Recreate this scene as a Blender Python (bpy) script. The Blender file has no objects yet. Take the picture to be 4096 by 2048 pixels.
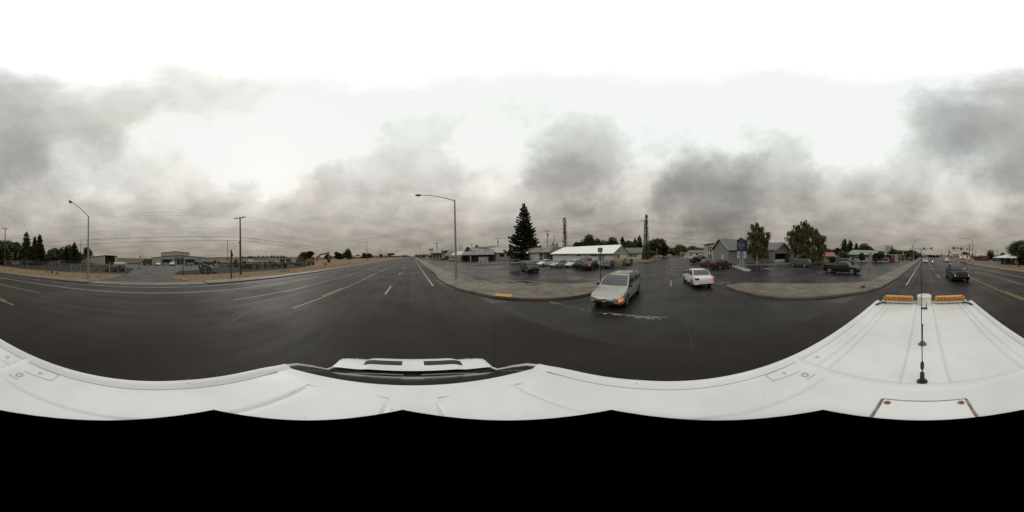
import bpy, bmesh, math, random
from mathutils import Vector, Matrix
sc = bpy.context.scene
C = sc.collection
PI = math.pi; R = math.radians
H = 2.77                      # height of the panoramic camera over the road
ROLL = R(1.15)                # the van stands on the road's cross fall
YAW = R(35.07)
# ---------------------------------------------------------------- camera
cd = bpy.data.cameras.new('camera'); cam = bpy.data.objects.new('camera', cd); C.objects.link(cam)
cd.type = 'PANO'; cd.panorama_type = 'EQUIRECTANGULAR'; cd.clip_start = 0.02; cd.clip_end = 20000
RM = Matrix.Rotation(ROLL, 4, 'Y')
cam.matrix_world = Matrix.Translation((0, 0, H)) @ RM @ Matrix.Rotation(-YAW, 4, 'Z') @ Matrix.Rotation(PI/2, 4, 'X')
sc.camera = cam
sc.render.engine = 'CYCLES'
sc.view_settings.view_transform = 'Standard'; sc.view_settings.look = 'None'
sc.view_settings.exposure = 0.0; sc.view_settings.gamma = 1.0
# bearings measured in the survey picture (4096 wide) to world directions and points
def W(x, y):
    az = R((x-1649)/11.378); el = R((1024-y)/11.378)
    return RM.to_3x3() @ Vector((math.sin(az)*math.cos(el), math.cos(az)*math.cos(el), math.sin(el)))
def G(x, y, z=0.0):
    w = W(x, y); t = (z-H)/w.z; return Vector((w.x*t, w.y*t, z))
def P(x, d, y=1030):
    w = W(x, y); h = math.hypot(w.x, w.y); return Vector((w.x/h*d, w.y/h*d, 0))
def ZT(x, y, d):
    w = W(x, y); return H + w.z/math.hypot(w.x, w.y)*d
# ---------------------------------------------------------------- world: overcast cloud deck
wd = bpy.data.worlds.new('World'); sc.world = wd; wd.use_nodes = True
nt = wd.node_tree; nt.nodes.clear()
def N(t, **kw):
    n = nt.nodes.new(t)
    for k, v in kw.items(): setattr(n, k, v)
    return n
def L(a, b): nt.links.new(a, b)
def MT(op, a, b=None, c=None, clamp=False):
    n = N('ShaderNodeMath', operation=op); n.use_clamp = clamp
    for i, v in enumerate((a, b, c)):
        if v is None: continue
        if isinstance(v, (int, float)): n.inputs[i].default_value = v
        else: L(v, n.inputs[i])
    return n.outputs[0]
def VM(op, a, b=None, s=None):
    n = N('ShaderNodeVectorMath', operation=op)
    for i, v in enumerate((a, b)):
        if v is None: continue
        if isinstance(v, (tuple, Vector)): n.inputs[i].default_value = tuple(v)
        else: L(v, n.inputs[i])
    if s is not None: n.inputs['Scale'].default_value = s
    return n
def NZ(vec, scale, det, rough=.55, dist=0.0):
    n = N('ShaderNodeTexNoise'); L(vec, n.inputs['Vector']); n.inputs['Scale'].default_value = scale
    n.inputs['Detail'].default_value = det; n.inputs['Roughness'].default_value = rough; n.inputs['Distortion'].default_value = dist
    return n
tc = N('ShaderNodeTexCoord').outputs['Generated']
nrm = VM('NORMALIZE', tc).outputs[0]
sep = N('ShaderNodeSeparateXYZ'); L(nrm, sep.inputs[0])
z = MT('MAXIMUM', sep.outputs[2], 0.0)
ramp = N('ShaderNodeValToRGB'); L(z, ramp.inputs[0]); cr = ramp.color_ramp
cr.elements[0].position = 0; cr.elements[0].color = (.295, .268, .230, 1)
cr.elements[1].position = 1; cr.elements[1].color = (1.25, 1.25, 1.25, 1)
for p, c in ((.05, (.318, .285, .242)), (.13, (.395, .356, .306)), (.22, (.50, .468, .42)), (.34, (.685, .655, .60)), (.48, (.84, .845, .81)), (.62, (.94, .965, .93)), (.78, (1.02, 1.04, 1.01))):
    e = cr.elements.new(p); e.color = c + (1,)
# planar coordinates of a cloud layer overhead give the streaks their perspective
den = MT('ADD', z, .20)
pl = N('ShaderNodeCombineXYZ'); L(MT('DIVIDE', sep.outputs[0], den), pl.inputs[0]); L(MT('DIVIDE', sep.outputs[1], den), pl.inputs[1])
n1 = NZ(pl.outputs[0], 1.5, 9, .56, .35).outputs[0]
n2 = NZ(nrm, 3.2, 8, .55, .15)
mr = N('ShaderNodeMapRange'); L(n1, mr.inputs[0]); mr.inputs[1].default_value = .34; mr.inputs[2].default_value = .66; mr.inputs[3].default_value = .82; mr.inputs[4].default_value = 1.20
hi = N('ShaderNodeMapRange'); L(z, hi.inputs[0]); hi.inputs[1].default_value = .30; hi.inputs[2].default_value = .75; hi.inputs[3].default_value = 1.0; hi.inputs[4].default_value = .15
lay = MT('ADD', MT('MULTIPLY', MT('SUBTRACT', mr.outputs[0], 1.0), hi.outputs[0]), 1.0)
n3 = NZ(nrm, 7.5, 8, .58, .2)
soft = MT('ADD', MT('ADD', MT('MULTIPLY', MT('SUBTRACT', n2.outputs[0], .5), .46), MT('MULTIPLY', MT('SUBTRACT', n3.outputs[0], .5), .30)), 1.0)
# big cloud masses: bearing of each, size in degrees, how dark or bright
wn = NZ(nrm, 3.0, 8, .62)
warp = VM('SCALE', VM('SUBTRACT', wn.outputs['Color'], (.5, .5, .5)).outputs[0], s=.55).outputs[0]
wdir = VM('NORMALIZE', VM('ADD', nrm, warp).outputs[0]).outputs[0]
val = MT('MULTIPLY', lay, soft)
BL = [(150, 520, 2, 26, .76), (60, 730, 2, 21, .80), (560, 560, 2, 24, .84), (900, 350, 3, 26, .93), (330, 330, 2, 24, .86), (760, 300, 3, 17, .86), (1000, 360, 2, 12, .90), (420, 480, 2, 14, .90), (4030, 540, 4, 27, .62), (3800, 520, 2, 18, .72), (3560, 740, 2, 18, .70),
      (2300, 640, 4, 19, .64), (2230, 760, 2, 16, .78), (1700, 660, 2, 19, .84), (1900, 480, 2, 15, .92), (1560, 690, 2, 15, .86), (1350, 800, 2, 16, .85), (1250, 720, 2, 10, .92),
      (2850, 800, 3, 24, .48), (3080, 700, 3, 20, .70), (2700, 690, 2, 17, .82), (3280, 830, 2, 18, .78), (2480, 860, 2, 11, .84), (700, 800, 2, 18, .88),
      (1100, 640, 3, 17, 1.32), (700, 600, 3, 19, 1.22), (1960, 640, 2, 14, 1.22), (1320, 500, 3, 22, 1.14), (3400, 640, 2, 15, 1.25), (2600, 700, 2, 11, 1.18), (300, 640, 2, 12, 1.08),
      (3900, 800, 2, 16, 1.10), (3080, 450, 4, 18, 1.10), (1830, 850, 2, 14, 1.05)]
col = VM('SCALE', ramp.outputs[0]); L(val, col.inputs['Scale']); col = col.outputs[0]
for bx, by, r0, r1, f in BL:
    d = VM('DOT_PRODUCT', wdir, W(bx, by)); m = N('ShaderNodeMapRange', interpolation_type='SMOOTHSTEP')
    L(d.outputs['Value'], m.inputs[0]); m.inputs[1].default_value = math.cos(R(r1)); m.inputs[2].default_value = math.cos(R(r0)); m.inputs[3].default_value = 0; m.inputs[4].default_value = 1
    warm = .018 if bx < 2650 else .006; F = Vector((f*(1+warm)-1, f-1, f*(1-warm*.7)-1)) if f > 1 or bx < 2650 else Vector((f-1, f*1.002-1, f*.992-1))
    sv = VM('SCALE', tuple(F)); L(m.outputs[0], sv.inputs['Scale']); col = VM('MULTIPLY', col, VM('ADD', sv.outputs[0], (1, 1, 1)).outputs[0]).outputs[0]
# cloud never gets brighter than the pale veil high up; only the zenith glows white
col = VM('MINIMUM', col, (.965, .957, .935)).outputs[0]
zb = N('ShaderNodeMapRange', interpolation_type='SMOOTHSTEP'); L(MT('ADD', z, MT('MULTIPLY', MT('SUBTRACT', n2.outputs[0], .5), .22)), zb.inputs[0]); zb.inputs[1].default_value = .85; zb.inputs[2].default_value = .985; zb.inputs[3].default_value = 0; zb.inputs[4].default_value = .45
gt_ = N('ShaderNodeMapRange', interpolation_type='SMOOTHSTEP'); L(z, gt_.inputs[0]); gt_.inputs[1].default_value = .42; gt_.inputs[2].default_value = .66; gt_.inputs[3].default_value = 0; gt_.inputs[4].default_value = 1
gv0 = VM('MULTIPLY', VM('MULTIPLY', col, col).outputs[0], (-.022, .010, -.002)); gv = VM('SCALE', gv0.outputs[0]); L(gt_.outputs[0], gv.inputs['Scale']); zv = VM('SCALE', (1, .96, .98)); L(zb.outputs[0], zv.inputs['Scale'])
cc = VM('ADD', VM('ADD', col, gv.outputs[0]).outputs[0], zv.outputs[0])
bg = N('ShaderNodeBackground'); L(cc.outputs[0], bg.inputs[0]); bg.inputs[1].default_value = 1.0
sky = N('ShaderNodeTexSky', sky_type='NISHITA'); sky.sun_disc = False; sky.sun_elevation = R(34); sky.sun_rotation = R(-50)
bs = N('ShaderNodeBackground'); L(sky.outputs[0], bs.inputs[0]); bs.inputs[1].default_value = .06
mx = N('ShaderNodeMixShader'); mx.inputs[0].default_value = .95; L(bs.outputs[0], mx.inputs[1]); L(bg.outputs[0], mx.inputs[2])
wo = N('ShaderNodeOutputWorld'); L(mx.outputs[0], wo.inputs[0])
# ---------------------------------------------------------------- sun behind the cloud
sl = bpy.data.lights.new('sun', 'SUN'); sl.energy = .5; sl.angle = R(35); sl.color = (1, .97, .92)
so = bpy.data.objects.new('sun', sl); C.objects.link(so)
so.rotation_euler = Vector((math.sin(R(-50))*math.cos(R(34)), math.cos(R(-50))*math.cos(R(34)), math.sin(R(34)))).to_track_quat('Z', 'Y').to_euler()
# ---------------------------------------------------------------- materials
_m = {}
def tracks(m, amt=.30, along=1):
    """long faint wheel tracks and tar bands running along the road, a feature of the surface itself"""
    t = m.node_tree; b = t.nodes['Principled BSDF']; src = b.inputs['Base Color'].links[0].from_socket
    o = t.nodes.new('ShaderNodeTexCoord').outputs['Object']; mp = t.nodes.new('ShaderNodeMapping'); mp.inputs['Scale'].default_value = (1.1, .02, 1) if along else (.02, 1.1, 1); t.links.new(o, mp.inputs[0])
    n = t.nodes.new('ShaderNodeTexNoise'); n.inputs['Scale'].default_value = 1.4; n.inputs['Detail'].default_value = 5; t.links.new(mp.outputs[0], n.inputs['Vector'])
    n2 = t.nodes.new('ShaderNodeTexNoise'); n2.inputs['Scale'].default_value = 28; n2.inputs['Detail'].default_value = 6; t.links.new(o, n2.inputs['Vector'])
    a = t.nodes.new('ShaderNodeMapRange'); t.links.new(n.outputs[0], a.inputs[0]); a.inputs[1].default_value = .35; a.inputs[2].default_value = .65; a.inputs[3].default_value = 1-amt; a.inputs[4].default_value = 1+amt
    a2 = t.nodes.new('ShaderNodeMapRange'); t.links.new(n2.outputs[0], a2.inputs[0]); a2.inputs[1].default_value = .3; a2.inputs[2].default_value = .7; a2.inputs[3].default_value = .65; a2.inputs[4].default_value = 1.35
    p = t.nodes.new('ShaderNodeMath'); p.operation = 'MULTIPLY'; t.links.new(a.outputs[0], p.inputs[0]); t.links.new(a2.outputs[0], p.inputs[1])
    v = t.nodes.new('ShaderNodeVectorMath'); v.operation = 'SCALE'; t.links.new(src, v.inputs[0]); t.links.new(p.outputs[0], v.inputs['Scale']); t.links.new(v.outputs[0], b.inputs['Base Color'])
    rr = b.inputs['Roughness'].links[0].from_socket; q = t.nodes.new('ShaderNodeMath'); q.operation = 'MULTIPLY'; t.links.new(rr, q.inputs[0]); t.links.new(a.outputs[0], q.inputs[1]); t.links.new(q.outputs[0], b.inputs['Roughness'])
    return m
def M(name, col, rough=.6, metal=0.0, var=0.0, scale=2.0, bump=0.0, bscale=40.0, coat=0.0, emit=0.0, rvar=0.0, spec=.5, col2=None, stripe=None):
    if name in _m: return _m[name]
    m = bpy.data.materials.new(name); m.use_nodes = True; t = m.node_tree; b = t.nodes['Principled BSDF']; _m[name] = m
    b.inputs['Base Color'].default_value = tuple(col) + (1,); b.inputs['Roughness'].default_value = rough; b.inputs['Metallic'].default_value = metal
    b.inputs['Specular IOR Level'].default_value = spec
    if coat: b.inputs['Coat Weight'].default_value = coat; b.inputs['Coat Roughness'].default_value = .08
    if emit: b.inputs['Emission Color'].default_value = tuple(col) + (1,); b.inputs['Emission Strength'].default_value = emit
    o = t.nodes.new('ShaderNodeTexCoord').outputs['Object']
    def nz(s, d=5, r=.6):
        n = t.nodes.new('ShaderNodeTexNoise'); n.inputs['Scale'].default_value = s; n.inputs['Detail'].default_value = d; n.inputs['Roughness'].default_value = r
        t.links.new(o, n.inputs['Vector']); return n.outputs[0]
    out = None
    if var or col2:
        r_ = t.nodes.new('ShaderNodeValToRGB'); t.links.new(nz(scale), r_.inputs[0])
        c1 = col if col2 else [c*(1-var) for c in col]; c2 = col2 or [min(1, c*(1+var)) for c in col]
        r_.color_ramp.elements[0].position = .36; r_.color_ramp.elements[1].position = .64
        r_.color_ramp.elements[0].color = tuple(c1) + (1,); r_.color_ramp.elements[1].color = tuple(c2) + (1,); out = r_.outputs[0]
    if stripe:      # grooves of siding or standing seams: (axis, pitch, width fraction, darkening)
        ax, pitch, wf, dk = stripe
        s = t.nodes.new('ShaderNodeSeparateXYZ'); t.links.new(o, s.inputs[0])
        a = t.nodes.new('ShaderNodeMath'); a.operation = 'MULTIPLY'; t.links.new(s.outputs[ax], a.inputs[0]); a.inputs[1].default_value = 1/pitch
        f = t.nodes.new('ShaderNodeMath'); f.operation = 'FRACT'; t.links.new(a.outputs[0], f.inputs[0])
        g = t.nodes.new('ShaderNodeMath'); g.operation = 'LESS_THAN'; t.links.new(f.outputs[0], g.inputs[0]); g.inputs[1].default_value = wf
        x = t.nodes.new('ShaderNodeMix'); x.data_type = 'RGBA'; t.links.new(g.outputs[0], x.inputs[0])
        if out: t.links.new(out, x.inputs[6])
        else: x.inputs[6].default_value = tuple(col) + (1,)
        x.inputs[7].default_value = tuple(c*dk for c in col) + (1,); out = x.outputs[2]
    if out: t.links.new(out, b.inputs['Base Color'])
    if rvar:
        q = t.nodes.new('ShaderNodeMapRange'); t.links.new(nz(scale*.6, 6), q.inputs[0]); q.inputs[1].default_value = .35; q.inputs[2].default_value = .65
        q.inputs[3].default_value = max(.02, rough-rvar); q.inputs[4].default_value = min(1, rough+rvar); t.links.new(q.outputs[0], b.inputs['Roughness'])
    if bump:
        u = t.nodes.new('ShaderNodeBump'); u.inputs['Strength'].default_value = bump; u.inputs['Distance'].default_value = .02
        t.links.new(nz(bscale, 3), u.inputs['Height']); t.links.new(u.outputs[0], b.inputs['Normal'])
    return m
# ---------------------------------------------------------------- mesh building
class MB:
    def __init__(s): s.v = []; s.f = []; s.m = Matrix.Identity(4)
    def add(s, vs, fs):
        n = len(s.v); s.v += [tuple(s.m @ Vector(p)) for p in vs]; s.f += [tuple(i+n for i in f) for f in fs]; return s
    def box(s, x0, x1, y0, y1, z0, z1):
        return s.add([(x, y, z) for z in (z0, z1) for y in (y0, y1) for x in (x0, x1)], [(0, 2, 3, 1), (4, 5, 7, 6), (0, 1, 5, 4), (1, 3, 7, 5), (3, 2, 6, 7), (2, 0, 4, 6)])
    def cbox(s, c, d): return s.box(c[0]-d[0]/2, c[0]+d[0]/2, c[1]-d[1]/2, c[1]+d[1]/2, c[2]-d[2]/2, c[2]+d[2]/2)
    def tube(s, pts, r, n=8, cap=True):
        pts = [Vector(p) for p in pts]; rs = r if isinstance(r, (list, tuple)) else [r]*len(pts); vs = []; fs = []
        for i, p in enumerate(pts):
            t = (pts[min(i+1, len(pts)-1)]-pts[max(i-1, 0)]).normalized()
            a = t.orthogonal().normalized() if abs(t.z) < .9 else t.cross(Vector((0, 1, 0))).normalized()
            if abs(t.z) < .9: a = t.cross(Vector((0, 0, 1))).normalized()
            b = t.cross(a)
            for k in range(n):
                an = 2*PI*k/n; vs.append(p + (a*math.cos(an)+b*math.sin(an))*rs[i])
        for i in range(len(pts)-1):
            for k in range(n):
                fs.append((i*n+k, i*n+(k+1) % n, (i+1)*n+(k+1) % n, (i+1)*n+k))
        if cap: fs.append(tuple(range(n))[::-1]); fs.append(tuple((len(pts)-1)*n+k for k in range(n)))
        return s.add(vs, fs)
    def cyl(s, c, r, h, n=16, r2=None):
        c = Vector(c); return s.tube([c, c+Vector((0, 0, h))], [r, r if r2 is None else r2], n)
    def disc(s, c, ax, r, w, n=18):      # wheel-like cylinder along the axis ax
        c = Vector(c); ax = Vector(ax); return s.tube([c-ax*w/2, c+ax*w/2], r, n)
    def prism(s, poly, z0, z1):
        n = len(poly); vs = [(p[0], p[1], z0) for p in poly]+[(p[0], p[1], z1) for p in poly]
        return s.add(vs, [tuple(range(n))[::-1], tuple(range(n, 2*n))]+[(i, (i+1) % n, (i+1) % n+n, i+n) for i in range(n)])
    def sheet(s, poly, z): return s.add([(p[0], p[1], z) for p in poly], [tuple(range(len(poly)))])
    def xz(s, poly, y0, y1):             # polygon in the xz plane pushed through y
        n = len(poly); vs = [(p[0], y0, p[1]) for p in poly]+[(p[0], y1, p[1]) for p in poly]
        return s.add(vs, [tuple(range(n)), tuple(range(n, 2*n))[::-1]]+[(i, i+n, (i+1) % n+n, (i+1) % n) for i in range(n)])
    def quad(s, a, b, c, d): return s.add([a, b, c, d], [(0, 1, 2, 3)])
    def build(s, name, mat, parent=None, smooth=None, label=None):
        me = bpy.data.meshes.new(name); me.from_pydata(s.v, [], s.f); me.materials.append(mat)
        if smooth is not None:
            bm = bmesh.new(); bm.from_mesh(me); bmesh.ops.recalc_face_normals(bm, faces=bm.faces); bm.to_mesh(me); bm.free()
            me.polygons.foreach_set('use_smooth', [True]*len(me.polygons)); me.set_sharp_from_angle(angle=R(smooth))
        me.update(); o = bpy.data.objects.new(name, me); C.objects.link(o)
        if parent: o.parent = parent
        if label: o['label'] = label
        return o
def tag(o, label, cat, group=None, kind=None):
    if label: o['label'] = label
    if cat: o['category'] = cat
    if group: o['group'] = group
    if kind: o['kind'] = kind
    return o
def thing(name, label, cat, loc=(0, 0, 0), rz=0.0, group=None):
    o = bpy.data.objects.new(name, None); C.objects.link(o); o.empty_display_size = .1
    loc = tuple(loc); o.location = loc if len(loc) == 3 else loc+(0,); o.rotation_euler = (0, 0, rz); return tag(o, label, cat, group)
def structure(name, mb, mat, label=None, **k):
    o = mb.build(name, mat, **k); return tag(o, label or name.replace('_', ' '), name.replace('_', ' '), kind='structure')
def dup(o, loc, rz, label, group=None):
    r = o.copy(); C.objects.link(r); r.location = tuple(loc) if len(tuple(loc)) == 3 else tuple(loc)+(0,); r.rotation_euler = (0, 0, rz); r['label'] = label
    if group: r['group'] = group
    for ch in list(o.children):
        c = ch.copy(); C.objects.link(c); c.parent = r
        for g in list(ch.children):
            d = g.copy(); C.objects.link(d); d.parent = c
    return r
# ================================================================ the ground and the roads
rnd = random.Random(7)
asph = M('wet_asphalt', (.0190, .0152, .0118), .47, var=.26, scale=.35, bump=.15, bscale=60, rvar=.08, spec=.13); tracks(asph, .15)
asph2 = M('side_asphalt', (.0190, .0160, .0128), .38, var=.28, scale=.5, bump=.15, bscale=50, rvar=.12, spec=.18); tracks(asph2, .14, 0)
lotm = M('lot_asphalt', (.0182, .0152, .0122), .36, var=.38, scale=.30, bump=.15, bscale=30, rvar=.18, spec=.20); tracks(lotm, .18)
drym = M('dry_grass', (.185, .125, .070), .9, var=.38, scale=1.6, bump=.8, bscale=9, spec=.1)
fieldm = M('field', (.115, .080, .050), .9, var=.45, scale=.02, bump=.4, bscale=3, spec=.1)
gravm = M('gravel', (.030, .026, .023), .85, var=.30, scale=1.3, bump=.9, bscale=22, spec=.08)
concm = M('wet_concrete', (.125, .100, .073), .5, var=.30, scale=.8, bump=.2, bscale=30, rvar=.15, spec=.35)
walkm = M('jointed_concrete', (.135, .106, .077), .5, var=.38, scale=.55, bump=.2, bscale=30, rvar=.12, spec=.35, stripe=(1, 1.3, .30, .62))
drivem = M('worn_paving', (.036, .031, .026), .6, var=.3, scale=.6, bump=.3, bscale=25, rvar=.1, spec=.35)
whitep = M('white_road_paint', (.42, .405, .365), .5, col2=(.20, .19, .17), scale=7)
wornp = M('worn_white_paint', (.13, .125, .118), .5, var=.6, scale=3)
yelp = M('yellow_road_paint', (.36, .205, .075), .5, col2=(.20, .12, .055), scale=7)
lawnm = M('lawn', (.05, .07, .022), .9, var=.4, scale=1.5, bump=.6, bscale=12, spec=.1)
dark = M('dark_gap', (.012, .011, .01), .7)

gb = MB(); n = 96; gb.add([(0, 0, -.06)]+[(r*math.cos(2*PI*k/n), r*math.sin(2*PI*k/n), -.06) for r in (60, 300, 1200, 5000) for k in range(n)], [])
fs = [(0, 1+k, 1+(k+1) % n) for k in range(n)]
for i in range(3): fs += [(1+i*n+k, 1+(i+1)*n+k, 1+(i+1)*n+(k+1) % n, 1+i*n+(k+1) % n) for k in range(n)]
gb.f = fs; structure('ground', gb, fieldm)
structure('road', MB().sheet([(-17.05, -900), (4.2, -900), (4.2, 1200), (-17.05, 1200)], -.004), asph)
structure('parking_lot', MB().sheet([(4.2, -125), (64, -125), (64, 5), (64, 110), (4.2, 110)], -.012), lotm)
structure('side_street', MB().sheet([(4.2, 8), (4.2, -8), (13, -5.4), (400, -12.5), (400, -2.2), (62, 3.6), (15, 4.6)], -.006), asph2)
structure('yard', MB().sheet([(-29.3, -60), (-29.3, 34), (-36, 52), (-60, 75), (-110, 90), (-140, -30), (-90, -70)], -.03), gravm)
structure('driveway', MB().sheet([(-17.0, -7.2), (-17.0, 4.6), (-20.5, 3.6), (-24, 2.6), (-28.4, 2.9), (-38, 5.5), (-43, 14), (-74, 36), (-88, -2), (-84, -22), (-62, -17), (-48, -6.5), (-30.0, -5.4), (-23, -6.6)], -.008), drivem)
structure('verge', MB().sheet([(-19.2, -200), (-19.2, -7.5), (-23, -6.4), (-30.2, -5.6), (-29.3, -30), (-36, -60), (-60, -200)], -.022), drym)
structure('verge', MB().sheet([(-19.2, 4.4), (-24, 2.6), (-28.4, 2.9), (-29.3, 34), (-36, 52), (-60, 75), (-110, 90), (-110, 500), (-19.2, 500)], -.022), drym)
structure('verge', MB().sheet([(49, 6.2), (64, 5.6), (190, 3.2), (190, 60), (75, 34), (53, 17)], .0), drym, label='dry grass corner beside the side street')
structure('lawn', MB().sheet([(30, -38.5), (24.8, -43.0), (22.5, -50), (40, -75), (60, -52), (45, -42)], .02), lawnm)
structure('verge', MB().sheet([(-19.2, -200), (-25, -50), (-19.2, -50)], -.018), drym)
structure('yard', MB().sheet([(-19.3, -54), (-19.3, -110), (-70, -130), (-90, -66), (-46, -52)], -.010), lotm, label='asphalt lot in front of the white-roofed diner')

# raised pavements with kerbs
def raised(name, poly, z, mat, label=None): return structure(name, MB().prism(poly, -.03, z), mat, label=label)
fr = [G(x, y, .12) for x, y in ((1753.6, 1114.5), (1786, 1134), (1844, 1156), (1891, 1166), (1975, 1183), (2049, 1190), (2152, 1192.5), (2236, 1190), (2296, 1184), (2347, 1175), (2379, 1166))]
bk = [G(x, y, .12) for x, y in ((2363, 1128.5), (2296, 1133), (2212, 1133), (2105, 1133), (2033, 1134), (1956, 1130), (1872, 1125))]
raised('corner_pavement', [(v.x, v.y) for v in fr]+[(13.0, 4.35), (16.5, 4.45), (16.5, 6.3)]+[(v.x, v.y) for v in bk], .12, concm, 'concrete corner pavement with a yellow ramp pad')
v0, v1 = fr[0], bk[-1]
raised('pavement', [(3.35, 300), (3.3, 36), (3.32, 24), (v0.x-.02, v0.y+.01), (v1.x, v1.y+.01), (5.85, 24), (5.85, 300)], .125, walkm, 'jointed pavement along the road ahead on the right')
rf = [G(x, y, .12) for x, y in ((2900, 1142), (2954, 1159.5), (3022, 1177), (3117, 1188), (3220, 1188), (3321, 1182.6), (3465, 1162), (3525, 1147))]
rb = [G(x, y, .12) for x, y in ((3481, 1124), (3272, 1133.7), (3090, 1132), (2979, 1129.7))]
raised('corner_pavement', [(v.x, v.y) for v in rf]+[(v.x, v.y) for v in rb], .12, concm, 'concrete corner pavement by the crossover parking')
v0, v1 = rf[-1], rb[0]
raised('pavement', [(v0.x, v0.y-.02), (3.12, -19), (3.05, -300), (5.4, -300), (5.45, -19), (v1.x, v1.y-.02)], .125, walkm, 'jointed pavement along the road behind on the right')
raised('pavement', [(-19.3, -300), (-17.05, -300), (-17.05, -7.6), (-19.3, -7.6)], .12, concm, 'far pavement left of the driveway')
raised('pavement', [(-19.3, 5.6), (-17.05, 5.6), (-17.05, 500), (-19.3, 500)], .12, concm, 'far pavement right of the driveway')
raised('pavement', [(-19.3, -7.6), (-17.05, -7.6), (-17.05, 5.6), (-19.3, 5.6)], .035, concm, 'lowered pavement crossing at the driveway')
raised('sign_island', [tuple(G(x, y, .1)[:2]) for x, y in ((2922, 1062), (2940, 1059.5), (3006, 1079), (2998, 1083.6), (2977, 1082.6))], .10, M('pale_concrete', (.26, .25, .21), .6, var=.15), 'pale concrete island under the pylon sign')
raised('building_walk', [(31.5, -13.3), (35.2, -12.2), (35.2, -30), (31.5, -38.3), (29.0, -37.0), (30.4, -29)], .10, concm, 'pavement in front of the grey gabled building')
raised('berm', [tuple(G(x, y)[:2]) for x, y in ((1903, 1062), (1912, 1056), (2000, 1051), (2092, 1047), (2092, 1052), (2000, 1057))], .12, M('berm_soil', (.10, .075, .052), .9, var=.4, scale=2), 'low soil strip edging the motel lot')
jm = MB()
def strip(mb, a, b, w, z):
    a = Vector((a[0], a[1], 0)); b = Vector((b[0], b[1], 0)); t = (b-a).normalized(); s = Vector((-t.y, t.x, 0))*w/2
    mb.add([(p.x, p.y, z) for p in (a-s, b-s, b+s, a+s)], [(0, 1, 2, 3)])
for p in (((1891, 1165), (1946, 1131)), ((1891, 1162), (2075, 1160)), ((2075, 1160), (2105, 1142)), ((2142, 1142), (2151, 1191)), ((2035, 1156), (2084, 1183)), ((2152, 1188), (2214, 1157)), ((2214, 1157), (2380, 1150)), ((2250, 1160), (2300, 1182)), ((2214, 1157), (2190, 1137)),
          ((3083, 1158), (3272, 1150)), ((3272, 1150), (3470, 1140)), ((3270, 1134), (3318, 1180)), ((3146, 1134), (3132, 1156)), ((3132, 1156), (3185, 1184)), ((3390, 1146), (3462, 1162)), ((2975, 1156), (3075, 1152)), ((3400, 1130), (3420, 1136))):
    strip(jm, G(*p[0], .124), G(*p[1], .124), .035, .1235)
structure('pavement_joints', jm, M('joint', (.04, .033, .026), .7), 'dark joints scored in the corner pavements')
pp = [G(x, y, .124) for x, y in ((1973, 1182), (1988, 1174), (2052, 1178), (2042, 1188))]
tag(MB().add([tuple(p) for p in pp]+[(p.x, p.y, .132) for p in pp], [(4, 5, 6, 7), (0, 1, 5, 4), (1, 2, 6, 5), (2, 3, 7, 6), (3, 0, 4, 7)]).build('tactile_pad', M('tactile_orange', (.46, .23, .065), .6, var=.12, scale=6)), 'orange tactile ramp pad set in the corner pavement', 'tactile pad')
gr = MB(); gp = [G(x, y, .13) for x, y in ((2105, 1134), (2124, 1143), (2158, 1138), (2172, 1135), (2150, 1132), (2125, 1132))]
tag(MB().prism([(p.x, p.y) for p in gp], .12, .135).build('drain_cover', M('rust_plate', (.085, .055, .045), .6, .3, var=.3, scale=3)), 'rusty flat drain cover at the back of the corner pavement', 'drain cover')

km = MB(); gm_ = MB()
def inset(pts, d):
    out = []
    for i, p in enumerate(pts):
        t_ = (pts[min(i+1, len(pts)-1)]-pts[max(i-1, 0)]); t_.z = 0; t_.normalize(); out.append(p+Vector((-t_.y, t_.x, 0))*d)
    return out
for pts, sgn in ((fr, 1), (rf, 1)):
    a_ = inset(pts, .17*sgn)
    for u, v in zip(a_, a_[1:]): strip(km, u, v, .022, .1236)
    a_ = inset(pts, -.16*sgn)
    for u, v in zip(a_, a_[1:]): strip(gm_, u, v, .30, -.0012)
structure('kerb_joint', km, M('joint', (.04, .033, .026)), 'joint line behind the corner kerbs')
structure('gutter', gm_, M('gutter_wet', (.016, .012, .009), .22, var=.5, scale=3, spec=.4), 'dark wet gutter along the corner kerbs')
# painted markings
wm = MB(); ym = MB(); wz = 0.0
def yl(mb, x, y0, y1, w=.11): mb.sheet([(x-w/2, y0), (x+w/2, y0), (x+w/2, y1), (x-w/2, y1)], wz)
yl(wm, 1.82, 14.6, 600, .13); yl(wm, 1.62, -600, -15.1, .14)
for k in range(30): yl(wm, -2.0, 11.6+12.3*k, 15.0+12.3*k, .12); yl(wm, -2.0, -24.2-12.3*k, -20.8-12.3*k, .12)
yl(wm, -13.2, -60, 20.5, .14)
for k in range(20): yl(wm, -13.2, 31+12.3*k, 34+12.3*k, .10); yl(wm, -13.2, -75-12.3*k, -72-12.3*k, .10)
yl(wm, -16.0, -7.3, 500, .14)
for k in range(14): yl(wm, -15.75, -11.8-2.95*k, -10.7-2.95*k, .10)
yl(wm, -16.0, -300, -54, .10)
yl(ym, -5.9, 6.5, 600); yl(ym, -9.62, 4.9, 600); yl(ym, -6.05, -600, -7.2); yl(ym, -9.8, -600, -8.5)
for k in range(25):
    yl(ym, -6.14, 9.8+12.3*k, 13.2+12.3*k); yl(ym, -9.38, 9.2+12.3*k, 12.5+12.3*k); yl(ym, -6.3, -11.5-12.3*k, -8.2-12.3*k); yl(ym, -9.55, -17-12.3*k, -13.6-12.3*k)
for k in range(8): ym.sheet([(x, -.2-.022*(x-13)+s) for x, s in ((13.2+12.3*k, -.06), (16.2+12.3*k, -.06), (16.2+12.3*k, .06), (13.2+12.3*k, .06))], wz)
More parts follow.
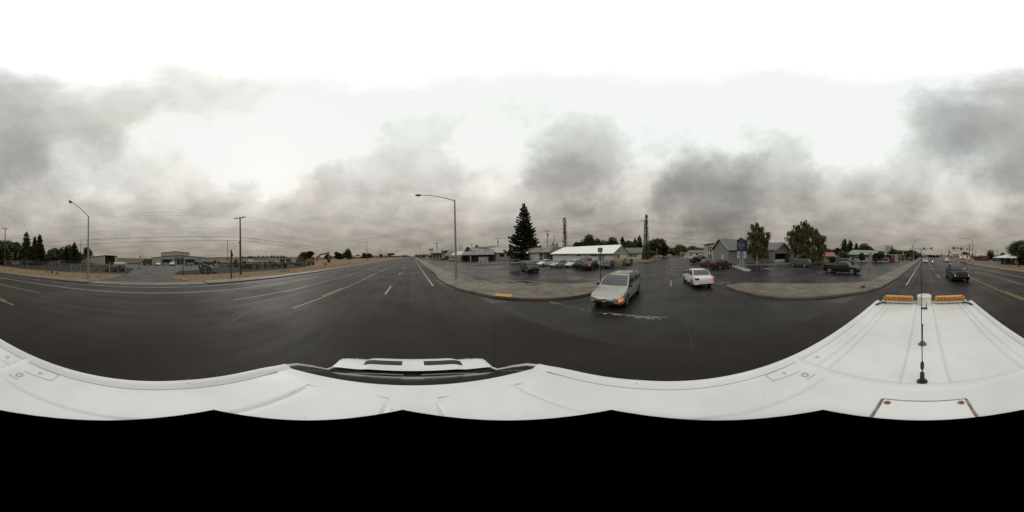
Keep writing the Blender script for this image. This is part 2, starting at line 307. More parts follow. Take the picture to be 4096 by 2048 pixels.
for a, b in (((1784, 1077), (1912, 1128)), ((1907, 1125), (2105, 1122)), ((2105, 1122), (2212, 1135.5)), ((1929, 1123), (1958, 1130)), ((1969, 1121.5), (2033, 1134)), ((2033, 1122.7), (2105, 1134.5)),
             ((1851, 1103), (2033, 1114)), ((1830, 1094), (1956, 1100.5)), ((2238, 1097), (2292, 1100.5))):
    strip(wm, G(*a), G(*b), .10, -.002 if a[1] > 1110 else -.006)
structure('white_road_markings', wm, whitep)
structure('yellow_road_markings', ym, yelp)
wk = MB()
for k in range(70):
    t = rnd.random(); c = Vector((6.86-.26*t-.08, 6.0-5.9*t)); s = rnd.uniform(.03, .10)*(1.0 if t > .55 or t < .12 else .6); a0 = rnd.random()*6
    c.x += rnd.uniform(-.13, .13)
    wk.sheet([(c.x+s*math.cos(a0+j*PI/3)*rnd.uniform(.5, 1), c.y+1.6*s*math.sin(a0+j*PI/3)*rnd.uniform(.5, 1)) for j in range(6)], wz+.0003*k/70)
strip(wk, (6.72, 2.6), (6.60, .05), .12, wz-.001)
structure('worn_stop_line', wk, wornp, 'worn white stop line across the side street')
bl = MB()
for a, b in (((3044, 1063), (3044, 1082)), ((3097, 1060), (3109, 1075)), ((3074, 1072.6), (3074, 1077)), ((3110, 1068), (3190, 1062))):
    strip(bl, G(*a), G(*b), .11 if a[0] != 3074 else 2.0, -.006)
structure('blue_bay_markings', bl, M('blue_paint', (.075, .11, .15), .5, var=.3))
pd = MB()
def blob(mb, c, rx, ry, rot, z, seed):
    q = random.Random(seed); k = 18; ph = [q.uniform(0, 6) for _ in range(3)]
    mb.sheet([(c[0]+math.cos(rot)*a-math.sin(rot)*b, c[1]+math.sin(rot)*a+math.cos(rot)*b) for a, b in
              [(rx*math.cos(2*PI*j/k)*(1+.25*math.sin(3*2*PI*j/k+ph[0])), ry*math.sin(2*PI*j/k)*(1+.3*math.sin(2*2*PI*j/k+ph[1]))) for j in range(k)]], z)
for i, (px, py, rx, ry, ro) in enumerate(((2890, 1133, 1.3, .7, .4), (2925, 1146, .9, .5, .2), (2390, 1103, 1.2, .5, 1.2), (1958, 1075, 1.6, .5, .9), (2500, 1072, 2.2, .4, 1.3), (3020, 1118, .5, .25, .9))):
    blob(pd, G(px, py), rx, ry, ro, .0015, i)
structure('damp_stains', pd, M('damp_soil', (.036, .024, .015), .45, var=.5, scale=3), 'brown damp silt stains beside the kerbs')
cr_ = MB()
def crack(pts, w=.03, seed=1):
    q = random.Random(seed); out = []
    for (a, b) in zip(pts, pts[1:]):
        for j in range(8): t = j/8; out.append((a[0]+(b[0]-a[0])*t+q.uniform(-.05, .05), a[1]+(b[1]-a[1])*t+q.uniform(-.05, .05)))
    for a, b in zip(out, out[1:]): strip(cr_, a, b, w*q.uniform(.5, 1.3), -.0015)
crack([(-16, 15.4), (3.4, 15.2)], .035, 1); crack([tuple(G(*p)[:2]) for p in ((2200, 1255), (2400, 1300), (2660, 1314), (2900, 1305), (3100, 1270), (3250, 1245))], .03, 2)
crack([tuple(G(*p)[:2]) for p in ((560, 1310), (700, 1325), (900, 1300), (1040, 1215), (1290, 1145))], .035, 3); crack([(-2, 16), (-2, 60)], .04, 4); crack([(9.5, -5), (9.8, 4.5)], .03, 5); crack([(-1.9, -20), (-1.9, -60)], .04, 6)
crack([(4, -.6), (60, -1.6)], .03, 7); crack([(3.2, 15), (3.6, 8), (4.5, 3)], .03, 9)
structure('road_cracks', cr_, M('crack', (.012, .011, .010), .5), 'dark sealed cracks in the road surface')

# far ground: low ridges beyond the fields
hb = MB(); q = random.Random(3); azs = [R(a) for a in range(-150, -8, 2)]; rings = [(260, 0), (420, 2.0), (700, 5.5), (1100, 9.5), (1700, 17)]
for i, (r, hgt) in enumerate(rings):
    for a in azs:
        e = min(1, (a-azs[0])/R(20), (azs[-1]-a)/R(22)); nn = 1+.32*math.sin(a*7+i)+.2*math.sin(a*17+i*2)+.1*math.sin(a*41)
        hb.v.append((r*math.sin(a), r*math.cos(a), -.1+hgt*e*nn))
K = len(azs); hb.f = [(i*K+k, i*K+k+1, (i+1)*K+k+1, (i+1)*K+k) for i in range(len(rings)-1) for k in range(K-1)]
structure('hills', hb, M('far_fields', (.15, .10, .062), .95, col2=(.055, .047, .038), scale=.008, spec=.05), 'low tan ridges beyond the machinery yard')
# dry grass tufts on the verge: nobody could count them
tb = MB()
for k in range(9000):
    x = rnd.uniform(-29.2, -19.5); y = rnd.choice((rnd.uniform(-48, -7.2), rnd.uniform(4, 70)))
    if x > -21.5 and rnd.random() < .55: continue
    if -8 < y < -5 or (y < 6.5 and y > 0 and x < -24 and rnd.random() < .5): continue
    a = rnd.uniform(0, PI); w = rnd.uniform(.05, .15); h = rnd.uniform(.005, .04); dx = math.cos(a)*w; dy = math.sin(a)*w
    tb.add([(x-dx, y-dy, -.03), (x+dx, y+dy, -.03), (x+dx*1.1-dy*1.5, y+dy*1.1+dx*1.5, h), (x-dx*.4-dy*1.5, y-dy*.4+dx*1.5, h*.8)], [(0, 1, 2, 3)])
tag(tb.build('dry_grass', M('straw', (.20, .138, .080), .9, var=.25, scale=1.2, spec=.1)), 'short tan dry grass on the verge before the fence', 'grass', kind='stuff')
# ================================================================ the white van that carries the camera
van = thing('white_van', 'white service van with ribbed roof, amber light bars and a rear whip aerial', 'van', tuple(Vector((0, 0, H))+RM.to_3x3() @ Vector((0, 0, -H))))
van.rotation_euler = (0, ROLL, 0)
ZR = H-.825                    # roof height
vw = M('van_white', (.655, .655, .635), .38, var=.06, scale=2.2, coat=.25, rvar=.08)
# roof skin: crowned, long ribs, drip seams
def roofz(x, y):
    zz = ZR - .012*(x/.87)**2
    if y > .55: zz -= .10*((y-.55)/.35)**2*.5
    ax = abs(x)
    if y < -.80:
        for gx in (.13, .57, .65): zz -= .012*math.exp(-((ax-gx)/.008)**2)*(1 if y > -2.75 else 0)
    if -.72 < y < .64:
        for gx in (.52,): zz -= .012*math.exp(-((ax-gx)/.008)**2)
        if y > .15: zz -= .010*math.exp(-((ax-.11)/.007)**2)
    zz += .022*math.exp(-((y+.80)/.014)**2)*(1 if ax < .80 else 0)
    if ax > .775: zz += .030*math.sin(min(1, (ax-.775)/.05)*PI/2) if ax < .83 else .030-.9*(ax-.83)
    return zz
def halfw(y): return .875 if y < .1 else .875-.075*min(1, (y-.1)/.66)**1.5
xs = []
for gx in (.13, .52, .57, .65, .11): xs += [gx+d for d in (-.02, -.010, -.005, 0, .005, .010, .02)]
xs += [0, .05, .2, .27, .34, .41, .47, .61, .70, .74, .765, .775, .785, .80, .81, .82, .83, .845, .86, .872]
xs = sorted(set(round(v, 4) for v in xs)); xs = [-v for v in xs[::-1] if v > 0]+xs
ysr = [-2.93, -2.90, -2.85, -2.76, -2.74]+[-2.6+.2*k for k in range(9)]+[-.85, -.83, -.815, -.80, -.785, -.77, -.75, -.73, -.71, -.6, -.4, -.2, 0, .13, .16, .3, .42, .5, .55, .60, .63, .66, .70, .74, .78, .82, .845]
rv = MB(); nx = len(xs)
for y in ysr:
    for x in xs:
        hw = halfw(y); xx = x*hw/.872; yy = y
        if y > .5: yy = y - .085*(abs(x)/.872)**2*((y-.5)/.34)
        if y < -2.7: yy = y + .07*(abs(x)/.872)**6
        zz = roofz(x, y)-(.12*((-2.85-y)/.08)**2 if y < -2.85 else 0)
        rv.v.append((xx, yy, zz))
rv.f = [(j*nx+i, j*nx+i+1, (j+1)*nx+i+1, (j+1)*nx+i) for j in range(len(ysr)-1) for i in range(nx-1)]
rv.build('roof', vw, van, smooth=60)
# gutter shadow drawn as a thin grey tube, and body sides
gm = MB()
for s in (-1, 1):
    pts = [(s*(halfw(y)-.098), y, ZR-.012+.002) for y in (-2.7, -2, -1, 0, .1, .25, .4, .55, .66)]
    gm.tube(pts, .0035, 5)
gm.build('gutter_shadow', M('gutter_shadow_grey', (.30, .28, .25), .6), van)
def side(y, t):
    """body side outline: t 0 at the gutter to 1 at the sill"""
    hw = halfw(y); prof = [(0, 0), (.02, .06), (.05, .30), (.10, .62), (.125, 1.0), (.12, 1.35), (.06, 1.65)]
    return [(hw+a, ZR-.055-b) for a, b in prof]
for s in (-1, 1):
    sb = MB(); ys_ = [-2.90, -2.5, -2.0, -1.5, -1.0, -.5, 0, .3, .6, .76]
    for y in ys_:
        for a, b in side(y, 0): sb.v.append((s*a, y if y > -2.9 else -2.88, b))
    sb.f = [(j*7+i, j*7+i+1, (j+1)*7+i+1, (j+1)*7+i) for j in range(len(ys_)-1) for i in range(6)]
    sb.build('side_panel', vw, van, smooth=50)
    for y0, y1 in ((-2.6, -1.75), (-1.6, -.75), (-.6, .35)):
        w_ = MB().add([(s*(halfw(y0)+.032), y0, ZR-.18), (s*(halfw(y1)+.032), y1, ZR-.18), (s*(halfw(y1)+.092), y1, ZR-.62), (s*(halfw(y0)+.092), y0, ZR-.62)], [(0, 1, 2, 3)])
        w_.build('side_window', M('tinted_glass', (.012, .013, .014), .08, spec=.8), van)
MB().add([(-.8, -2.93, ZR-.13), (.8, -2.93, ZR-.13), (1.0, -2.98, .7), (1.0, -2.96, .3), (-1.0, -2.96, .3), (-1.0, -2.98, .7)], [(0, 1, 2, 3, 4, 5)]).build('rear_door', vw, van)
for s in (-1, 1):
    MB().add([(s*.80, .155, ZR+.014), (s*.80, .161, ZR+.014), (s*.868, .172, ZR+.006), (s*.868, .160, ZR+.006)], [(0, 1, 2, 3)]).build('gutter_gap', M('wiper_dark', (.02, .018, .016), .6), van)
# windscreen, pillars, scuttle, bonnet
wt = lambda u: (u*.785, .845-.085*u*u-.02*abs(u)**4, ZR-.075)
wb = lambda u: (u*.95, 1.76-.14*u*u-.08*u**4, 1.165)
us = [-1+2*k/24 for k in range(25)]
wg = MB()
for t in [k/6 for k in range(7)]:
    for u in us:
        a, b = Vector(wt(u)), Vector(wb(u)); p = a.lerp(b, t); p.z += .05*math.sin(PI*t); p.x += u*.035*math.sin(PI*t); wg.v.append(tuple(p))
wg.f = [(j*25+i, j*25+i+1, (j+1)*25+i+1, (j+1)*25+i) for j in range(6) for i in range(24)]
wg.build('windshield', M('windscreen_glass', (.024, .024, .024), .16, spec=.16), van, smooth=60)
for s in (-1, 1):
    MB().tube([(s*.775, .72, ZR-.035), (s*.792, .80, ZR-.075), (s*.852, 1.0, 1.735), (s*.908, 1.28, 1.505), (s*.958, 1.66, 1.165), (s*.965, 1.80, 1.10)], [.012, .014, .016, .016, .015, .015], 8).build('pillar', vw, van, smooth=60)
def hood_z(x, y):
    zz = 1.125-.045*(y-1.9)-1.7*max(0, y-2.13)**2
    dome = 1/(1+math.exp((abs(x)-.60)/.022)); zz += .045*dome*min(1, (y-1.9)/.2+.35)-.02; zz -= .02*max(0, abs(x)-.75)+.5*max(0, abs(x)-.90)**1.5
    return zz
hb2 = MB(); hx = [-1+.04*k for k in range(51)]; hy = [1.93+.055*k for k in range(18)]
for y in hy:
    for x in hx:
        yy = y-.10*x*x-.05*abs(x)**3*max(0, y-2.2)
        hb2.v.append((x*.985*(1-.05*max(0, y-2.3)), yy, hood_z(x, y)))
hb2.f = [(j*51+i, j*51+i+1, (j+1)*51+i+1, (j+1)*51+i) for j in range(17) for i in range(50)]
hd = hb2.build('hood', vw, van, smooth=60)
for x0, x1 in ((-.62, -.13), (.15, .64)):
    v_ = MB(); 
    k = 8
    for i in range(k+1):
        x = x0+(x1-x0)*i/k
        for y in (2.045, 2.165): v_.v.append((x+(.04 if (x < 0) == (y < 2.1) else -.02)*(0), y-.10*x*x, hood_z(x, y)+.004))
    v_.f = [(2*i, 2*i+2, 2*i+3, 2*i+1) for i in range(k)]
    v_.build('hood_vent', M('vent_black', (.010, .009, .009), .5), hd)
cw = MB()
for i in range(25):
    u = us[i]; a = Vector(wb(u)); cw.v += [tuple(a+Vector((0, .02, -.005))), (a.x*1.01, a.y+.12, 1.085), (a.x*1.0, a.y+.30, 1.08)]
cw.f = [(3*i+j, 3*i+j+1, 3*(i+1)+j+1, 3*(i+1)+j) for i in range(24) for j in range(2)]
cw.build('cowl', M('cowl_black', (.011, .008, .0075), .7, var=.5, scale=9, spec=.2), van)
for s in (-1, 1):
    pts = [(s*(.10+.62*t), 1.80-.05*t-.06*t*t, 1.155+.02*math.sin(PI*t)) for t in [k/6 for k in range(7)]]
    MB().tube(pts, .010, 6).build('wiper', M('wiper_grey', (.2, .2, .2), .5), van)
fb = MB()
for s in (-1, 1):
    fb.add([(s*.985, 1.6, 1.06), (s*.97, 2.2, .98), (s*.90, 2.60, .78), (s*.93, 2.7, .4), (s*1.0, 1.6, .4)], [(0, 1, 2, 3, 4)])
    fb.add([(s*.995, .70, 1.12), (s*.985, 1.62, 1.12), (s*1.0, 1.62, .4), (s*.99, .70, .4)], [(0, 1, 2, 3)])
fb.add([(-.90, 2.62, .76), (.90, 2.62, .76), (.93, 2.72, .4), (-.93, 2.72, .4)], [(0, 1, 2, 3)])
fb.build('front_body', vw, van)
for s in (-1, 1):
    for y in (1.95, -1.75):
        w_ = MB().disc((s*.90, y, .36), (1, 0, 0), .36, .24).build('wheel', M('tyre', (.018, .018, .018), .8), van)
        MB().disc((s*1.0, y, .36), (1, 0, 0), .21, .06).build('rim', M('steel_rim', (.35, .35, .34), .4, .8), w_)
MB().box(-.9, .9, -2.85, 2.6, .28, .42).build('chassis', dark, van)
# light bars on their cross bar, white drum, aerials: fixed to the roof
amb = M('amber_lens', (.52, .21, .018), .16, coat=.4, var=.25, scale=16)
bar = MB().box(-.74, .74, -2.80, -2.765, ZR+.012, ZR+.032); bar.build('light_bar_mount', vw, van)
for s in (-1, 1):
    o = MB().box(s*.19, s*.685, -2.83, -2.69, ZR+.045, ZR+.125) if s > 0 else MB().box(-.685, -.19, -2.83, -2.69, ZR+.045, ZR+.125)
    lb = o.build('light_bar', amb, van)
    bm = bmesh.new(); bm.from_mesh(lb.data); bmesh.ops.bevel(bm, geom=[e for e in bm.edges if all(v.co.z > ZR+.1 for v in e.verts)], offset=.02, segments=2, affect='EDGES'); bm.to_mesh(lb.data); bm.free()
    MB().box(min(s*.185, s*.69), max(s*.185, s*.69), -2.835, -2.685, ZR+.022, ZR+.0445).build('base', M('bar_silver', (.52, .51, .48), .4), lb)
    rf_ = MB()
    for k in range(9):
        x = s*(.225+.053*k); rf_.cbox((x, -2.684, ZR+.085), (.030 if k % 4 else .02, .006, .038 if k % 4 else .06))
    rf_.build('reflector', M('amber_dark', (.19, .075, .008), .3), lb)  # reflectors of the light bar, set on the lens front
    MB().tube([(s*.64, -2.70, ZR+.02), (s*.74, -2.63, ZR+.012), (s*.78, -2.56, ZR-.002)], [.012, .014, .016], 6).build('clamp', M('black_rubber', (.015, .015, .015), .6), lb)
dr = MB().cyl((0, -2.73, ZR-.01), .122, .15, 28, .118).build('antenna_drum', M('drum_white', (.62, .60, .54), .45, var=.06, scale=5), van, smooth=40)
MB().cyl((0, -2.73, ZR+.14), .126, .018, 28, .112).build('lid', M('drum_white', (.6, .6, .6)), dr, smooth=30)
MB().cyl((0, -2.73, ZR+.158), .035, .016, 16, .028).build('cap', M('drum_white', (.6, .6, .6)), dr, smooth=30)
blk = M('aerial_black', (.014, .013, .013), .45)
def pv(px, r): w = R((px-1649)/11.378); return (math.sin(w)*r, math.cos(w)*r)
x, y = pv(3689, .85); a1 = MB().cyl((x, y, ZR-.004), .032, .014, 18, .026).build('whip_aerial', blk, van, smooth=40)
MB().tube([(x, y, ZR+.01), (x, y, ZR+.085), (x, y, ZR+.095)], [.014, .012, .004], 10).build('spring_base', blk, a1)
MB().tube([(x, y, ZR+.09), (x, y, ZR+.11), (x, y, ZR+.125), (x, y, ZR+.17), (x, y, ZR+.185)], [.003, .004, .010, .010, .003], 10).build('loading_coil', blk, a1)
MB().tube([(x, y, ZR+.18), (x+.004, y, ZR+.5), (x+.006, y, ZR+.86)], [.0026, .0022, .0016], 6).build('whip', blk, a1)
x, y = pv(3690, 1.37); a2 = MB().cyl((x, y, ZR-.004), .038, .010, 18, .036).cyl((x, y, ZR+.006), .024, .025, 18, .020).build('stub_aerial', M('dull_steel', (.16, .15, .14), .5, .4), van, smooth=40)
MB().tube([(x, y, ZR+.03), (x, y, ZR+.20)], .0045, 8).tube([(x, y, ZR+.20), (x, y, ZR+.215)], .008, 8).build('rod', blk, a2)
x, y = pv(3697, 2.46); a3 = MB().box(x-.045, x+.045, y-.02, y+.03, ZR-.01, ZR+.018).build('wedge_aerial', blk, van)
MB().tube([(x-.03, y, ZR+.01), (x-.04, y, ZR+.10)], [.009, .004], 8).build('fin', blk, a3)
x, y = pv(1976, 2.04); a4 = MB().tube([(x, y, 1.10), (x, y, 1.15)], [.018, .010], 10).build('radio_aerial', blk, van)
MB().tube([(x, y, 1.14), (x+.005, y, 1.97)], [.004, .0028], 6).build('mast', blk, a4)
# screwed-down plate, round plugs and pressings
pl_ = MB().prism([(-.165, -.655), (.165, -.655), (.165, -.30), (-.165, -.30)], ZR-.002, ZR+.010).build('mounting_plate', M('plate_white', (.70, .70, .68), .45, var=.05), van)
pe = MB()
for a, b in (((-.175, -.66), (.175, -.66)), ((-.172, -.66), (-.172, -.30)), ((.172, -.66), (.172, -.30))): strip(pe, a, b, .016, ZR+.003)
pe.build('sealant', M('sealant', (.20, .17, .15), .8, var=.4, scale=30), pl_)
for s in (-1, 1):
    MB().cyl((s*.145, -.63, ZR+.010), .014, .004, 14).build('screw', M('rust', (.22, .10, .045), .7, var=.5, scale=60), pl_)
def ring(mb, c, r, w=.005, k=22):
    for j in range(k):
        a, b = 2*PI*j/k, 2*PI*(j+1)/k; mb.add([(c[0]+rr*math.cos(q_), c[1]+rr*math.sin(q_), roofz(c[0], c[1])+.0035) for rr, q_ in ((r-w, a), (r+w, a), (r+w, b), (r-w, b))], [(0, 1, 2, 3)])
pr = MB()
for s in (-1, 1):
    ring(pr, (s*.62, -.69), .018, .004); ring(pr, (s*.72, -.62), .010, .002); ring(pr, (s*.71, -.92), .012, .0025)
    for a, b in (((s*.69, -.52), (s*.77, -.52)), ((s*.69, -.52), (s*.67, -.70)), ((s*.58, -.66), (s*.58, -.74)), ((s*.77, -.52), (s*.775, -.70))): strip(pr, a, b, .004, roofz(a[0], -.6)+.003)
pr.build('roof_plugs', M('pressing_grey', (.36, .35, .32), .6), van)  # rings of the roof plugs and outlines of the pressings
ru = MB(); q = random.Random(5)
for cx, cy, dx in ((-.50, .66, 1), (-.10, .69, -1), (.11, .69, 1), (.52, .66, -1)):
    for j, (dd, w0) in enumerate(((0, .0028), (.010, .0024), (.022, .0018), (.038, .0011), (.06, .0005))):
        if j: ru.add([(cx+dx*pd_, cy+.25*pd_-pw_, roofz(cx, cy)+.003), (cx+dx*dd, cy+.25*dd-w0, roofz(cx, cy)+.003), (cx+dx*dd, cy+.25*dd+w0, roofz(cx, cy)+.003), (cx+dx*pd_, cy+.25*pd_+pw_, roofz(cx, cy)+.003)], [(0, 1, 2, 3)])
        pd_, pw_ = dd, w0
    for k in range(9):
        y = cy-.01-.16*q.random(); x = cx+q.uniform(-.006, .006); s = q.uniform(.0008, .0022); ru.sheet([(x-s, y-s), (x+s, y-s), (x+s, y+s*2), (x-s, y+s)], roofz(x, y)+.003+.0002*k)
for k in range(60):
    x = q.uniform(-.8, .8); y = q.uniform(-2.6, .6); s = q.uniform(.0007, .0018); ru.sheet([(x-s*2, y-s), (x+s, y-s), (x+s*2, y+s), (x-s, y+s)], roofz(x, y)+.003)
ru.build('rust_stain', M('rust_stain', (.42, .29, .17), .8, var=.4, scale=60), van)
# black five-sided plate and post, added to stand in for the blank nadir
pm = thing('nadir_stand_in', 'added matt black five-sided stand-in for the blank area under the camera', 'nadir stand-in', van.location); pm.rotation_euler = (0, ROLL, 0)
nb = bpy.data.materials.new('matt_black'); nb.use_nodes = True; nn_ = nb.node_tree; nn_.nodes.clear(); d_ = nn_.nodes.new('ShaderNodeBsdfDiffuse'); d_.inputs[0].default_value = (0, 0, 0, 1)
o_ = nn_.nodes.new('ShaderNodeOutputMaterial'); nn_.links.new(d_.outputs[0], o_.inputs[0])
hz = .825-.026; poly = []
for c0, c1 in ((-69.8, -3.4), (-3.4, 70), (70, 144.5), (144.5, 214.5), (214.5, 290.2)):
    for k in range(9):
        t = k/9; az = R(c0+(c1-c0)*t); el = R(54.0+3.75*(math.sin(PI*t)**.9 if 0 < t < 1 else 0)); r = hz/math.tan(el); poly.append((math.sin(az)*r, math.cos(az)*r))
MB().prism(poly, ZR+.012, ZR+.026).build('platform', nb, pm)  # added plate that fills the blank area below the camera
MB().tube([(0, 0, ZR+.026), (0, 0, H-.22)], .05, 24).build('post', nb, pm)  # added black post, part of the same stand-in
# ================================================================ vehicles
glass = M('car_glass', (.035, .042, .042), .10, spec=.6)
tyre = M('tyre', (.018, .018, .018), .8); rimm = M('alloy', (.42, .42, .41), .35, .7); trim = M('black_trim', (.014, .014, .014), .5)
lampm = M('headlamp', (.17, .175, .17), .12, coat=.5); tailm = M('taillamp', (.30, .015, .012), .2, coat=.3); tailon = M('taillamp_lit', (.80, .06, .03), .3, emit=.7)
ambon = M('indicator_lit', (1.0, .25, .03), .3, emit=.55); headon = M('headlamp_lit', (1, .95, .85), .3, emit=6)
def paint(n, c, rough=.22, metal=0.0): return M('paint_'+n, c, rough, metal, spec=.5 if max(c) > .1 else .25, coat=.4 if max(c) > .1 else .12, var=.04, scale=3, rvar=.05)
SP = dict(   # L, W, H, wheelbase, wheel radius, wheel x of front axle from nose, top line, cabin (base front, top front, top rear, base rear), belt z, tuck
 sedan=dict(L=4.5, W=1.75, H=1.46, wb=2.6, r=.31, fo=.88, top=[(0, .62), (.06, .72), (.26, .92), (.70, .96), (.82, 1.0), (.97, .97), (1, .86)], cab=(.24, .42, .68, .855), belt=.93, tuck=.20),
 hatch=dict(L=4.1, W=1.72, H=1.50, wb=2.5, r=.31, fo=.82, top=[(0, .62), (.06, .74), (.25, .95), (.8, .98), (1, .95)], cab=(.22, .40, .86, .985), belt=.95, tuck=.18),
 suv=dict(L=4.6, W=1.85, H=1.72, wb=2.68, r=.36, fo=.90, top=[(0, .75), (.04, .95), (.24, 1.07), (.8, 1.10), (1, 1.05)], cab=(.24, .40, .90, .985), belt=1.07, tuck=.15),
 minivan=dict(L=4.58, W=1.77, H=1.545, wb=2.78, r=.32, fo=.86, top=[(0, .64), (.03, .72), (.10, .82), (.24, .95), (.8, .95), (1, .90)], cab=(.20, .42, .93, .99), belt=.92, tuck=.21),
 van=dict(L=5.2, W=1.95, H=2.05, wb=3.2, r=.36, fo=.9, top=[(0, .8), (.05, 1.0), (.16, 1.15), (.8, 1.15), (1, 1.12)], cab=(.14, .26, .985, .995), belt=1.15, tuck=.10),
 pickup=dict(L=5.7, W=2.0, H=1.88, wb=3.6, r=.41, fo=.98, top=[(0, .85), (.02, 1.08), (.25, 1.17), (.60, 1.19), (.99, 1.19), (1, 1.15)], cab=(.24, .345, .57, .60), belt=1.15, tuck=.15),
)
def lerpl(pts, t):
    for (a, b), (c, d) in zip(pts, pts[1:]):
        if t <= c: return b+(d-b)*(t-a)/(c-a) if c > a else d
    return pts[-1][1]
def car(name, label, cat, x, y, hd, kind, pm_, group=None, lit=None, z=0, scale=1.0, dark_cab=False, rims=None, guard=False, lift=0.0, pillars=(.47,), cargo=None):
    s = SP[kind]; Lc, Wc, Hc, wb, rw, fo = s['L'], s['W'], s['H'], s['wb'], s['r'], s['fo']
    t = thing(name, label, cat, (x, y, z), R(hd), group); t.scale = (scale,)*3
    X = lambda f: Lc/2-f*Lc
    wx = (Lc/2-fo, Lc/2-fo-wb); ar = rw*1.16; sill = .30+lift*.6
    fs_ = sorted(set([k/30 for k in range(31)]+[.008, .02, .98, .992]+[(Lc/2-(w+ar*math.cos(a)))/Lc for w in wx for a in [PI*k/8 for k in range(9)]]))
    fs_ = [f for f in fs_ if 0 <= f <= 1]
    b = MB(); n = 8
    for f in fs_:
        px = X(f); e = max(0, (abs(px)/(Lc/2)-.80)/.20); w = Wc/2*(1-.13*e**2.5); zt = lerpl(s['top'], f)
        zb = sill
        for q_ in wx:
            if abs(px-q_) < ar: zb = max(zb, rw+lift*.5+math.sqrt(ar*ar-(px-q_)**2))
        if px > Lc/2-.10 or px < -Lc/2+.10: zb = max(zb, sill+.03)
        zm = max(zb+.02, min(.62+lift, zt-.20)); 
        b.v += [(px, 0, zt+.02), (px, w*.55, zt+.012), (px, w*.84, zt-.02), (px, w*.955, zt-.07), (px, w*1.0, max(zm, zt-.26)), (px, w*1.005, max(zb+.01, zm-.08)), (px, w*.975, zb), (px, w*.80, zb+.02)]
    def extra(sgn, f, rows):
        for dx, ws2, dt, db in rows:
            px = sgn*(Lc/2+dx); w = Wc/2*.87*ws2; zt = lerpl(s['top'], f)-dt; zb = sill+.03+db; zm = max(zb+.02, min(.62+lift, zt-.20))
            b.v.extend([(px, 0, zt+.01), (px, w*.55, zt+.005), (px, w*.84, zt-.015), (px, w*.955, zt-.06), (px, w, max(zm, zt-.22)), (px, w*1.0, max(zb+.01, zm-.08)), (px, w*.985, zb), (px, w*.80, zb+.01)])
    ER = [(.030, .965, .03, .01), (.055, .88, .07, .03), (.075, .70, .11, .05)]
    extra(-1, 1, ER); n1_ = len(b.v)//n; b.v = [p for p in b.v]
    front_rows = []
    keep = b.v; b.v = []; extra(1, 0, ER[::-1]); b.v = b.v+keep
    m_ = len(b.v)//n; k0 = len(b.v); b.v += [(a, -c, d) for a, c, d in b.v[:k0]]
    for j in range(m_-1):
        for i in range(n-1):
            b.f.append((j*n+i, j*n+i+1, (j+1)*n+i+1, (j+1)*n+i)); b.f.append((k0+j*n+i, k0+(j+1)*n+i, k0+(j+1)*n+i+1, k0+j*n+i+1))
    for j in (0, m_-1):
        b.f.append(tuple(j*n+i for i in range(n))+tuple(k0+j*n+i for i in range(n-1, 0, -1)))
    body = b.build('body', pm_, t, smooth=38)
    # cabin: glass and painted faces from one curved grid
    cb, ct, cr2, cbr = s['cab']; nz_ = 6
    def ringpts(u):
        xf = X(cb)+(X(ct)-X(cb))*u; xr = X(cbr)+(X(cr2)-X(cbr))*u; zz = s['belt']-.03+(Hc-.05-s['belt']+.03)*(math.sin(u*PI/2)**.85 if u < 1 else 1)
        w = (Wc/2*.955)-s['tuck']*u**1.25; out = []
        ys_ = [-1, -.93, -.6, -.3, 0, .3, .6, .93, 1]
        out += [(xf-.16*(v*v)*(1 if kind != 'van' else .6), v*w, zz) for v in ys_]
        brk = [.04]+sum([[p-.018, p+.018] for p in pillars], [])+([.76, .80] if kind in ('suv', 'minivan') else [])+[.955]
        if kind == 'van': brk = [.05, .24]
        xs0, xs1 = xf-.16, xr+.05
        out += [(xs0+(xs1-xs0)*v, w, zz) for v in brk]
        out += [(xr+.05*(v*v), v*w, zz) for v in ys_[::-1]]
        out += [(xs0+(xs1-xs0)*v, -w, zz) for v in brk[::-1]]
        return out, len(brk)
    us_ = [0, .10, .3, .5, .72, .90, 1.0]; rg = []; 
    for u in us_: o_, nb_ = ringpts(u); rg.append(o_)
    # bring the roof edge round
    Np = len(rg[0]); top1 = [(px*1.0+(0.0), py*.90, Hc-.022) for px, py, pz in rg[-1]]
    cx_ = sum(p[0] for p in rg[-1])/Np; top1 = [(cx_+(a-cx_)*.955, b_, c_) for a, b_, c_ in top1]; rg.append(top1)
    allv = [p for r_ in rg for p in r_]
    fr, rr, sr, bodyf = [], [], [[], []], []
    for j in range(len(rg)-1):
        for i in range(Np):
            f_ = (j*Np+i, j*Np+(i+1) % Np, (j+1)*Np+(i+1) % Np, (j+1)*Np+i); gl = 1 <= j <= 4
            if gl and 1 <= i <= 6: fr.append(f_)
            elif gl and 9+nb_+1 <= i <= 9+nb_+6 and kind != 'van': rr.append(f_)
            elif gl and 9 <= i < 9+nb_-1 and (i-9) % 2 == 0: sr[0].append(f_)
            elif gl and i >= 18+nb_ and i < 18+2*nb_-1 and (i-18-nb_) % 2 == 0: sr[1].append(f_)
            else: bodyf.append(f_)
    cap = len(allv); 
    # roof cap with slight crown
    tp = [len(rg)*Np-Np+i for i in range(Np)]; allv.append((cx_, 0, Hc)); bodyf += [(tp[i], tp[(i+1) % Np], cap) for i in range(Np)]
    def sub(fl, nm, mt, lab=None):
        if not fl: return
        idx = sorted(set(i for f_ in fl for i in f_)); mp = {a: k for k, a in enumerate(idx)}; q_ = MB(); q_.v = [allv[i] for i in idx]; q_.f = [tuple(mp[i] for i in f_) for f_ in fl]
        return q_.build(nm, mt, t, smooth=45, label=lab)
    sub(bodyf, 'cabin', pm_); sub(fr, 'windshield', glass); sub(rr, 'rear_window', glass); sub(sr[0], 'side_window', glass); sub(sr[1], 'side_window', glass)
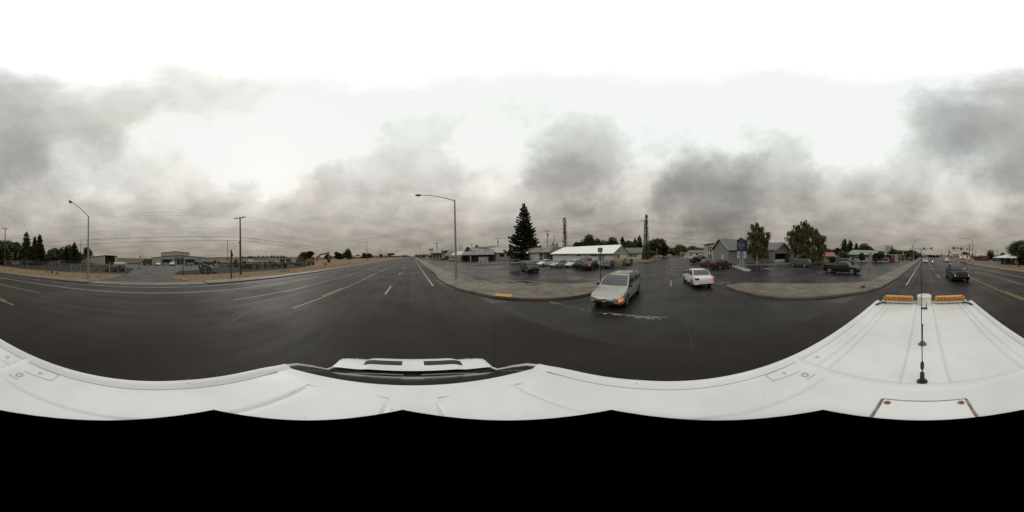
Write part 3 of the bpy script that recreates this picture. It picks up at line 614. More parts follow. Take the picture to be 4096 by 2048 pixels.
    for q_ in wx:
        for sd in (-1, 1):
            w_ = MB().disc((q_, sd*(Wc/2-.11), rw), (0, 1, 0), rw, .21, 20).build('wheel', tyre, t, smooth=40)
            rm = MB().disc((q_, sd*(Wc/2-.006), rw), (0, 1, 0), rw*.66, .02, 16).build('rim', rims or rimm, w_)
            sp = MB()
            for k in range(5):
                a = 2*PI*k/5+.3; c_, s_ = math.cos(a), math.sin(a); yy = sd*(Wc/2+.006)
                sp.add([(q_+c_*rw*.16-s_*.035, yy, rw+s_*rw*.16+c_*.035), (q_+c_*rw*.60-s_*.05, yy, rw+s_*rw*.60+c_*.05), (q_+c_*rw*.60+s_*.05-s_*.0, yy, rw+s_*rw*.60-c_*.05), (q_+c_*rw*.16+s_*.035, yy, rw+s_*rw*.16-c_*.035)], [(0, 1, 2, 3)])
            sp.build('spokes', trim, w_)
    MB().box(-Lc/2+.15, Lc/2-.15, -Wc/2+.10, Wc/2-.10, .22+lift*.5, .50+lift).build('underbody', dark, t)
    zt0 = lerpl(s['top'], .02); zr0 = lerpl(s['top'], .985)
    e = .84
    hl = lit and lit.get('head'); tl = lit and lit.get('tail')
    def sw(x, k=1.014): e_ = max(0, (abs(x)/(Lc/2)-.80)/.20); return Wc/2*(1-.13*e_**2.5)*k+.004
    for sd in (-1, 1):
        zl = zt0-.17
        o_ = MB().add([(Lc/2+.078, sd*Wc/2*.50, zl-.07), (Lc/2+.068, sd*Wc/2*.76, zl-.075), (Lc/2+.040, sd*Wc/2*.855, zl-.075), (Lc/2-.01, sd*sw(Lc/2-.01), zl-.07), (Lc/2-.20, sd*sw(Lc/2-.20), zl-.03), (Lc/2-.24, sd*sw(Lc/2-.24, .995), zl+.085), (Lc/2-.01, sd*sw(Lc/2-.01, .99), zl+.08), (Lc/2+.034, sd*Wc/2*.83, zl+.07), (Lc/2+.058, sd*Wc/2*.74, zl+.065), (Lc/2+.066, sd*Wc/2*.50, zl+.055)], [(0, 1, 8, 9), (1, 2, 7, 8), (2, 3, 6, 7), (3, 4, 5, 6)])
        o_.build('headlight', headon if hl == 'white' else lampm, t)
        if lit and lit.get('ind') == sd:
            MB().add([(Lc/2+.060, sd*Wc/2*.82, zl-.08), (Lc/2+.046, sd*Wc/2*.87, zl-.08), (Lc/2-.005, sd*(sw(Lc/2)+.008), zl-.075), (Lc/2-.19, sd*(sw(Lc/2-.19)+.008), zl-.04), (Lc/2-.22, sd*(sw(Lc/2-.22)+.006), zl+.095), (Lc/2-.005, sd*(sw(Lc/2)+.004), zl+.09), (Lc/2+.040, sd*Wc/2*.86, zl+.085), (Lc/2+.052, sd*Wc/2*.82, zl+.08)], [(0, 1, 6, 7), (1, 2, 5, 6), (2, 3, 4, 5)]).build('indicator', ambon, t)
        zt_ = zr0-.12 if kind != 'pickup' else zr0-.15; hh = .09 if kind in ('sedan', 'hatch') else .16
        MB().add([(-Lc/2-.070, sd*Wc/2*(.62 if hh < .1 else .74), zt_-hh), (-Lc/2-.046, sd*Wc/2*.855, zt_-hh), (-Lc/2, sd*sw(Lc/2), zt_-hh), (-Lc/2+.16, sd*sw(Lc/2-.16), zt_-hh*.6), (-Lc/2+.16, sd*sw(Lc/2-.16), zt_+hh*.7), (-Lc/2, sd*sw(Lc/2), zt_+hh), (-Lc/2-.040, sd*Wc/2*.85, zt_+hh), (-Lc/2-.062, sd*Wc/2*(.62 if hh < .1 else .74), zt_+hh)], [(0, 1, 6, 7), (1, 2, 5, 6), (2, 3, 4, 5)]).build('taillight', tailon if tl and (tl is True or tl == sd) else tailm, t)
        xm = X(cb)-.32; MB().cbox((xm, sd*(Wc/2+.06), s['belt']+.10), (.11, .17, .13)).build('mirror', trim if kind in ('pickup', 'minivan', 'sedan') else pm_, t)
    if kind != 'minivan': MB().add([(Lc/2+.082, -Wc/2*.44, zt0-.26), (Lc/2+.082, Wc/2*.44, zt0-.26), (Lc/2+.072, Wc/2*.46, zt0-.13), (Lc/2+.072, -Wc/2*.46, zt0-.13)], [(0, 1, 2, 3)]).build('grille', trim, t)
    for ya, yb in (((-.60, -.10), (.10, .60)) if kind == 'minivan' else ((-.58, .58),)): MB().add([(Lc/2+.083, Wc/2*ya, sill+.10), (Lc/2+.083, Wc/2*yb, sill+.10), (Lc/2+.083, Wc/2*yb*.97, sill+.17), (Lc/2+.083, Wc/2*ya*.97, sill+.17)], [(0, 1, 2, 3)]).build('air_intake', trim, t)
    if kind in ('suv', 'pickup', 'minivan', 'van'): MB().box(-Lc/2-.13, -Lc/2+.1, -Wc/2*.86, Wc/2*.86, sill+.06, sill+.28).build('bumper', trim if kind != 'minivan' else pm_, t)
    dl = MB()
    for f in (cb+.08, .5*(cb+cbr)+.01, cbr-.06):
        for sd in (-1, 1):
            if sill+.1 < 1: dl.add([(X(f)-.006, sd*(Wc/2*1.008), .50+lift), (X(f)+.006, sd*(Wc/2*1.008), .50+lift), (X(f)+.006, sd*(Wc/2*1.008), s['belt']-.26), (X(f)-.006, sd*(Wc/2*1.008), s['belt']-.26)], [(0, 1, 2, 3)])
    dl.build('door_seam', trim, t)
    if kind == 'pickup':
        x1, x0 = X(.62), X(.985); MB().box(x0, x1, -Wc/2*.80, Wc/2*.80, 1.20, 1.23).build('bed_opening', dark, t)
        for sd in (-1, 1): MB().box(x0-.03, x1+.03, sd*Wc/2*.84-.045, sd*Wc/2*.84+.045, 1.19, 1.26).build('bed_rail', pm_, t)
        MB().box(x0-.06, x0+.0, -Wc/2*.84, Wc/2*.84, 1.18, 1.26).build('tailgate', pm_, t)
    if guard:
        g_ = MB().tube([(Lc/2+.12, -.62, .45), (Lc/2+.14, -.62, 1.05), (Lc/2+.14, .62, 1.05), (Lc/2+.12, .62, .45)], .035, 8).tube([(Lc/2+.12, -.85, .62), (Lc/2+.14, .85, .62)], .05, 8).tube([(Lc/2+.13, -.62, .85), (Lc/2+.13, .62, .85)], .025, 6).build('brush_guard', trim, t)
        for sd in (-1, 1): MB().disc((Lc/2+.16, sd*.72, .72), (1, 0, 0), .085, .05, 14).build('fog_light', M('foglamp', (.5, .48, .42), .2, emit=.25), t)
    if cargo == 'rack':
        MB().tube([(X(ct)-.1, -Wc/2*.7, Hc+.03), (X(cr2)+.1, -Wc/2*.7, Hc+.03)], .02, 6).tube([(X(ct)-.1, Wc/2*.7, Hc+.03), (X(cr2)+.1, Wc/2*.7, Hc+.03)], .02, 6).build('roof_rail', trim, t)
    return t
pw = paint('white', (.62, .62, .59)); ps = paint('silver', (.33, .315, .28), .28, .3); pb = paint('black', (.008, .008, .009)); pdg = paint('dark_grey', (.030, .031, .032))
prd = paint('maroon', (.038, .007, .008)); pgr = paint('grey', (.075, .076, .073), .3, .3); pred = paint('red', (.34, .03, .02)); pbe = paint('beige', (.30, .27, .21)); pch = paint('champagne', (.37, .34, .29), .3, .3)
pk = 'cars parked in front of the white-roofed hall'
mv = car('minivan', 'silver minivan with amber indicator turning out of the side street', 'minivan', 9.42, 2.88, 178, 'minivan', ps, lit={'ind': 1}, pillars=(.40, ))
MB().box(-1.3, .05, -.56, .56, 1.540, 1.553).build('sunroof_panel', M('paint_silver', (0, 0, 0)), mv)
for sd in (-1, 1): MB().tube([(.25, sd*.60, 1.55), (-1.65, sd*.58, 1.54)], .018, 6).build('roof_rail', trim, mv)
MB().add([(2.380, -.13, .50), (2.380, .13, .50), (2.376, .10, .55), (2.376, -.10, .55)], [(0, 1, 2, 3)]).build('badge', trim, mv)
ws = car('sedan', 'white sedan with its right brake light glowing, entering the side street', 'car', 14.25, -2.50, 9, 'sedan', pw, lit={'tail': -1}, z=0)
ws.scale = (.93, .94, .955)
MB().tube([(-.55, 0, 1.46), (-.72, 0, 1.62)], .006, 6).build('roof_aerial', trim, ws)
car('suv', 'black suv standing in the lot behind the corner pavement', 'car', 16.95, 19.5, 249, 'suv', pdg)
car('sedan', 'white sedan nose-out in front of the glazed wing', 'car', 26.6, 25.1, 178, 'sedan', pw, pk, scale=1.02)
car('sedan', 'silver sedan parked between a white sedan and a white coupe', 'car', 26.1, 20.6, 172, 'sedan', pch, pk)
car('hatchback', 'pale coupe parked beside the dark pickup', 'car', 27.3, 17.9, 176, 'hatch', paint('cream', (.50, .48, .44)), pk, scale=.98)
car('pickup_truck', 'dark pickup parked nose-out before the white-roofed hall', 'pickup', 27.4, 15.0, 178, 'pickup', pb, pk)
car('convertible', 'black coupe parked tail-out next to the street sign', 'car', 25.3, 13.0, 4, 'sedan', pb, pk, lit={'tail': -1})
car('hatchback', 'dark hatchback parked at the right end of the hall', 'car', 28.3, 11.05, 185, 'hatch', pdg, pk)
car('hatchback', 'dark car parked under the hall carport with yellow lamps', 'car', 36.3, 9.2, 182, 'hatch', paint('olive', (.035, .032, .02)))
car('suv', 'maroon suv parked nose to the gabled office', 'car', 27.6, -9.3, -62, 'suv', prd, 'cars parked beside the side street', scale=.95)
car('sedan', 'grey sedan parked behind the maroon suv', 'car', 33.2, -8.6, -62, 'hatch', pgr, 'cars parked beside the side street')
car('pickup_truck', 'black pickup parked behind the grey sedan', 'pickup', 41.5, -8.4, -66, 'pickup', pb, 'cars parked beside the side street')
car('pickup_truck', 'maroon pickup parked beyond the gabled office', 'pickup', 63, -12.6, -70, 'pickup', prd, 'cars parked beside the side street')
car('suv', 'white suv parked far down the side street', 'car', 72, -9.5, -75, 'suv', pw, 'cars parked beside the side street')
for i, (x, y, k, p_, l_) in enumerate(((88, -11, 'sedan', pw, 'small white car far down the side street on the right'), (103, -12, 'sedan', prd, 'small red car far down the side street on the right'), (120, -12.5, 'hatch', pgr, 'small grey car far down the side street on the right'), (150, -1.2, 'sedan', pw, 'small white car parked far left of the side street'))):
    car('parked_car', l_, 'car', x, y, -80, k, p_, 'cars parked beside the side street')
car('crossover', 'silver-grey crossover parked before the porch of the gabled office', 'car', 23.9, -25.2, 22, 'suv', pgr, None)
bp = car('pickup_truck', 'black extended-cab pickup crossing the lot toward the road', 'pickup', 11.65, -21.2, 188.5, 'pickup', pb, pillars=(.60,), scale=.95)
car('suv', 'black suv partly hidden behind the crossing black pickup', 'car', 20.6, -39.6, 200, 'suv', pb)
hm = car('pickup_truck', 'dark boxy pickup with brush guard driving behind the van', 'pickup', -4.05, -20.05, 90, 'pickup', pdg, guard=True, lift=.12, scale=1.03)
car('pickup_truck', 'white pickup with amber roof light approaching in the right lane', 'pickup', -.5, -67.5, 90, 'pickup', pw)
MB().box(-.6, .6, -.1, .1, 1.9, 2.02).build('roof_light', amb, bpy.data.objects['pickup_truck.006' if 'pickup_truck.006' in bpy.data.objects else 'pickup_truck'])
car('delivery_van', 'white van driving away beyond the gas station entrance', 'van', -10.9, -80.3, -90, 'van', pw)
car('hatchback', 'red hatchback driving away in the far lane', 'car', -14.4, -59.2, -90, 'hatch', pred)
car('sedan', 'dark sedan driving away down the road ahead with tail lights on', 'car', .3, 150, 90, 'sedan', pdg, lit={'tail': True})
car('sedan', 'oncoming car with headlights on far down the road ahead', 'car', -14.5, 230, -90, 'sedan', pgr, lit={'head': 'white'})
car('sedan', 'small blue-grey car far ahead in the centre of the road', 'car', -4, 210, 90, 'sedan', pgr)
car('pickup_truck', 'white pickup parked far ahead by the right kerb', 'pickup', 15.5, 168, -80, 'pickup', pw, 'cars parked by the shops ahead')
car('suv', 'dark suv parked ahead by the green-roofed shop', 'car', 17.8, 120, -95, 'suv', pdg, 'cars parked by the shops ahead')
car('sedan', 'dark sedan parked ahead of the green-roofed shop', 'car', 19.6, 98, 20, 'sedan', pdg, 'cars parked by the shops ahead')
car('pickup_truck', 'beige pickup parked under the diner canopy', 'pickup', -37.2, -58.2, 60, 'pickup', pbe, z=.0, scale=.95)
car('sedan', 'white car parked left of the diner', 'car', -52, -96, 150, 'sedan', pw, 'cars parked by the diner')
car('sedan', 'black car parked between the white car and the diner', 'car', -52, -86, 150, 'sedan', pb, 'cars parked by the diner')
yd = 'vehicles in front of the dealership'
car('sedan', 'small white car left of the white truck by the dealership', 'car', -74.5, .5, 20, 'sedan', pw, yd)
car('suv', 'white truck before the dealership entrance', 'truck', -72, 7.2, -10, 'suv', pw, yd, scale=1.08)
car('suv', 'dark suv beside the right window bay of the dealership', 'car', -75, 20.4, 100, 'suv', pb, yd); car('suv', 'dark suv parked right of the other dark suv', 'car', -74, 26, 100, 'suv', pdg, yd)
car('suv', 'white suv parked right of the dealership', 'car', -76, 33.5, 95, 'suv', pw, yd)
car('van', 'white van parked beyond the farm machines', 'van', -100, 66, 60, 'van', pw)
car('sedan', 'black car parked behind by the trees right of the road', 'car', 13.5, -101, 30, 'sedan', pb, 'cars parked far behind on the right'); car('suv', 'dark suv parked far behind beside the black car', 'car', 8.8, -104, 60, 'suv', pdg, 'cars parked far behind on the right')
car('van', 'beige minivan at the gas station', 'van', -25, -118, 10, 'van', pbe); car('suv', 'white suv parked under the gas canopy', 'car', -36, -129, 20, 'suv', pw)
# motorcycle with rider
mc = thing('motorcycle', 'dark motorcycle with one bright headlamp following in the left lane', 'motorcycle', (-3.0, -58.5, 0), R(90))
for x in (-.68, .72):
    w_ = MB().disc((x, 0, .32), (0, 1, 0), .32, .12, 18).build('wheel', tyre, mc); MB().disc((x, 0, .32), (0, 1, 0), .2, .13, 12).build('rim', rimm, w_)
MB().tube([(-.3, 0, .55), (.05, 0, .70), (.45, 0, .80)], [.12, .17, .10], 10).build('fuel_tank', prd, mc, smooth=60)
MB().tube([(-.75, 0, .78), (-.25, 0, .72)], [.10, .14], 10).build('seat', trim, mc)
MB().tube([(.72, .08, .32), (.50, .08, .98)], .025, 6).tube([(.72, -.08, .32), (.50, -.08, .98)], .025, 6).build('fork', rimm, mc)
MB().tube([(.36, -.38, 1.05), (.48, -.15, 1.0), (.48, .15, 1.0), (.36, .38, 1.05)], .018, 6).build('handlebar', trim, mc)
MB().disc((.62, 0, .90), (1, 0, 0), .10, .08, 14).build('headlight', headon, mc); MB().cbox((.02, 0, .45), (.42, .28, .34)).build('engine', rimm, mc)
def skin(name, verts, edges, rad, mat, parent, lab=None):
    me = bpy.data.meshes.new(name); me.from_pydata(verts, edges, []); o = bpy.data.objects.new(name, me); C.objects.link(o); o.parent = parent; me.materials.append(mat)
    o.modifiers.new('s', 'SKIN'); me.skin_vertices[0].data
    for v, r_ in zip(me.skin_vertices[0].data, rad): v.radius = (r_, r_)
    me.skin_vertices[0].data[0].use_root = True; o.modifiers.new('u', 'SUBSURF').levels = 1; return o
cloth = M('dark_jacket', (.02, .018, .018), .8)
rider = thing('person', 'rider in dark jacket and pale helmet sitting on the motorcycle', 'person', (-3.0, -58.5, 0), R(90))
V = [(-.35, 0, .82), (-.25, 0, 1.1), (-.12, 0, 1.36), (-.08, 0, 1.46)]; E_ = [(0, 1), (1, 2), (2, 3)]; RR = [.15, .15, .14, .06]
for sd in (-1, 1):
    k = len(V); V += [(-.10, sd*.19, 1.38), (.08, sd*.30, 1.18), (.34, sd*.34, 1.07), (-.20, sd*.12, .80), (.18, sd*.20, .72), (.06, sd*.20, .34), (.16, sd*.20, .28)]
    E_ += [(2, k), (k, k+1), (k+1, k+2), (0, k+3), (k+3, k+4), (k+4, k+5), (k+5, k+6)]; RR += [.07, .05, .04, .10, .08, .055, .045]
skin('body', V, E_, RR, cloth, rider)
hl_ = MB(); 
for i in range(9):
    a = PI*i/8
    for k in range(14): hl_.v.append((-.03+.13*math.sin(a)*math.cos(2*PI*k/14)*1.1, .13*math.sin(a)*math.sin(2*PI*k/14), 1.62+.14*math.cos(a)))
hl_.f = [(i*14+k, i*14+(k+1) % 14, (i+1)*14+(k+1) % 14, (i+1)*14+k) for i in range(8) for k in range(14)]
he = hl_.build('helmet', M('helmet', (.5, .5, .47), .2), rider, smooth=60); MB().add([(.10, -.09, 1.57), (.10, .09, 1.57), (.11, .08, 1.67), (.11, -.08, 1.67)], [(0, 1, 2, 3)]).build('visor', trim, he)
# ================================================================ buildings
pane = M('window_glass', (.028, .032, .034), .12, spec=.6); frame = M('window_frame', (.32, .31, .28), .5); doorm = M('dark_door', (.03, .025, .022), .5)
def frame_of(p0, p1):
    p0 = Vector((p0[0], p0[1])); p1 = Vector((p1[0], p1[1])); d = p1-p0; return p0, math.atan2(d.y, d.x), d.length
def bldg(name, label, p0, p1, cat='building', group=None):
    """local x runs along the front wall from p0 to p1, y away from the viewer (to the left of x)"""
    a, rz, l = frame_of(p0, p1); return thing(name, label, cat, (a.x, a.y, 0), rz, group), l
def shell(t, x0, x1, y0, y1, h, mat, name='wall', z=-.05, th=None): return MB().box(x0, x1, y0, y1, z, h).build(name, mat, t)
def gable_x(t, x0, x1, y0, y1, ze, zr, mat, ov=.5, wall=None, ovx=.4, th=.14, name='roof'):   # ridge along x
    ym = (y0+y1)/2; k = (zr-ze)/(ym-y0); m_ = MB()
    prof = [(y0-ov, ze-ov*k), (ym, zr), (y1+ov, ze-ov*k), (y1+ov, ze-ov*k+th), (ym, zr+th*1.2), (y0-ov, ze-ov*k+th)]
    n = 6; m_.add([(x0-ovx, a, b) for a, b in prof]+[(x1+ovx, a, b) for a, b in prof], [(0, 1, 4, 5), (1, 2, 3, 4), (11, 10, 7, 6), (10, 9, 8, 7), (5, 4, 10, 11), (4, 3, 9, 10), (1, 0, 6, 7), (2, 1, 7, 8), (0, 5, 11, 6), (3, 2, 8, 9)])
    r_ = m_.build(name, mat, t)
    if wall: MB().add([(x, y, z_) for x in (x0+.02, x1-.02) for y, z_ in ((y0+.02, ze-.02), (ym, zr-.04), (y1-.02, ze-.02))], [(0, 2, 1), (3, 4, 5)]).build('gable', wall, t)
    return r_
def gable_y(t, x0, x1, y0, y1, ze, zr, mat, ov=.5, wall=None, ovy=.4, th=.14, name='roof', xm=None):   # ridge along y, gable faces the viewer
    xm = (x0+x1)/2 if xm is None else xm; k = (zr-ze)/(xm-x0); k2 = (zr-ze)/(x1-xm)
    prof = [(x0-ov, ze-ov*k), (xm, zr), (x1+ov, ze-ov*k2), (x1+ov, ze-ov*k2+th), (xm, zr+th*1.2), (x0-ov, ze-ov*k+th)]
    r_ = MB().add([(a, y0-ovy, b) for a, b in prof]+[(a, y1+ovy, b) for a, b in prof], [(0, 1, 4, 5), (1, 2, 3, 4), (11, 10, 7, 6), (10, 9, 8, 7), (5, 4, 10, 11), (4, 3, 9, 10), (1, 0, 6, 7), (2, 1, 7, 8), (0, 5, 11, 6), (3, 2, 8, 9)]).build(name, mat, t)
    if wall: MB().add([(x, y, z_) for y in (y0+.02, y1-.02) for x, z_ in ((x0+.02, ze-.02), (xm, zr-.04), (x1-.02, ze-.02))], [(0, 2, 1), (3, 4, 5)]).build('gable', wall, t)
    return r_
def window(t, x0, x1, z0, z1, y=0.0, mull=1, fm=None, rail=0, name='window', pm2=None):
    f = MB().box(x0, x1, y-.035, y+.02, z0, z0+.06).box(x0, x1, y-.035, y+.02, z1-.06, z1).box(x0, x0+.06, y-.033, y+.02, z0+.06, z1-.06).box(x1-.06, x1, y-.033, y+.02, z0+.06, z1-.06)
    for k in range(1, mull): x = x0+(x1-x0)*k/mull; f.box(x-.025, x+.025, y-.030, y+.02, z0+.06, z1-.06)
    for k in range(1, rail+1): z_ = z0+(z1-z0)*k/(rail+1); f.box(x0+.06, x1-.06, y-.028, y+.02, z_-.025, z_+.025)
    o = f.build(name, fm or frame, t); MB().box(x0+.04, x1-.04, y-.012, y+.01, z0+.04, z1-.04).build('pane', pm2 or pane, o); return o
def door(t, x0, x1, z1, y=0.0, m_=None):
    o = MB().box(x0, x1, y-.03, y+.02, .02, z1).build('door', m_ or doorm, t); MB().box(x1-.16, x1-.10, y-.06, y-.031, .95, 1.1).build('handle', frame, o); return o
def vents(t, pts, r=.10, h=.45):
    for x, y, z_ in pts: MB().cyl((x, y, z_), r, h, 10).build('roof_vent', M('vent_metal', (.12, .12, .12), .5, .5), t)
shingle = M('grey_shingle', (.125, .128, .115), .85, var=.2, scale=2, stripe=(2, .17, .12, .75)); palewall = M('pale_panel', (.52, .49, .42), .7, var=.08, scale=1.5, stripe=(0, .30, .07, .75))
whitemetal = M('white_metal_roof', (.74, .74, .70), .4, var=.05, scale=.8, stripe=(0, .60, .03, .9)); lav = M('pale_board_wall', (.47, .465, .45), .7, var=.08, scale=1.2, stripe=(0, .20, .10, .72))
cream = M('cream_wall', (.36, .34, .27), .7, var=.06); trimw = M('pale_trim', (.46, .44, .37), .6); greym = M('mansard_grey', (.21, .205, .19), .6, var=.10, scale=1, stripe=(0, .45, .04, .85))

def loc(t, v): return Matrix.Translation(t.location).to_4x4() and (Matrix.Rotation(-t.rotation_euler.z, 4, 'Z') @ (Vector((v[0], v[1], 0))-Vector(t.location)))
# --- office with glazed left bay and grey mansard
t, l = bldg('office_building', 'low pale building with grey mansard roof left of the white-roofed hall', (43.6, 53.4), (42.4, 36.6))
shell(t, 0, 12.4, 0, 9, 3.35, palewall); shell(t, 12.4, l+.6, 2.2, 9, 3.35, M('taupe_wall', (.22, .20, .18), .7, var=.08))
MB().add([(-.9, -.9, 3.25), (l-.2, -.9, 3.25), (l-.2, .6, 5.1), (-.2, .6, 5.1), (-.2, 9, 5.1), (l-.2, 9, 5.1), (-.9, 9.9, 3.25), (l-.2, 9.9, 3.25)], [(0, 1, 2, 3), (3, 2, 5, 4), (0, 3, 4, 6), (0, 6, 7, 1), (4, 5, 7, 6), (1, 7, 5, 2)]).build('roof', greym, t)
MB().box(11.0, 11.5, -.72, -.40, 3.3, 5.0).build('roof_panel', M('pale_seam', (.33, .32, .29), .6), t)
window(t, .35, 4.4, 1.5, 3.2, mull=6, rail=0); window(t, .35, 4.4, .25, 1.4, mull=6, fm=trimw); window(t, 10.0, 12.2, 1.5, 3.2, mull=3); window(t, 10.0, 12.2, .2, 1.35, mull=3)
MB().box(-.35, -.05, -.02, .25, 0, 3.3).build('corner_post', trimw, t); door(t, 13.9, 15.0, 2.2, 2.2)
MB().cbox((3.3, -.55, 3.18), (.16, .16, .12)).build('porch_lamp', M('porch_lamp_lit', (1, .8, .35), .4, emit=5), t)
MB().box(14.2, 15.8, 1.5, 4.2, 4.9, 6.0).build('rooftop_unit', M('rooftop_unit', (.30, .31, .29), .6), t); MB().box(12.2, 13.6, 2.5, 3.8, 5.0, 5.9).build('rooftop_unit', trimw, t)
MB().tube([(14.8, 3, 5.9), (14.8, 3, 9.6)], .05, 6).tube([(15.3, 3, 5.9), (15.3, 3, 9.3)], .05, 6).build('antenna', trim, t)
# --- white-roofed hall with open carport end
t, l = bldg('hall', 'long pale board hall with bright white metal roof and open gable end', (39.4, 33.8), (34.0, 11.9)); D = 6.4
shell(t, 0, l-6.0, 0, D, 2.85, lav); MB().box(l-6, l, 0, .15, -.05, 2.85).build('wall', lav, t)
ze, zr, o = 2.92, 4.72, .55; th = .12
MB().add([(-.9, -o, ze-.25), (l+.35, -o, ze-.25), (l+.35, D/2, zr), (1.9, D/2, zr), (-.9, D+o, ze-.25), (l+.35, D+o, ze-.25)], [(0, 1, 2, 3), (3, 2, 5, 4), (0, 3, 4)]).build('roof', whitemetal, t)
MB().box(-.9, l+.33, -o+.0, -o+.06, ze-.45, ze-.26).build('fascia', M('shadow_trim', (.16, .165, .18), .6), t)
MB().add([(l+.20, -.35, ze-.30), (l+.20, D+.35, ze-.30), (l+.20, D/2, zr-.12)], [(0, 1, 2)]).build('gable', M('gable_siding', (.33, .335, .33), .7, stripe=(2, .22, .10, .75)), t)
MB().box(l+.1, l+.3, 0, D, ze-.42, ze-.27).build('carport_beam', trimw, t); MB().box(l-.02, l+.12, D-.1, D+.04, 0, ze-.3).build('carport_post', trimw, t)
for x0, x1, z0 in ((3.4, 7.2, 2.15), (10.9, 12.4, 2.0), (16.0, 17.9, 2.0)): window(t, x0, x1, z0, 2.62, mull=2)
MB().box(18.3, 20.4, -.035, 0, .9, 2.65).build('wall_patch', M('taupe_patch', (.20, .18, .165), .7), t); MB().box(20.1, 20.45, -.06, -.036, 1.2, 2.0).build('meter_box', trimw, t)
# --- grey roofed house behind
t, l = bldg('house', 'grey shingled house behind the carport of the hall', P(2478, 74), P(2566, 72)); shell(t, 0, l, 0, 8, 2.9, trimw); gable_x(t, 0, l, 0, 8, 2.9, 5.0, shingle, .7, wall=trimw)
for k in range(4): window(t, l*.42+k*1.0, l*.42+k*1.0+.8, .9, 2.3)
# --- gabled office
gw = M('grey_clapboard', (.205, .20, .178), .75, var=.08, scale=.8, stripe=(2, .16, .14, .72)); tr2 = M('office_trim', (.42, .40, .35), .6)
t, l = bldg('gabled_office', 'grey clapboard office with shingled gables behind the pylon sign', (37.4, -14.5), (46.7, -49.2)); D = 7.3
shell(t, 0, l, 0, D, 3.9, gw); gable_x(t, 0, l, 0, D, 3.95, 6.45, shingle, .55, wall=gw, ovx=.5)
MB().box(-.5, 15.0, -.60, -.54, 3.45, 3.78).box(23.9, l+.5, -.60, -.54, 3.45, 3.78).build('fascia', tr2, t)
for s in (-1, 1): MB().add([(-.53, D/2, 6.47), (-.53, D/2, 6.85-.05), (-.53, D/2+s*(D/2+.6), 3.88), (-.53, D/2+s*(D/2+.6), 3.50)], [(0, 1, 2, 3)]).add([(-.50, D/2, 6.47), (-.50, D/2, 6.85-.05), (-.50, D/2+s*(D/2+.6), 3.88), (-.50, D/2+s*(D/2+.6), 3.50)], [(3, 2, 1, 0)]).build('bargeboard', tr2, t)
MB().box(-.04, -.002, 2.2, 3.0, .05, 2.35).build('door', trimw, t); MB().box(-.05, -.002, 2.4, 2.75, 2.75, 2.95).build('wall_light', trim, t)
y0 = -2.6; MB().box(14.9, 15.2, y0, 0, 0, 3.9).box(23.3, 23.6, y0, 0, 0, 3.9).box(15.2, 23.3, y0, y0+.2, 2.75, 3.9).build('porch', gw, t); MB().box(15.2, 20.4, y0, y0+.2, 0, .95).build('porch_wall', trimw, t)
gable_y(t, 14.9, 23.6, y0, D/2, 3.95, 6.2, shingle, .45, wall=gw, ovy=.5, name='porch_roof')
for s in (-1, 1): MB().add([(19.25, y0-.53, 6.20), (19.25, y0-.53, 5.90), (19.25+s*4.85, y0-.53, 3.36), (19.25+s*4.85, y0-.53, 3.72)], [(0, 1, 2, 3)]).build('bargeboard', tr2, t)
MB().disc((19.25, y0-.02, 4.75), (0, 1, 0), .62, .06, 24).build('round_window', pane, t)
MB().box(15.3, 23.2, -.08, -.01, .1, 2.8).build('entrance_glazing', pane, t); door(t, 21.0, 22.9, 2.3, y0+.1)
window(t, 24.0, 24.6, .9, 2.9); window(t, 26.3, 28.3, 1.2, 2.9, mull=1, fm=trimw); window(t, 31, 32.6, 1.2, 2.9)
MB().tube([(24.6, -1.4, .9), (27.0, -1.4, .9)], .03, 6).tube([(24.6, -1.4, .0), (24.6, -1.4, .9)], .03, 6).tube([(25.8, -1.4, .0), (25.8, -1.4, .9)], .03, 6).tube([(27.0, -1.4, 0), (27.0, -1.4, .9)], .03, 6).tube([(24.6, -1.4, .45), (27, -1.4, .45)], .02, 6).build('handrail', trim, t)
vents(t, [(1.6, D/2, 6.5), (9.2, D/2, 6.5)])
MB().tube([(6.0, D, 4), (6.0, D, 9.6)], .03, 6).build('antenna', M('thin_mast', (.3, .25, .2), .6), t)
t, l = bldg('house', 'cream two-storey house with blue-grey roof left of the gabled office', P(2817, 57), P(2858, 53)); shell(t, 0, l, 0, 9, 5.6, cream)
MB().add([(-.6, -.6, 5.5), (l+.6, -.6, 5.9), (l+.6, 9, 7.3), (-.6, 9, 6.4), (-.6, -.6, 5.65), (l+.6, -.6, 6.05), (l+.6, 9, 7.45), (-.6, 9, 6.55)], [(4, 5, 6, 7), (0, 1, 5, 4), (0, 4, 7, 3), (0, 3, 2, 1), (1, 2, 6, 5)]).build('roof', M('blue_grey_roof', (.06, .075, .095), .6), t)
window(t, 2.1, 2.7, 3.3, 4.9); window(t, 3.0, 3.9, 3.0, 4.9); window(t, 2.1, 2.7, .6, 2.3); window(t, 3.0, 3.9, .6, 2.3)
t, l = bldg('house', 'long low grey-roofed house beyond the side street cars', P(2746, 120), P(2822, 112)); shell(t, 0, l, 0, 8, 2.8, trimw); gable_x(t, 0, l, 0, 8, 2.9, 4.6, shingle, .6, wall=trimw); window(t, 3, 5, 1, 2.2); window(t, 8, 10, 1, 2.2)
t, l = bldg('garage', 'small flat grey garage beyond the side street cars', P(2720, 135), P(2746, 132)); shell(t, 0, l, 0, 6, 2.9, M('block_grey', (.2, .2, .19), .7)); door(t, 1, 3.5, 2.2); MB().box(-.2, l+.2, -.2, 6.2, 2.9, 3.1).build('roof', trimw, t)
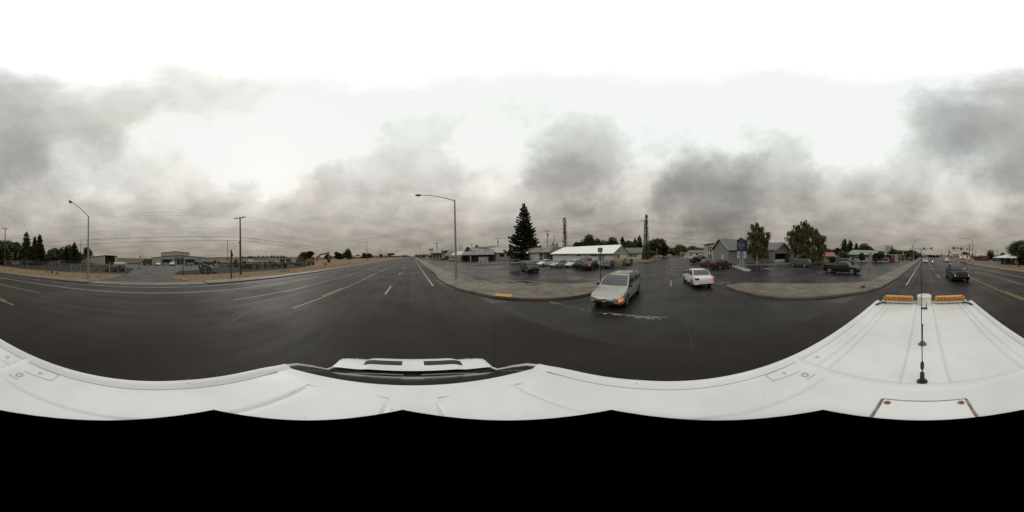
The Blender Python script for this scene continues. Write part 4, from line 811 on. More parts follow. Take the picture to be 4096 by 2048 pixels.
# --- motel: brick front with grey mansard, pale wing
brick = M('red_brick', (.105, .030, .022), .8, var=.3, scale=2.5, stripe=(2, .09, .16, .7)); paler = M('pale_roof', (.40, .375, .33), .6, var=.06, stripe=(0, .6, .03, .9))
t, l = bldg('motel', 'brick motel lobby with grey mansard and white porch post', (21.9, 69.6), (33.6, 61.4))
shell(t, 0, l-.4, 3.0, 12, 4.0, brick); shell(t, 0, .6, 0, 3.0, 2.75, brick)
MB().add([(-.6, -.6, 2.7), (l+.2, -.6, 2.75), (l-.4, 1.6, 4.35), (.6, 1.6, 4.35), (.6, 3.2, 4.35), (l-.4, 3.2, 4.35), (-.6, 3.0, 2.7), (l+.2, 3.0, 2.75)], [(0, 1, 2, 3), (3, 2, 5, 4), (0, 3, 4, 6), (0, 6, 7, 1), (1, 7, 5, 2)]).build('porch_roof', greym, t)
gable_y(t, -.2, 5.8, 3.6, 12, 4.2, 6.6, paler, .3, wall=brick, ovy=.2, xm=1.7)
MB().box(2.6, 3.6, 3.54, 3.60, 4.5, 5.6).build('attic_panel', trimw, t)
MB().add([(3.5, 3.7, 6.3), (9.5, 3.7, 6.3), (l+.4, 4.2, 4.6), (3.9, 2.9, 4.6), (9.5, 9, 6.2)], [(0, 3, 2, 1), (1, 2, 4)]).build('roof', paler, t)
MB().box(3.8, 4.2, -.1, .3, 0, 2.7).build('porch_post', trimw, t); window(t, 1.7, 2.7, .9, 2.4, y=2.97, mull=1); window(t, 2.85, 3.7, .9, 2.4, y=2.97)
MB().box(4.9, 12.6, 2.86, 2.96, .05, 2.6).build('dark_glazing', pane, t)
sid = M('white_siding', (.56, .535, .48), .65, var=.05, stripe=(2, .22, .10, .8))
t, l = bldg('motel_wing', 'white-sided motel wing with pale roof right of the brick lobby', P(1966, 80), P(2094, 88)); shell(t, 0, l, 0, 10, 3.7, sid); gable_x(t, 0, l, 0, 10, 3.75, 6.2, paler, .5, wall=sid)
for x0, x1 in ((1.3, 2.4), (4.4, 7.0), (8.4, 11.2), (15.0, 16.0), (20, 22)): window(t, x0, x1, 1.5, 3.0, mull=2)
MB().tube([(.15, -.08, 0), (.15, -.08, 3.6)], .08, 6).tube([(-.4, -.08, 0), (-.4, -.08, 3.6)], .08, 6).build('downpipe', M('pipe_blue', (.08, .09, .11), .5), t)
MB().cbox((9.8, -.3, .55), (.7, .4, .7)).build('ac_unit', M('rooftop_unit', (.3, .3, .3)), t); vents(t, [(9, 5, 6.2), (13, 5, 6.2)], .2, .4)
# camper trailer
cp = thing('camper_trailer', 'beige camper trailer standing left of the brick motel lobby', 'camper', (17.6, 76.2, 0), math.atan2(-4.2, 4.6))
ct = MB().xz([(0, .5), (6.0, .5), (6.1, 1.0), (6.0, 2.75), (.5, 2.75), (.05, 2.1), (-.1, 1.2)], 0, 2.3).build('shell', M('camper_beige', (.40, .37, .29), .5, stripe=(2, .5, .05, .8)), cp)
MB().box(.5, 5.6, -.02, 0, 1.55, 1.95).build('window_band', pane, cp); MB().box(4.9, 5.5, -.03, -.021, .7, 2.3).build('door', trimw, cp)
for x in (2.6, 3.4): MB().disc((x, .1, .35), (0, 1, 0), .35, .2).build('wheel', tyre, cp)
MB().tube([(0, 1.1, .5), (-1.2, 1.1, .45)], .05, 6).build('tow_bar', trim, cp); MB().disc((.1, .2, 2.65), (0, 1, 0), .25, .4).build('roof_vent', trimw, cp)
# --- shops ahead
def shop(label, px0, px1, d, h, wc, rc, rh=.5, pil=0, kind='flat', name='shop'):
    t, l = bldg(name, label, P(px0, d), P(px1, d*.97), group='shops along the road ahead'); shell(t, 0, l, 0, 9, h, M('w_'+rc[0]+str(px0), wc, .7, var=.06))
    rm_ = M('r_'+rc[0]+str(px0), rc[1], .6)
    if kind == 'flat': MB().box(-.4, l+.4, -1.3, 9.2, h, h+rh).build('roof', rm_, t)
    else: gable_x(t, 0, l, 0, 9, h, h+rh, rm_, .6)
    for k in range(pil): MB().box(l*(k+.3)/pil, l*(k+.3)/pil+.5, -1.2, -.8, 0, h).build('pillar', trimw, t)
    window(t, l*.1, l*.42, .6, h-.6, mull=3); window(t, l*.55, l*.9, .6, h-.6, mull=3); return t
shop('shop ahead with deep dark green roof and white pillars', 1733, 1766, 118, 2.9, (.25, .24, .22), ('green', (.028, .048, .040)), 1.7, 3)
shop('low shop ahead with taupe shingled roof beside the camper', 1779, 1812, 104, 2.7, (.26, .24, .2), ('taupe', (.13, .115, .095)), 2.6, 0, 'gable')
shop('white-roofed building ahead behind the camper', 1808, 1846, 98, 3.0, (.3, .26, .23), ('white', (.5, .49, .46)), 1.9, 0, 'gable')
shop('blue-grey low building ahead beyond the second street lamp', 1672, 1704, 210, 3.2, (.2, .21, .22), ('blue', (.10, .15, .17)), 1.2)
shop('low yellowish shop ahead with red trim', 1708, 1732, 170, 2.8, (.32, .27, .2), ('tan', (.30, .22, .14)), .8)
shop('brown building far ahead left of the shops', 1660, 1672, 320, 4.0, (.15, .12, .1), ('brown', (.10, .08, .07)), 1.0)
for i, (p0, p1, d, h, wc, rc, lb) in enumerate(((1282, 1312, 260, 3, (.34, .33, .3), (.3, .29, .27), 'long white shed behind the excavator'), (1356, 1376, 250, 3, (.4, .4, .38), (.3, .3, .3), 'small white hut right of the conical trees'), (1418, 1452, 300, 3.2, (.38, .36, .33), (.25, .23, .2), 'white house behind the utility pole'), (1484, 1516, 360, 4, (.35, .32, .28), (.2, .18, .16), 'pale house left of the far street lamp'), (1402, 1420, 290, 3, (.2, .09, .05), (.15, .08, .06), 'rust coloured shed beside the big tree'), (1536, 1556, 380, 4, (.3, .28, .26), (.12, .11, .1), 'house far left of the road ahead'), (1566, 1600, 420, 4, (.25, .09, .06), (.3, .3, .3), 'reddish building far left of the road ahead'), (1606, 1630, 600, 6, (.2, .18, .17), (.35, .33, .3), 'low pale building at the end of the road ahead'))):
    t, l = bldg('far_building', lb, P(p0, d), P(p1, d)); shell(t, 0, l, 0, 9, h, M('fw%d' % i, wc, .7)); gable_x(t, 0, l, 0, 9, h, h+1.8, M('fr%d' % i, rc, .7), .5); window(t, l*.2, l*.4, 1, h-.8); window(t, l*.6, l*.8, 1, h-.8)
# --- red-banded building with green roof
redw = M('red_band', (.17, .018, .014), .6, var=.08); greenr = M('green_metal_roof', (.125, .165, .145), .45, var=.08, scale=1, stripe=(0, .45, .05, .85)); offw = M('off_white_wall', (.33, .32, .29), .7, var=.12)
t, l = bldg('store', 'long building with grey-green metal roof and red band over white walls', P(3394, 64), P(3556, 67)); shell(t, 0, l, 0, 9, 1.75, offw); MB().box(-.05, l+.05, -.05, 9, 1.75, 2.85).build('band', redw, t)
MB().add([(-.6, -.6, 2.8), (l+.6, -.6, 2.8), (l-1.5, 4.5, 4.75), (1.8, 4.5, 4.75), (-.6, 9.6, 2.8), (l+.6, 9.6, 2.8)], [(0, 1, 2, 3), (3, 2, 5, 4), (0, 3, 4), (1, 5, 2)]).build('roof', greenr, t)
MB().box(1.9, 4.4, -1.0, .1, 1.95, 2.1).build('canopy', greenr, t); door(t, 1.3, 2.0, 1.7); window(t, 9.5, 11.5, .5, 1.5); window(t, 14, 16, .4, 1.5, mull=2)
t, l = bldg('porch_building', 'small grey-green roofed porch with red chairs beneath', P(3556, 66), P(3580, 68)); shell(t, 0, l, 2.5, 6, 2.4, M('dark_red_wall', (.10, .03, .025), .7))
MB().add([(-.5, -.4, 3.1), (l+.4, -.4, 2.5), (l+.4, 6, 2.5), (-.5, 6, 3.1), (-.5, -.4, 2.9), (l+.4, -.4, 2.4)], [(0, 1, 2, 3), (4, 5, 1, 0)]).build('roof', greenr, t)
for k in range(4): MB().box(.3+k*.8, .4+k*.8, -.2, -.1, 0, 2.5).build('post', redw, t)
for k in range(4):
    c = P(3561+k*5, 64.6); ch = thing('chair', ('leftmost', 'second', 'third', 'rightmost')[k]+' red chair set out under the green-roofed porch', 'chair', c, R(20*k), 'red chairs under the porch'); MB().box(-.25, .25, -.25, .25, .38, .43).build('seat', redw, ch); MB().box(-.25, .25, .20, .25, .43, .9).build('backrest', redw, ch)
    for a in (-.22, .22):
        for b in (-.22, .22): MB().box(a-.02, a+.02, b-.02, b+.02, 0, .38).build('leg', redw, ch)
t, l = bldg('hut', 'stone-fronted flat-roofed hut beside the dark poles', P(3578, 70), P(3593, 71)); shell(t, 0, l, 0, 4, 2.9, M('stone_front', (.27, .25, .21), .8, var=.2, scale=3)); MB().box(-.1, l+.1, -.1, 4.1, 2.9, 3.15).build('roof', trimw, t); window(t, .4, .9, 1.6, 2.2)
t, l = bldg('house', 'small house with red roof behind the dark pickup', P(3296, 56), P(3340, 57)); shell(t, 0, l, 0, 6, 2.1, M('tan_wall', (.22, .20, .17), .7)); gable_x(t, 0, l, 0, 6, 2.1, 3.3, M('pink_roof', (.24, .09, .075), .7, var=.1), .4, wall=offw); window(t, 1, 2, .8, 1.7)
t, l = bldg('shed', 'small blue-grey shed behind the dark suv', P(3344, 58), P(3366, 59)); shell(t, 0, l, 0, 3, 1.7, M('shed_blue', (.10, .14, .17), .7)); gable_x(t, 0, l, 0, 3, 1.7, 2.3, M('shed_roof', (.07, .08, .09), .7), .3); window(t, .6, 1.4, .7, 1.3)
t, l = bldg('house', 'pink-roofed shed between the bush and the red-banded building', P(3376, 72), P(3396, 72)); shell(t, 0, l, 0, 4, 2.2, offw); gable_x(t, 0, l, 0, 4, 2.2, 3.4, M('pink_roof', (.24, .09, .075)), .4); door(t, .5, 1.4, 1.9)
# --- diner with bright roof
t, l = bldg('diner', 'low dark diner with wide bright white roof on the far side', P(3994, 80), P(4086, 70)); shell(t, .8, l, 1.0, 11, 2.5, M('diner_wall', (.06, .045, .038), .7, var=.2))
MB().add([(-2.6, -1.6, 2.55), (l+1.0, -1.6, 2.55), (l+.4, 5.6, 4.9), (3.4, 5.6, 4.9), (-2.6, 12.4, 2.55), (l+1, 12.4, 2.55), (-2.6, -1.6, 2.7), (l+1, -1.6, 2.7)], [(6, 7, 2, 3), (3, 2, 5, 4), (6, 3, 4), (0, 1, 7, 6), (0, 4, 5, 1)]).build('roof', whitemetal, t)
for k in range(4): MB().box(.9+k*4.4, 1.05+k*4.4, -1.2, -1.05, 0, 2.6).build('canopy_post', trimw, t)
window(t, 2, 4.2, .6, 2.2, y=1.0, mull=3); window(t, 8, 10.5, .6, 2.2, y=1.0, mull=3); door(t, 6, 7, 2.1, 1.0); MB().box(8, 9.4, 4.8, 6, 4.9, 5.5).build('rooftop_unit', M('rooftop_unit', (.3, .3, .3)), t)
# --- gas station
redp = M('canopy_red', (.36, .03, .03), .4); 
t, l = bldg('gas_canopy', 'red and white gas station canopy on pale columns', P(3831, 138), P(3885, 146)); MB().box(0, l, 0, 9, 4.35, 4.9).build('roof', redp, t); MB().box(.02, l-.02, -.02, 9, 3.9, 4.34).build('fascia', M('canopy_white', (.55, .5, .4), .4, stripe=(0, .5, .2, .75)), t)
for x in (1.2, l-2.2): MB().box(x, x+.9, 3, 3.6, 0, 3.9).build('column', trimw, t)
for x in (3.5, 8.5): pu = MB().box(x, x+.8, 3, 3.6, 0, 1.7).build('fuel_pump', trimw, t)
for k in range(4): MB().cbox((2+k*3, 4.5, 3.86), (.9, .5, .06)).build('canopy_light', M('canopy_lamp_lit', (1, .93, .75), .4, emit=2.5), t)
t, l = bldg('gas_store', 'gas station shop with lit windows behind the canopy', P(3834, 158), P(3884, 162)); shell(t, 0, l, 0, 9, 3.9, M('store_dark', (.10, .09, .08), .7)); 
for k in range(3): window(t, 1+k*4, 4+k*4, 1.2, 3.3, pm2=M('lit_window', (.85, .8, .65), .4, emit=.12))
t, l = bldg('brown_building', 'low brown building with red fascia right of the gas canopy', P(3884, 138), P(3932, 130)); shell(t, 0, l, 0, 8, 2.9, M('brown_board', (.085, .052, .036), .8, stripe=(2, .5, .06, .7))); MB().box(-.3, l+.3, -.4, 8, 2.9, 3.5).build('fascia', redp, t); door(t, 2, 3, 2.2)
for i, (p0, p1, d, h, wc, rc, lb) in enumerate(((3812, 3830, 190, 5, (.4, .35, .3), (.35, .06, .05), 'white shop with red trim left of the gas canopy'), (3757, 3785, 260, 4.5, (.35, .35, .34), (.4, .4, .38), 'flat white building far behind the delivery van'), (3701, 3722, 420, 5, (.3, .3, .3), (.2, .2, .2), 'grey building at the end of the road behind'), (3636, 3650, 240, 5, (.3, .15, .08), (.3, .3, .28), 'orange-brown building far right of the road behind'), (3920, 3975, 190, 4, (.09, .08, .07), (.10, .10, .10), 'dark long-roofed shed behind the egg-shaped tree'), (3972, 4020, 130, 3.6, (.06, .05, .045), (.07, .07, .07), 'dark building behind the diner roof'), (3608, 3634, 130, 3.4, (.18, .14, .11), (.24, .2, .16), 'tan building hidden among the trees on the right'))):
    t, l = bldg('far_building', lb, P(p0, d), P(p1, d)); shell(t, 0, l, 0, 9, h, M('bw%d' % i, wc, .7)); MB().box(-.3, l+.3, -.5, 9, h, h+.6).build('roof', M('br%d' % i, rc, .7), t); window(t, l*.15, l*.4, 1, h-.8, mull=3); window(t, l*.6, l*.85, 1, h-.8, mull=3)
# --- dealership on the left
bei = M('beige_metal_wall', (.40, .375, .31), .6, var=.04, stripe=(0, .35, .06, .86)); roofd = M('dark_eave', (.05, .035, .025), .6); awn = M('green_awning', (.055, .135, .085), .6, stripe=(0, .4, .05, .8)); sgn = M('sign_green', (.025, .12, .03), .5)
t, l = bldg('dealership', 'beige metal dealership building with green awnings and green sign', (-83.2, -2.5), (-77.5, 24.0)); xm = 13.9
MB().xz([(0, -.05), (l, -.05), (l, 3.5), (xm, 4.6), (0, 3.5)], 0, 14).build('wall', bei, t)
for a, b in (((-.3, 3.5), (xm, 4.62)), ((xm, 4.62), (l+.3, 3.5))): MB().add([(a[0], -.25, a[1]), (b[0], -.25, b[1]), (b[0], 14.2, b[1]), (a[0], 14.2, a[1]), (a[0], -.25, a[1]+.17), (b[0], -.25, b[1]+.17), (b[0], 14.2, b[1]+.17), (a[0], 14.2, a[1]+.17)], [(4, 5, 6, 7), (0, 1, 5, 4), (0, 3, 2, 1), (1, 2, 6, 5), (0, 4, 7, 3), (3, 7, 6, 2)]).build('roof', roofd, t)
q0, q1 = loc(t, P(645, 97)), loc(t, P(757, 95)); xa, xb = q0.x, q1.x; zA, zB, zC = ZT(645, 1012, 97), ZT(701, 1006, 96), ZT(757, 1012, 95)
MB().xz([(xa, 3), (xb, 3), (xb, zC), ((xa+xb)/2, zB), (xa, zA)], 14.1, 34).build('rear_wall', bei, t)
for a, b in (((xa-.3, zA), ((xa+xb)/2, zB+.02)), (((xa+xb)/2, zB+.02), (xb+.3, zC))): MB().add([(a[0], 13.9, a[1]), (b[0], 13.9, b[1]), (b[0], 34.2, b[1]), (a[0], 34.2, a[1]), (a[0], 13.9, a[1]+.2), (b[0], 13.9, b[1]+.2), (b[0], 34.2, b[1]+.2), (a[0], 34.2, a[1]+.2)], [(4, 5, 6, 7), (0, 1, 5, 4), (0, 3, 2, 1), (1, 2, 6, 5), (0, 4, 7, 3)]).build('rear_roof', roofd, t)
bf = M('brown_frame', (.06, .035, .025), .6)
for x0, x1 in ((5.6, 10.7), (17.2, 22.0)):
    MB().box(x0, x1, -.9, -.02, 2.45, 2.95).build('awning', awn, t); MB().box(x0, x0+.7, -.06, -.002, 0, 2.42).box(x1-.5, x1, -.06, -.002, 0, 2.42).build('surround', bf, t); window(t, x0+.8, x1-.6, 1.1, 2.4, mull=3, fm=bf); MB().box(x0+.8, x1-.6, -.05, -.002, .0, 1.05).build('sill_wall', M('sill_beige', (.34, .32, .27), .7), t)
MB().box(11.9, 16.5, -.35, -.01, 2.65, 3.75).build('entrance_surround', bf, t); sg = MB().box(12.2, 16.1, -.42, -.36, 2.85, 3.65).build('sign_board', sgn, t)
MB().box(12.9, 15.8, -.44, -.421, 3.15, 3.38).build('lettering', M('sign_pale', (.45, .5, .4), .5), sg); MB().box(12.35, 12.75, -.44, -.421, 3.0, 3.5).build('emblem', M('sign_yellow', (.4, .36, .03), .5), sg)
MB().box(12.0, 12.4, -.3, -.01, 0, 2.64).box(16.0, 16.4, -.3, -.01, 0, 2.64).build('entrance_post', bf, t); door(t, 13.0, 14.7, 2.4, y=-.03); window(t, 14.9, 15.9, .3, 2.3, y=-.02)
MB().box(22.9, 25.3, -.04, -.002, 2.4, 3.1).build('wall_mark', M('faint_wall_mark', (.22, .215, .19), .7), t); MB().tube([(xb-1.6, 16, 6), (xb-1.6, 16, 8)], .05, 6).build('roof_vent', trimw, t)
# --- open-ended shed
t, l = bldg('shed', 'beige metal machinery shed with open dark bay on the left', (-82.2, -35.4), (-80.6, -26.2)); D = 16
MB().box(0, .15, 0, D, 0, 3.75).box(.15, l, D-.15, D, 0, 4.6).build('rear_wall', bei, t); MB().add([(0, 0, -.05), (l, 0, -.05), (l, 0, 4.6), (0, 0, 3.75), (0, .15, -.05), (l, .15, -.05), (l, .15, 4.6), (0, .15, 3.75)], [(0, 1, 2, 3), (5, 4, 7, 6), (1, 5, 6, 2)]).build('wall', bei, t)
MB().add([(-.3, -.3, 3.72), (l+.4, -.3, 4.66), (l+.4, D, 4.66), (-.3, D, 3.72), (-.3, -.3, 3.9), (l+.4, -.3, 4.84), (l+.4, D, 4.84), (-.3, D, 3.9)], [(4, 5, 6, 7), (0, 3, 2, 1), (0, 1, 5, 4), (1, 2, 6, 5), (2, 3, 7, 6), (3, 0, 4, 7)]).build('roof', roofd, t)
MB().box(l-.15, l, D-3.4, D, 0, 4.6).build('side_wall', M('pale_flank', (.33, .31, .27), .6), t)
for k in range(3): MB().box(l-.2, l, 3+k*3.4, 3.25+k*3.4, 0, 4.6).build('steel_post', M('shed_steel', (.06, .025, .02), .6), t)
# ================================================================ poles, wires, lamps, signs, fences
galv = M('galvanised', (.27, .272, .262), .5, .35, var=.1, scale=3); galvd = M('dark_galvanised', (.10, .105, .105), .5, .35); wood = M('pole_wood', (.055, .040, .030), .9, var=.35, scale=3, bump=.4, bscale=10); wire_m = M('wire', (.022, .022, .024), .6)
def upole(label, p, h, rot, arms=((.25, 2.4),), group='utility poles', r=.15, trans=False, tilt=0.0, name='utility_pole'):
    t = thing(name, label, 'utility pole', p, rot, group); MB().tube([(0, 0, -.1), (0, 0, h*.5), (0, 0, h)], [r*1.1, r*.95, r*.75], 10).build('pole', wood, t, smooth=60)
    for dz, w in arms:
        z_ = h-dz; MB().add([(x, y, z_+zz+tilt*x) for x in (-w/2, w/2) for y in (-.06-r, .05-r) for zz in (-.06, .06)], [(0, 1, 3, 2), (4, 6, 7, 5), (0, 4, 5, 1), (2, 3, 7, 6), (1, 5, 7, 3), (0, 2, 6, 4)]).build('crossarm', wood, t)
        for s in (-.94, -.5, .5, .94): MB().cyl((s*w/2, -r, z_+.06+tilt*s*w/2), .04, .16, 8).build('insulator', M('porcelain', (.12, .09, .08), .3), t)
    if trans: MB().cyl((.42, 0, h-2.6), .26, .85, 14).build('transformer', galvd, t)
    return t
p1 = Vector((-30.1, -40.3, 0)); h1 = 12.1; p3 = Vector((-24.8, 14.1, 0)); h3 = 10.2; p4 = Vector((-32.4, 113.7, 0)); h4 = ZT(1468, 969, 118.2)
upole('utility pole with level crossarm at the far left of the yard', p1, h1, R(0)); upole('utility pole with tilted crossarm right of the driveway', p3, h3, R(35), tilt=-.0, arms=((.15, 2.1),), trans=False)
upole('utility pole ahead on the left with two crossarms', p4, h4, R(5), arms=((.3, 3.0), (6.5, 1.6)))
upole('bare brown pole behind the yard gate', P(323, 90), ZT(325, 955, 90), 0, arms=()); upole('thin bare pole right of the dealership', P(911, 79), ZT(911, 958, 79), 0, arms=(), r=.13); upole('slim pole just left of the tilted-crossarm pole', P(959, 33), ZT(959, 964, 33), 0, arms=((.35, .7),), r=.06)
pr1 = P(2190, 66); hr1 = ZT(2190, 919, 66); upole('utility pole rising behind the grey mansard office', pr1, hr1, R(-60), arms=((.5, 2.6), (7.2, 1.2)), trans=True)
pr2 = P(1992, 92); hr2 = ZT(1992, 952, 92); upole('utility pole behind the white motel wing', pr2, hr2, R(-25), arms=((.3, 3.4),), trans=True)
pr3 = P(2577, 60); hr3 = ZT(2577, 880, 60); upole('utility pole at the corner of the side street', pr3, hr3, R(-85), arms=((.3, 2.4),))
for px, py, d, lb in ((1886, 975, 150, 'utility pole behind the brick motel gable'), (1840, 981, 170, 'left pole of the pair behind the white roof ahead'), (1847, 980, 170, 'right pole of the pair behind the white roof ahead'), (1806, 990, 200, 'small utility pole behind the street lamp'), (1546, 995, 330, 'utility pole far left of the road ahead'), (1694, 1002, 240, 'short pole behind the second street lamp'), (1664, 1006, 330, 'first of two poles at the end of the road ahead'), (1668, 1006, 330, 'second of two poles at the end of the road ahead')):
    upole(lb, P(px, d), ZT(px, py, d), R(-15), arms=((.4, 2.6), (3.0, 1.8)) if px == 1886 else ((.4, 2.4),), r=.2)
pb_ = P(3877, 104); hb_ = ZT(3877, 976, 104); upole('utility pole left of the left traffic mast behind', pb_, hb_, R(15), arms=((.35, 3.0), (5.6, 2.2)), r=.2)
pb2 = P(3903, 150); upole('utility pole beyond the brown building', pb2, ZT(3903, 1001, 150), R(15), arms=((.3, 2.6),), r=.2); upole('bare pole left of the diner', P(3989, 150), ZT(3989, 1000, 150), 0, arms=(), r=.2)
upole('dark bare pole on the right kerb behind', P(3648, 76), ZT(3648, 981, 76), 0, arms=(), r=.17); upole('thin bare pole beside the dark one on the right kerb', P(3641, 90), ZT(3641, 991, 90), 0, arms=(), r=.12); upole('thin rusty pole by the stone-fronted hut', P(3594, 72), ZT(3594, 1000, 72), 0, arms=(), r=.12)
for px, py, d, w_ in ((3740, 1010, 330, 'third from the left'), (3750, 1009, 360, 'fourth from the left'), (3765, 1006, 280, 'tallest, at the right end'), (3721, 1012, 420, 'leftmost'), (3731, 1012, 460, 'second from the left')): upole('far utility pole in the row behind, '+w_, P(px, d), ZT(px, py, d), 0, arms=((.5, 2.8),), group='far poles behind', r=.22)
def wire(a, b, sag, r=.012, label='thin power line', grp='power lines', n=24):
    a = Vector(a); b = Vector(b); pts = [a.lerp(b, k/n)-Vector((0, 0, sag*4*(k/n)*(1-k/n))) for k in range(n+1)]; o = MB().tube(pts, r, 4).build('power_line', wire_m); tag(o, label, 'power line', grp)
gL = 'overhead lines along the left verge'
for dx, z_, nm_ in ((-1.0, h1, 'far-side'), (1.0, h1, 'road-side')): wire((p1.x+dx, p1.y, z_), (p3.x+dx*.7, p3.y+dx*.5, h3), .6, .010, nm_+' upper power line from the far left pole to the tilted-crossarm pole', gL); wire((p3.x+dx*.7, p3.y+dx*.5, h3), (p4.x+dx, p4.y, h4), 1.6, .012, nm_+' upper power line from the tilted-crossarm pole onward', gL); wire((p1.x+dx, p1.y, z_), (p1.x-8+dx, p1.y-80, z_), 1.2, .010, nm_+' upper power line beyond the far left pole', gL)
wire((p1.x, p1.y, 8.4), (p3.x, p3.y, 8.0), .5, .009, 'middle line along the left verge', gL); wire((p3.x, p3.y, 8.0), (p4.x, p4.y, 8.6), 1.2, .012, 'middle line onward along the left verge', gL)
for z0, z1, z2, lb in ((6.9, 6.6, 7.4, 'upper telephone cable along the left verge'), (5.9, 6.0, 6.6, 'lower telephone cable along the left verge')): wire((p1.x, p1.y, z0), (p3.x, p3.y, z1), .45, .022, lb, gL); wire((p3.x, p3.y, z1), (p4.x, p4.y, z2), 1.2, .024, lb+' ahead', gL); wire((p1.x, p1.y, z0), (p1.x-8, p1.y-80, z0), .8, .022, lb+' behind', gL)
gR = 'overhead lines behind the hall and the side street'
def top(p, z_): return (p.x, p.y, z_)
pe_ = Vector((62, -75, 0))
for dz, nm_ in ((0, 'uppermost'), (-.35, 'middle'), (-.7, 'lowest')): wire(top(pr2, hr2+dz), top(pr1, hr1+dz), .8, .012, nm_+' power line from the motel pole to the mansard pole', gR); wire(top(pr1, hr1+dz), top(pr3, hr3+dz), .7, .014, nm_+' power line from the mansard pole to the side-street pole', gR); wire(top(pr3, hr3+dz), (pe_.x, pe_.y, 13.5+dz), 1.8, .014, nm_+' power line across the side street', gR)
for z_, lb in ((8.6, 'upper heavy cable across the side street'), (7.0, 'lower heavy cable across the side street')): wire(top(pr1, z_-1.1), top(pr3, z_), .4, .026, lb+' left part', gR); wire(top(pr3, z_), (pe_.x, pe_.y, z_), 1.3, .030, lb, gR); wire(top(pr1, z_-1.1), top(pr2, z_-1.6), .5, .024, lb+' far left part', gR)
wire(top(pr3, 12.5), (95, -16, 7), .6, .016, 'slanting service line over the side street', gR)
wire(top(pb_, hb_-5.7), (-44, -40, 10), 1.0, .02, 'cable from the pole behind toward the diner trees', gR); wire(top(pb_, hb_-.3), (-48, -30, 12), 1.0, .014, 'high line from the pole behind toward the left', gR)
# street lamps
def lamp(label, base, h, armv, zh, head=1.0, name='street_lamp', r=.11, curve=1):
    t = thing(name, label, 'street lamp', base, 0, 'street lamps'); MB().tube([(0, 0, 0), (0, 0, h*.5), (0, 0, h)], [r*1.15, r*.9, r*.68], 12).build('pole', galv, t, smooth=60)
    MB().cyl((0, 0, 0), r*2.1, .05, 14).cyl((0, 0, .05), r*1.5, .14, 14).build('base_plate', galv, t)
    a = Vector(armv+(0,)); z0 = h-.12; pts = [Vector((0, 0, z0))+a*u+Vector((0, 0, (zh-z0)*(1-(1-u)**2.0))) for u in [k/8 for k in range(9)]]
    MB().tube(pts, [.055, .052, .05, .048, .046, .044, .042, .04, .038], 8).build('arm', galv, t, smooth=60)
    d = a.normalized(); e = pts[-1]; hd = MB(); hd.m = Matrix.Translation(e) @ Matrix.Rotation(math.atan2(d.y, d.x), 4, 'Z')
    prof = [(-.05, .05, .06), (.05, .10, .09), (.20, .15, .11), (.42, .17, .12), (.60, .13, .09), (.68, .05, .05)]
    for x, w, hh in prof:
        for k in range(10): an = 2*PI*k/10; hd.v.append(tuple(hd.m @ Vector((x, math.cos(an)*w, math.sin(an)*hh*(.8 if math.sin(an) < 0 else 1)))))
    hd.f = [(j*10+k, j*10+(k+1) % 10, (j+1)*10+(k+1) % 10, (j+1)*10+k) for j in range(5) for k in range(10)]+[tuple(range(10))[::-1], tuple(50+k for k in range(10))]
    h_ = hd.build('lamp_head', galvd, t, smooth=60); c_ = MB(); c_.m = hd.m; c_.cyl((.3, 0, .11), .035, .07, 8).build('photocell', galv, h_)
    l2 = MB(); l2.m = hd.m; l2.box(.15, .50, -.12, .12, -.13, -.08).build('lens', M('lens', (.35, .35, .33), .2), h_)
    for z_ in (h*.60, h*.82): MB().disc((-.0, -r*.9, z_), (1, 0, 0), .045, .12, 8).build('bracket', galvd, t)
    return t
lamp('tall street lamp standing on the far verge left of the driveway', (-20.5, -9.1, 0), 8.85, (4.6, 0), 9.35, r=.125)
lamp('tall street lamp rising from the right pavement', (5.0, 18.3, .12), 9.35, (-3.85, 0), 9.8, r=.125)
MB().cyl((0, 0, 1.5), .13, .12, 12).cyl((0, 0, 2.6), .125, .08, 12).build('band', galvd, bpy.data.objects['street_lamp.001'])
lamp('second street lamp on the right pavement far ahead', P(1682, 135), ZT(1682, 978, 135), (-9.5, 0), ZT(1657, 975, 135), r=.22)
lamp('distant street lamp on the left verge ahead', P(1521, 190), ZT(1521, 985, 190), (10, 0), ZT(1550, 982, 190), r=.25)
tl_ = thing('floodlight_mast', 'tall pole with cluster lights above the green-roofed shop', 'lamp mast', P(1748, 125)); hh = ZT(1748, 975, 125); MB().tube([(0, 0, 0), (0, 0, hh)], [.25, .15], 8).build('pole', galvd, tl_); MB().box(-.9, .9, -.2, .2, hh, hh+.5).box(-.8, .8, -.2, .2, hh-2.2, hh-1.8).build('lamp_cluster', galvd, tl_)
t_ = thing('floodlight_mast', 'twin-headed floodlight mast far ahead on the left', 'lamp mast', P(1580, 300)); hh = ZT(1580, 1004, 300); MB().tube([(0, 0, 0), (0, 0, hh)], .25, 8).build('pole', galvd, t_); MB().box(-.2, 5.5, -.2, .2, hh-.2, hh+.2).cbox((4.6, 0, hh), (2.2, .6, 1.0)).build('lamp_cluster', galvd, t_)
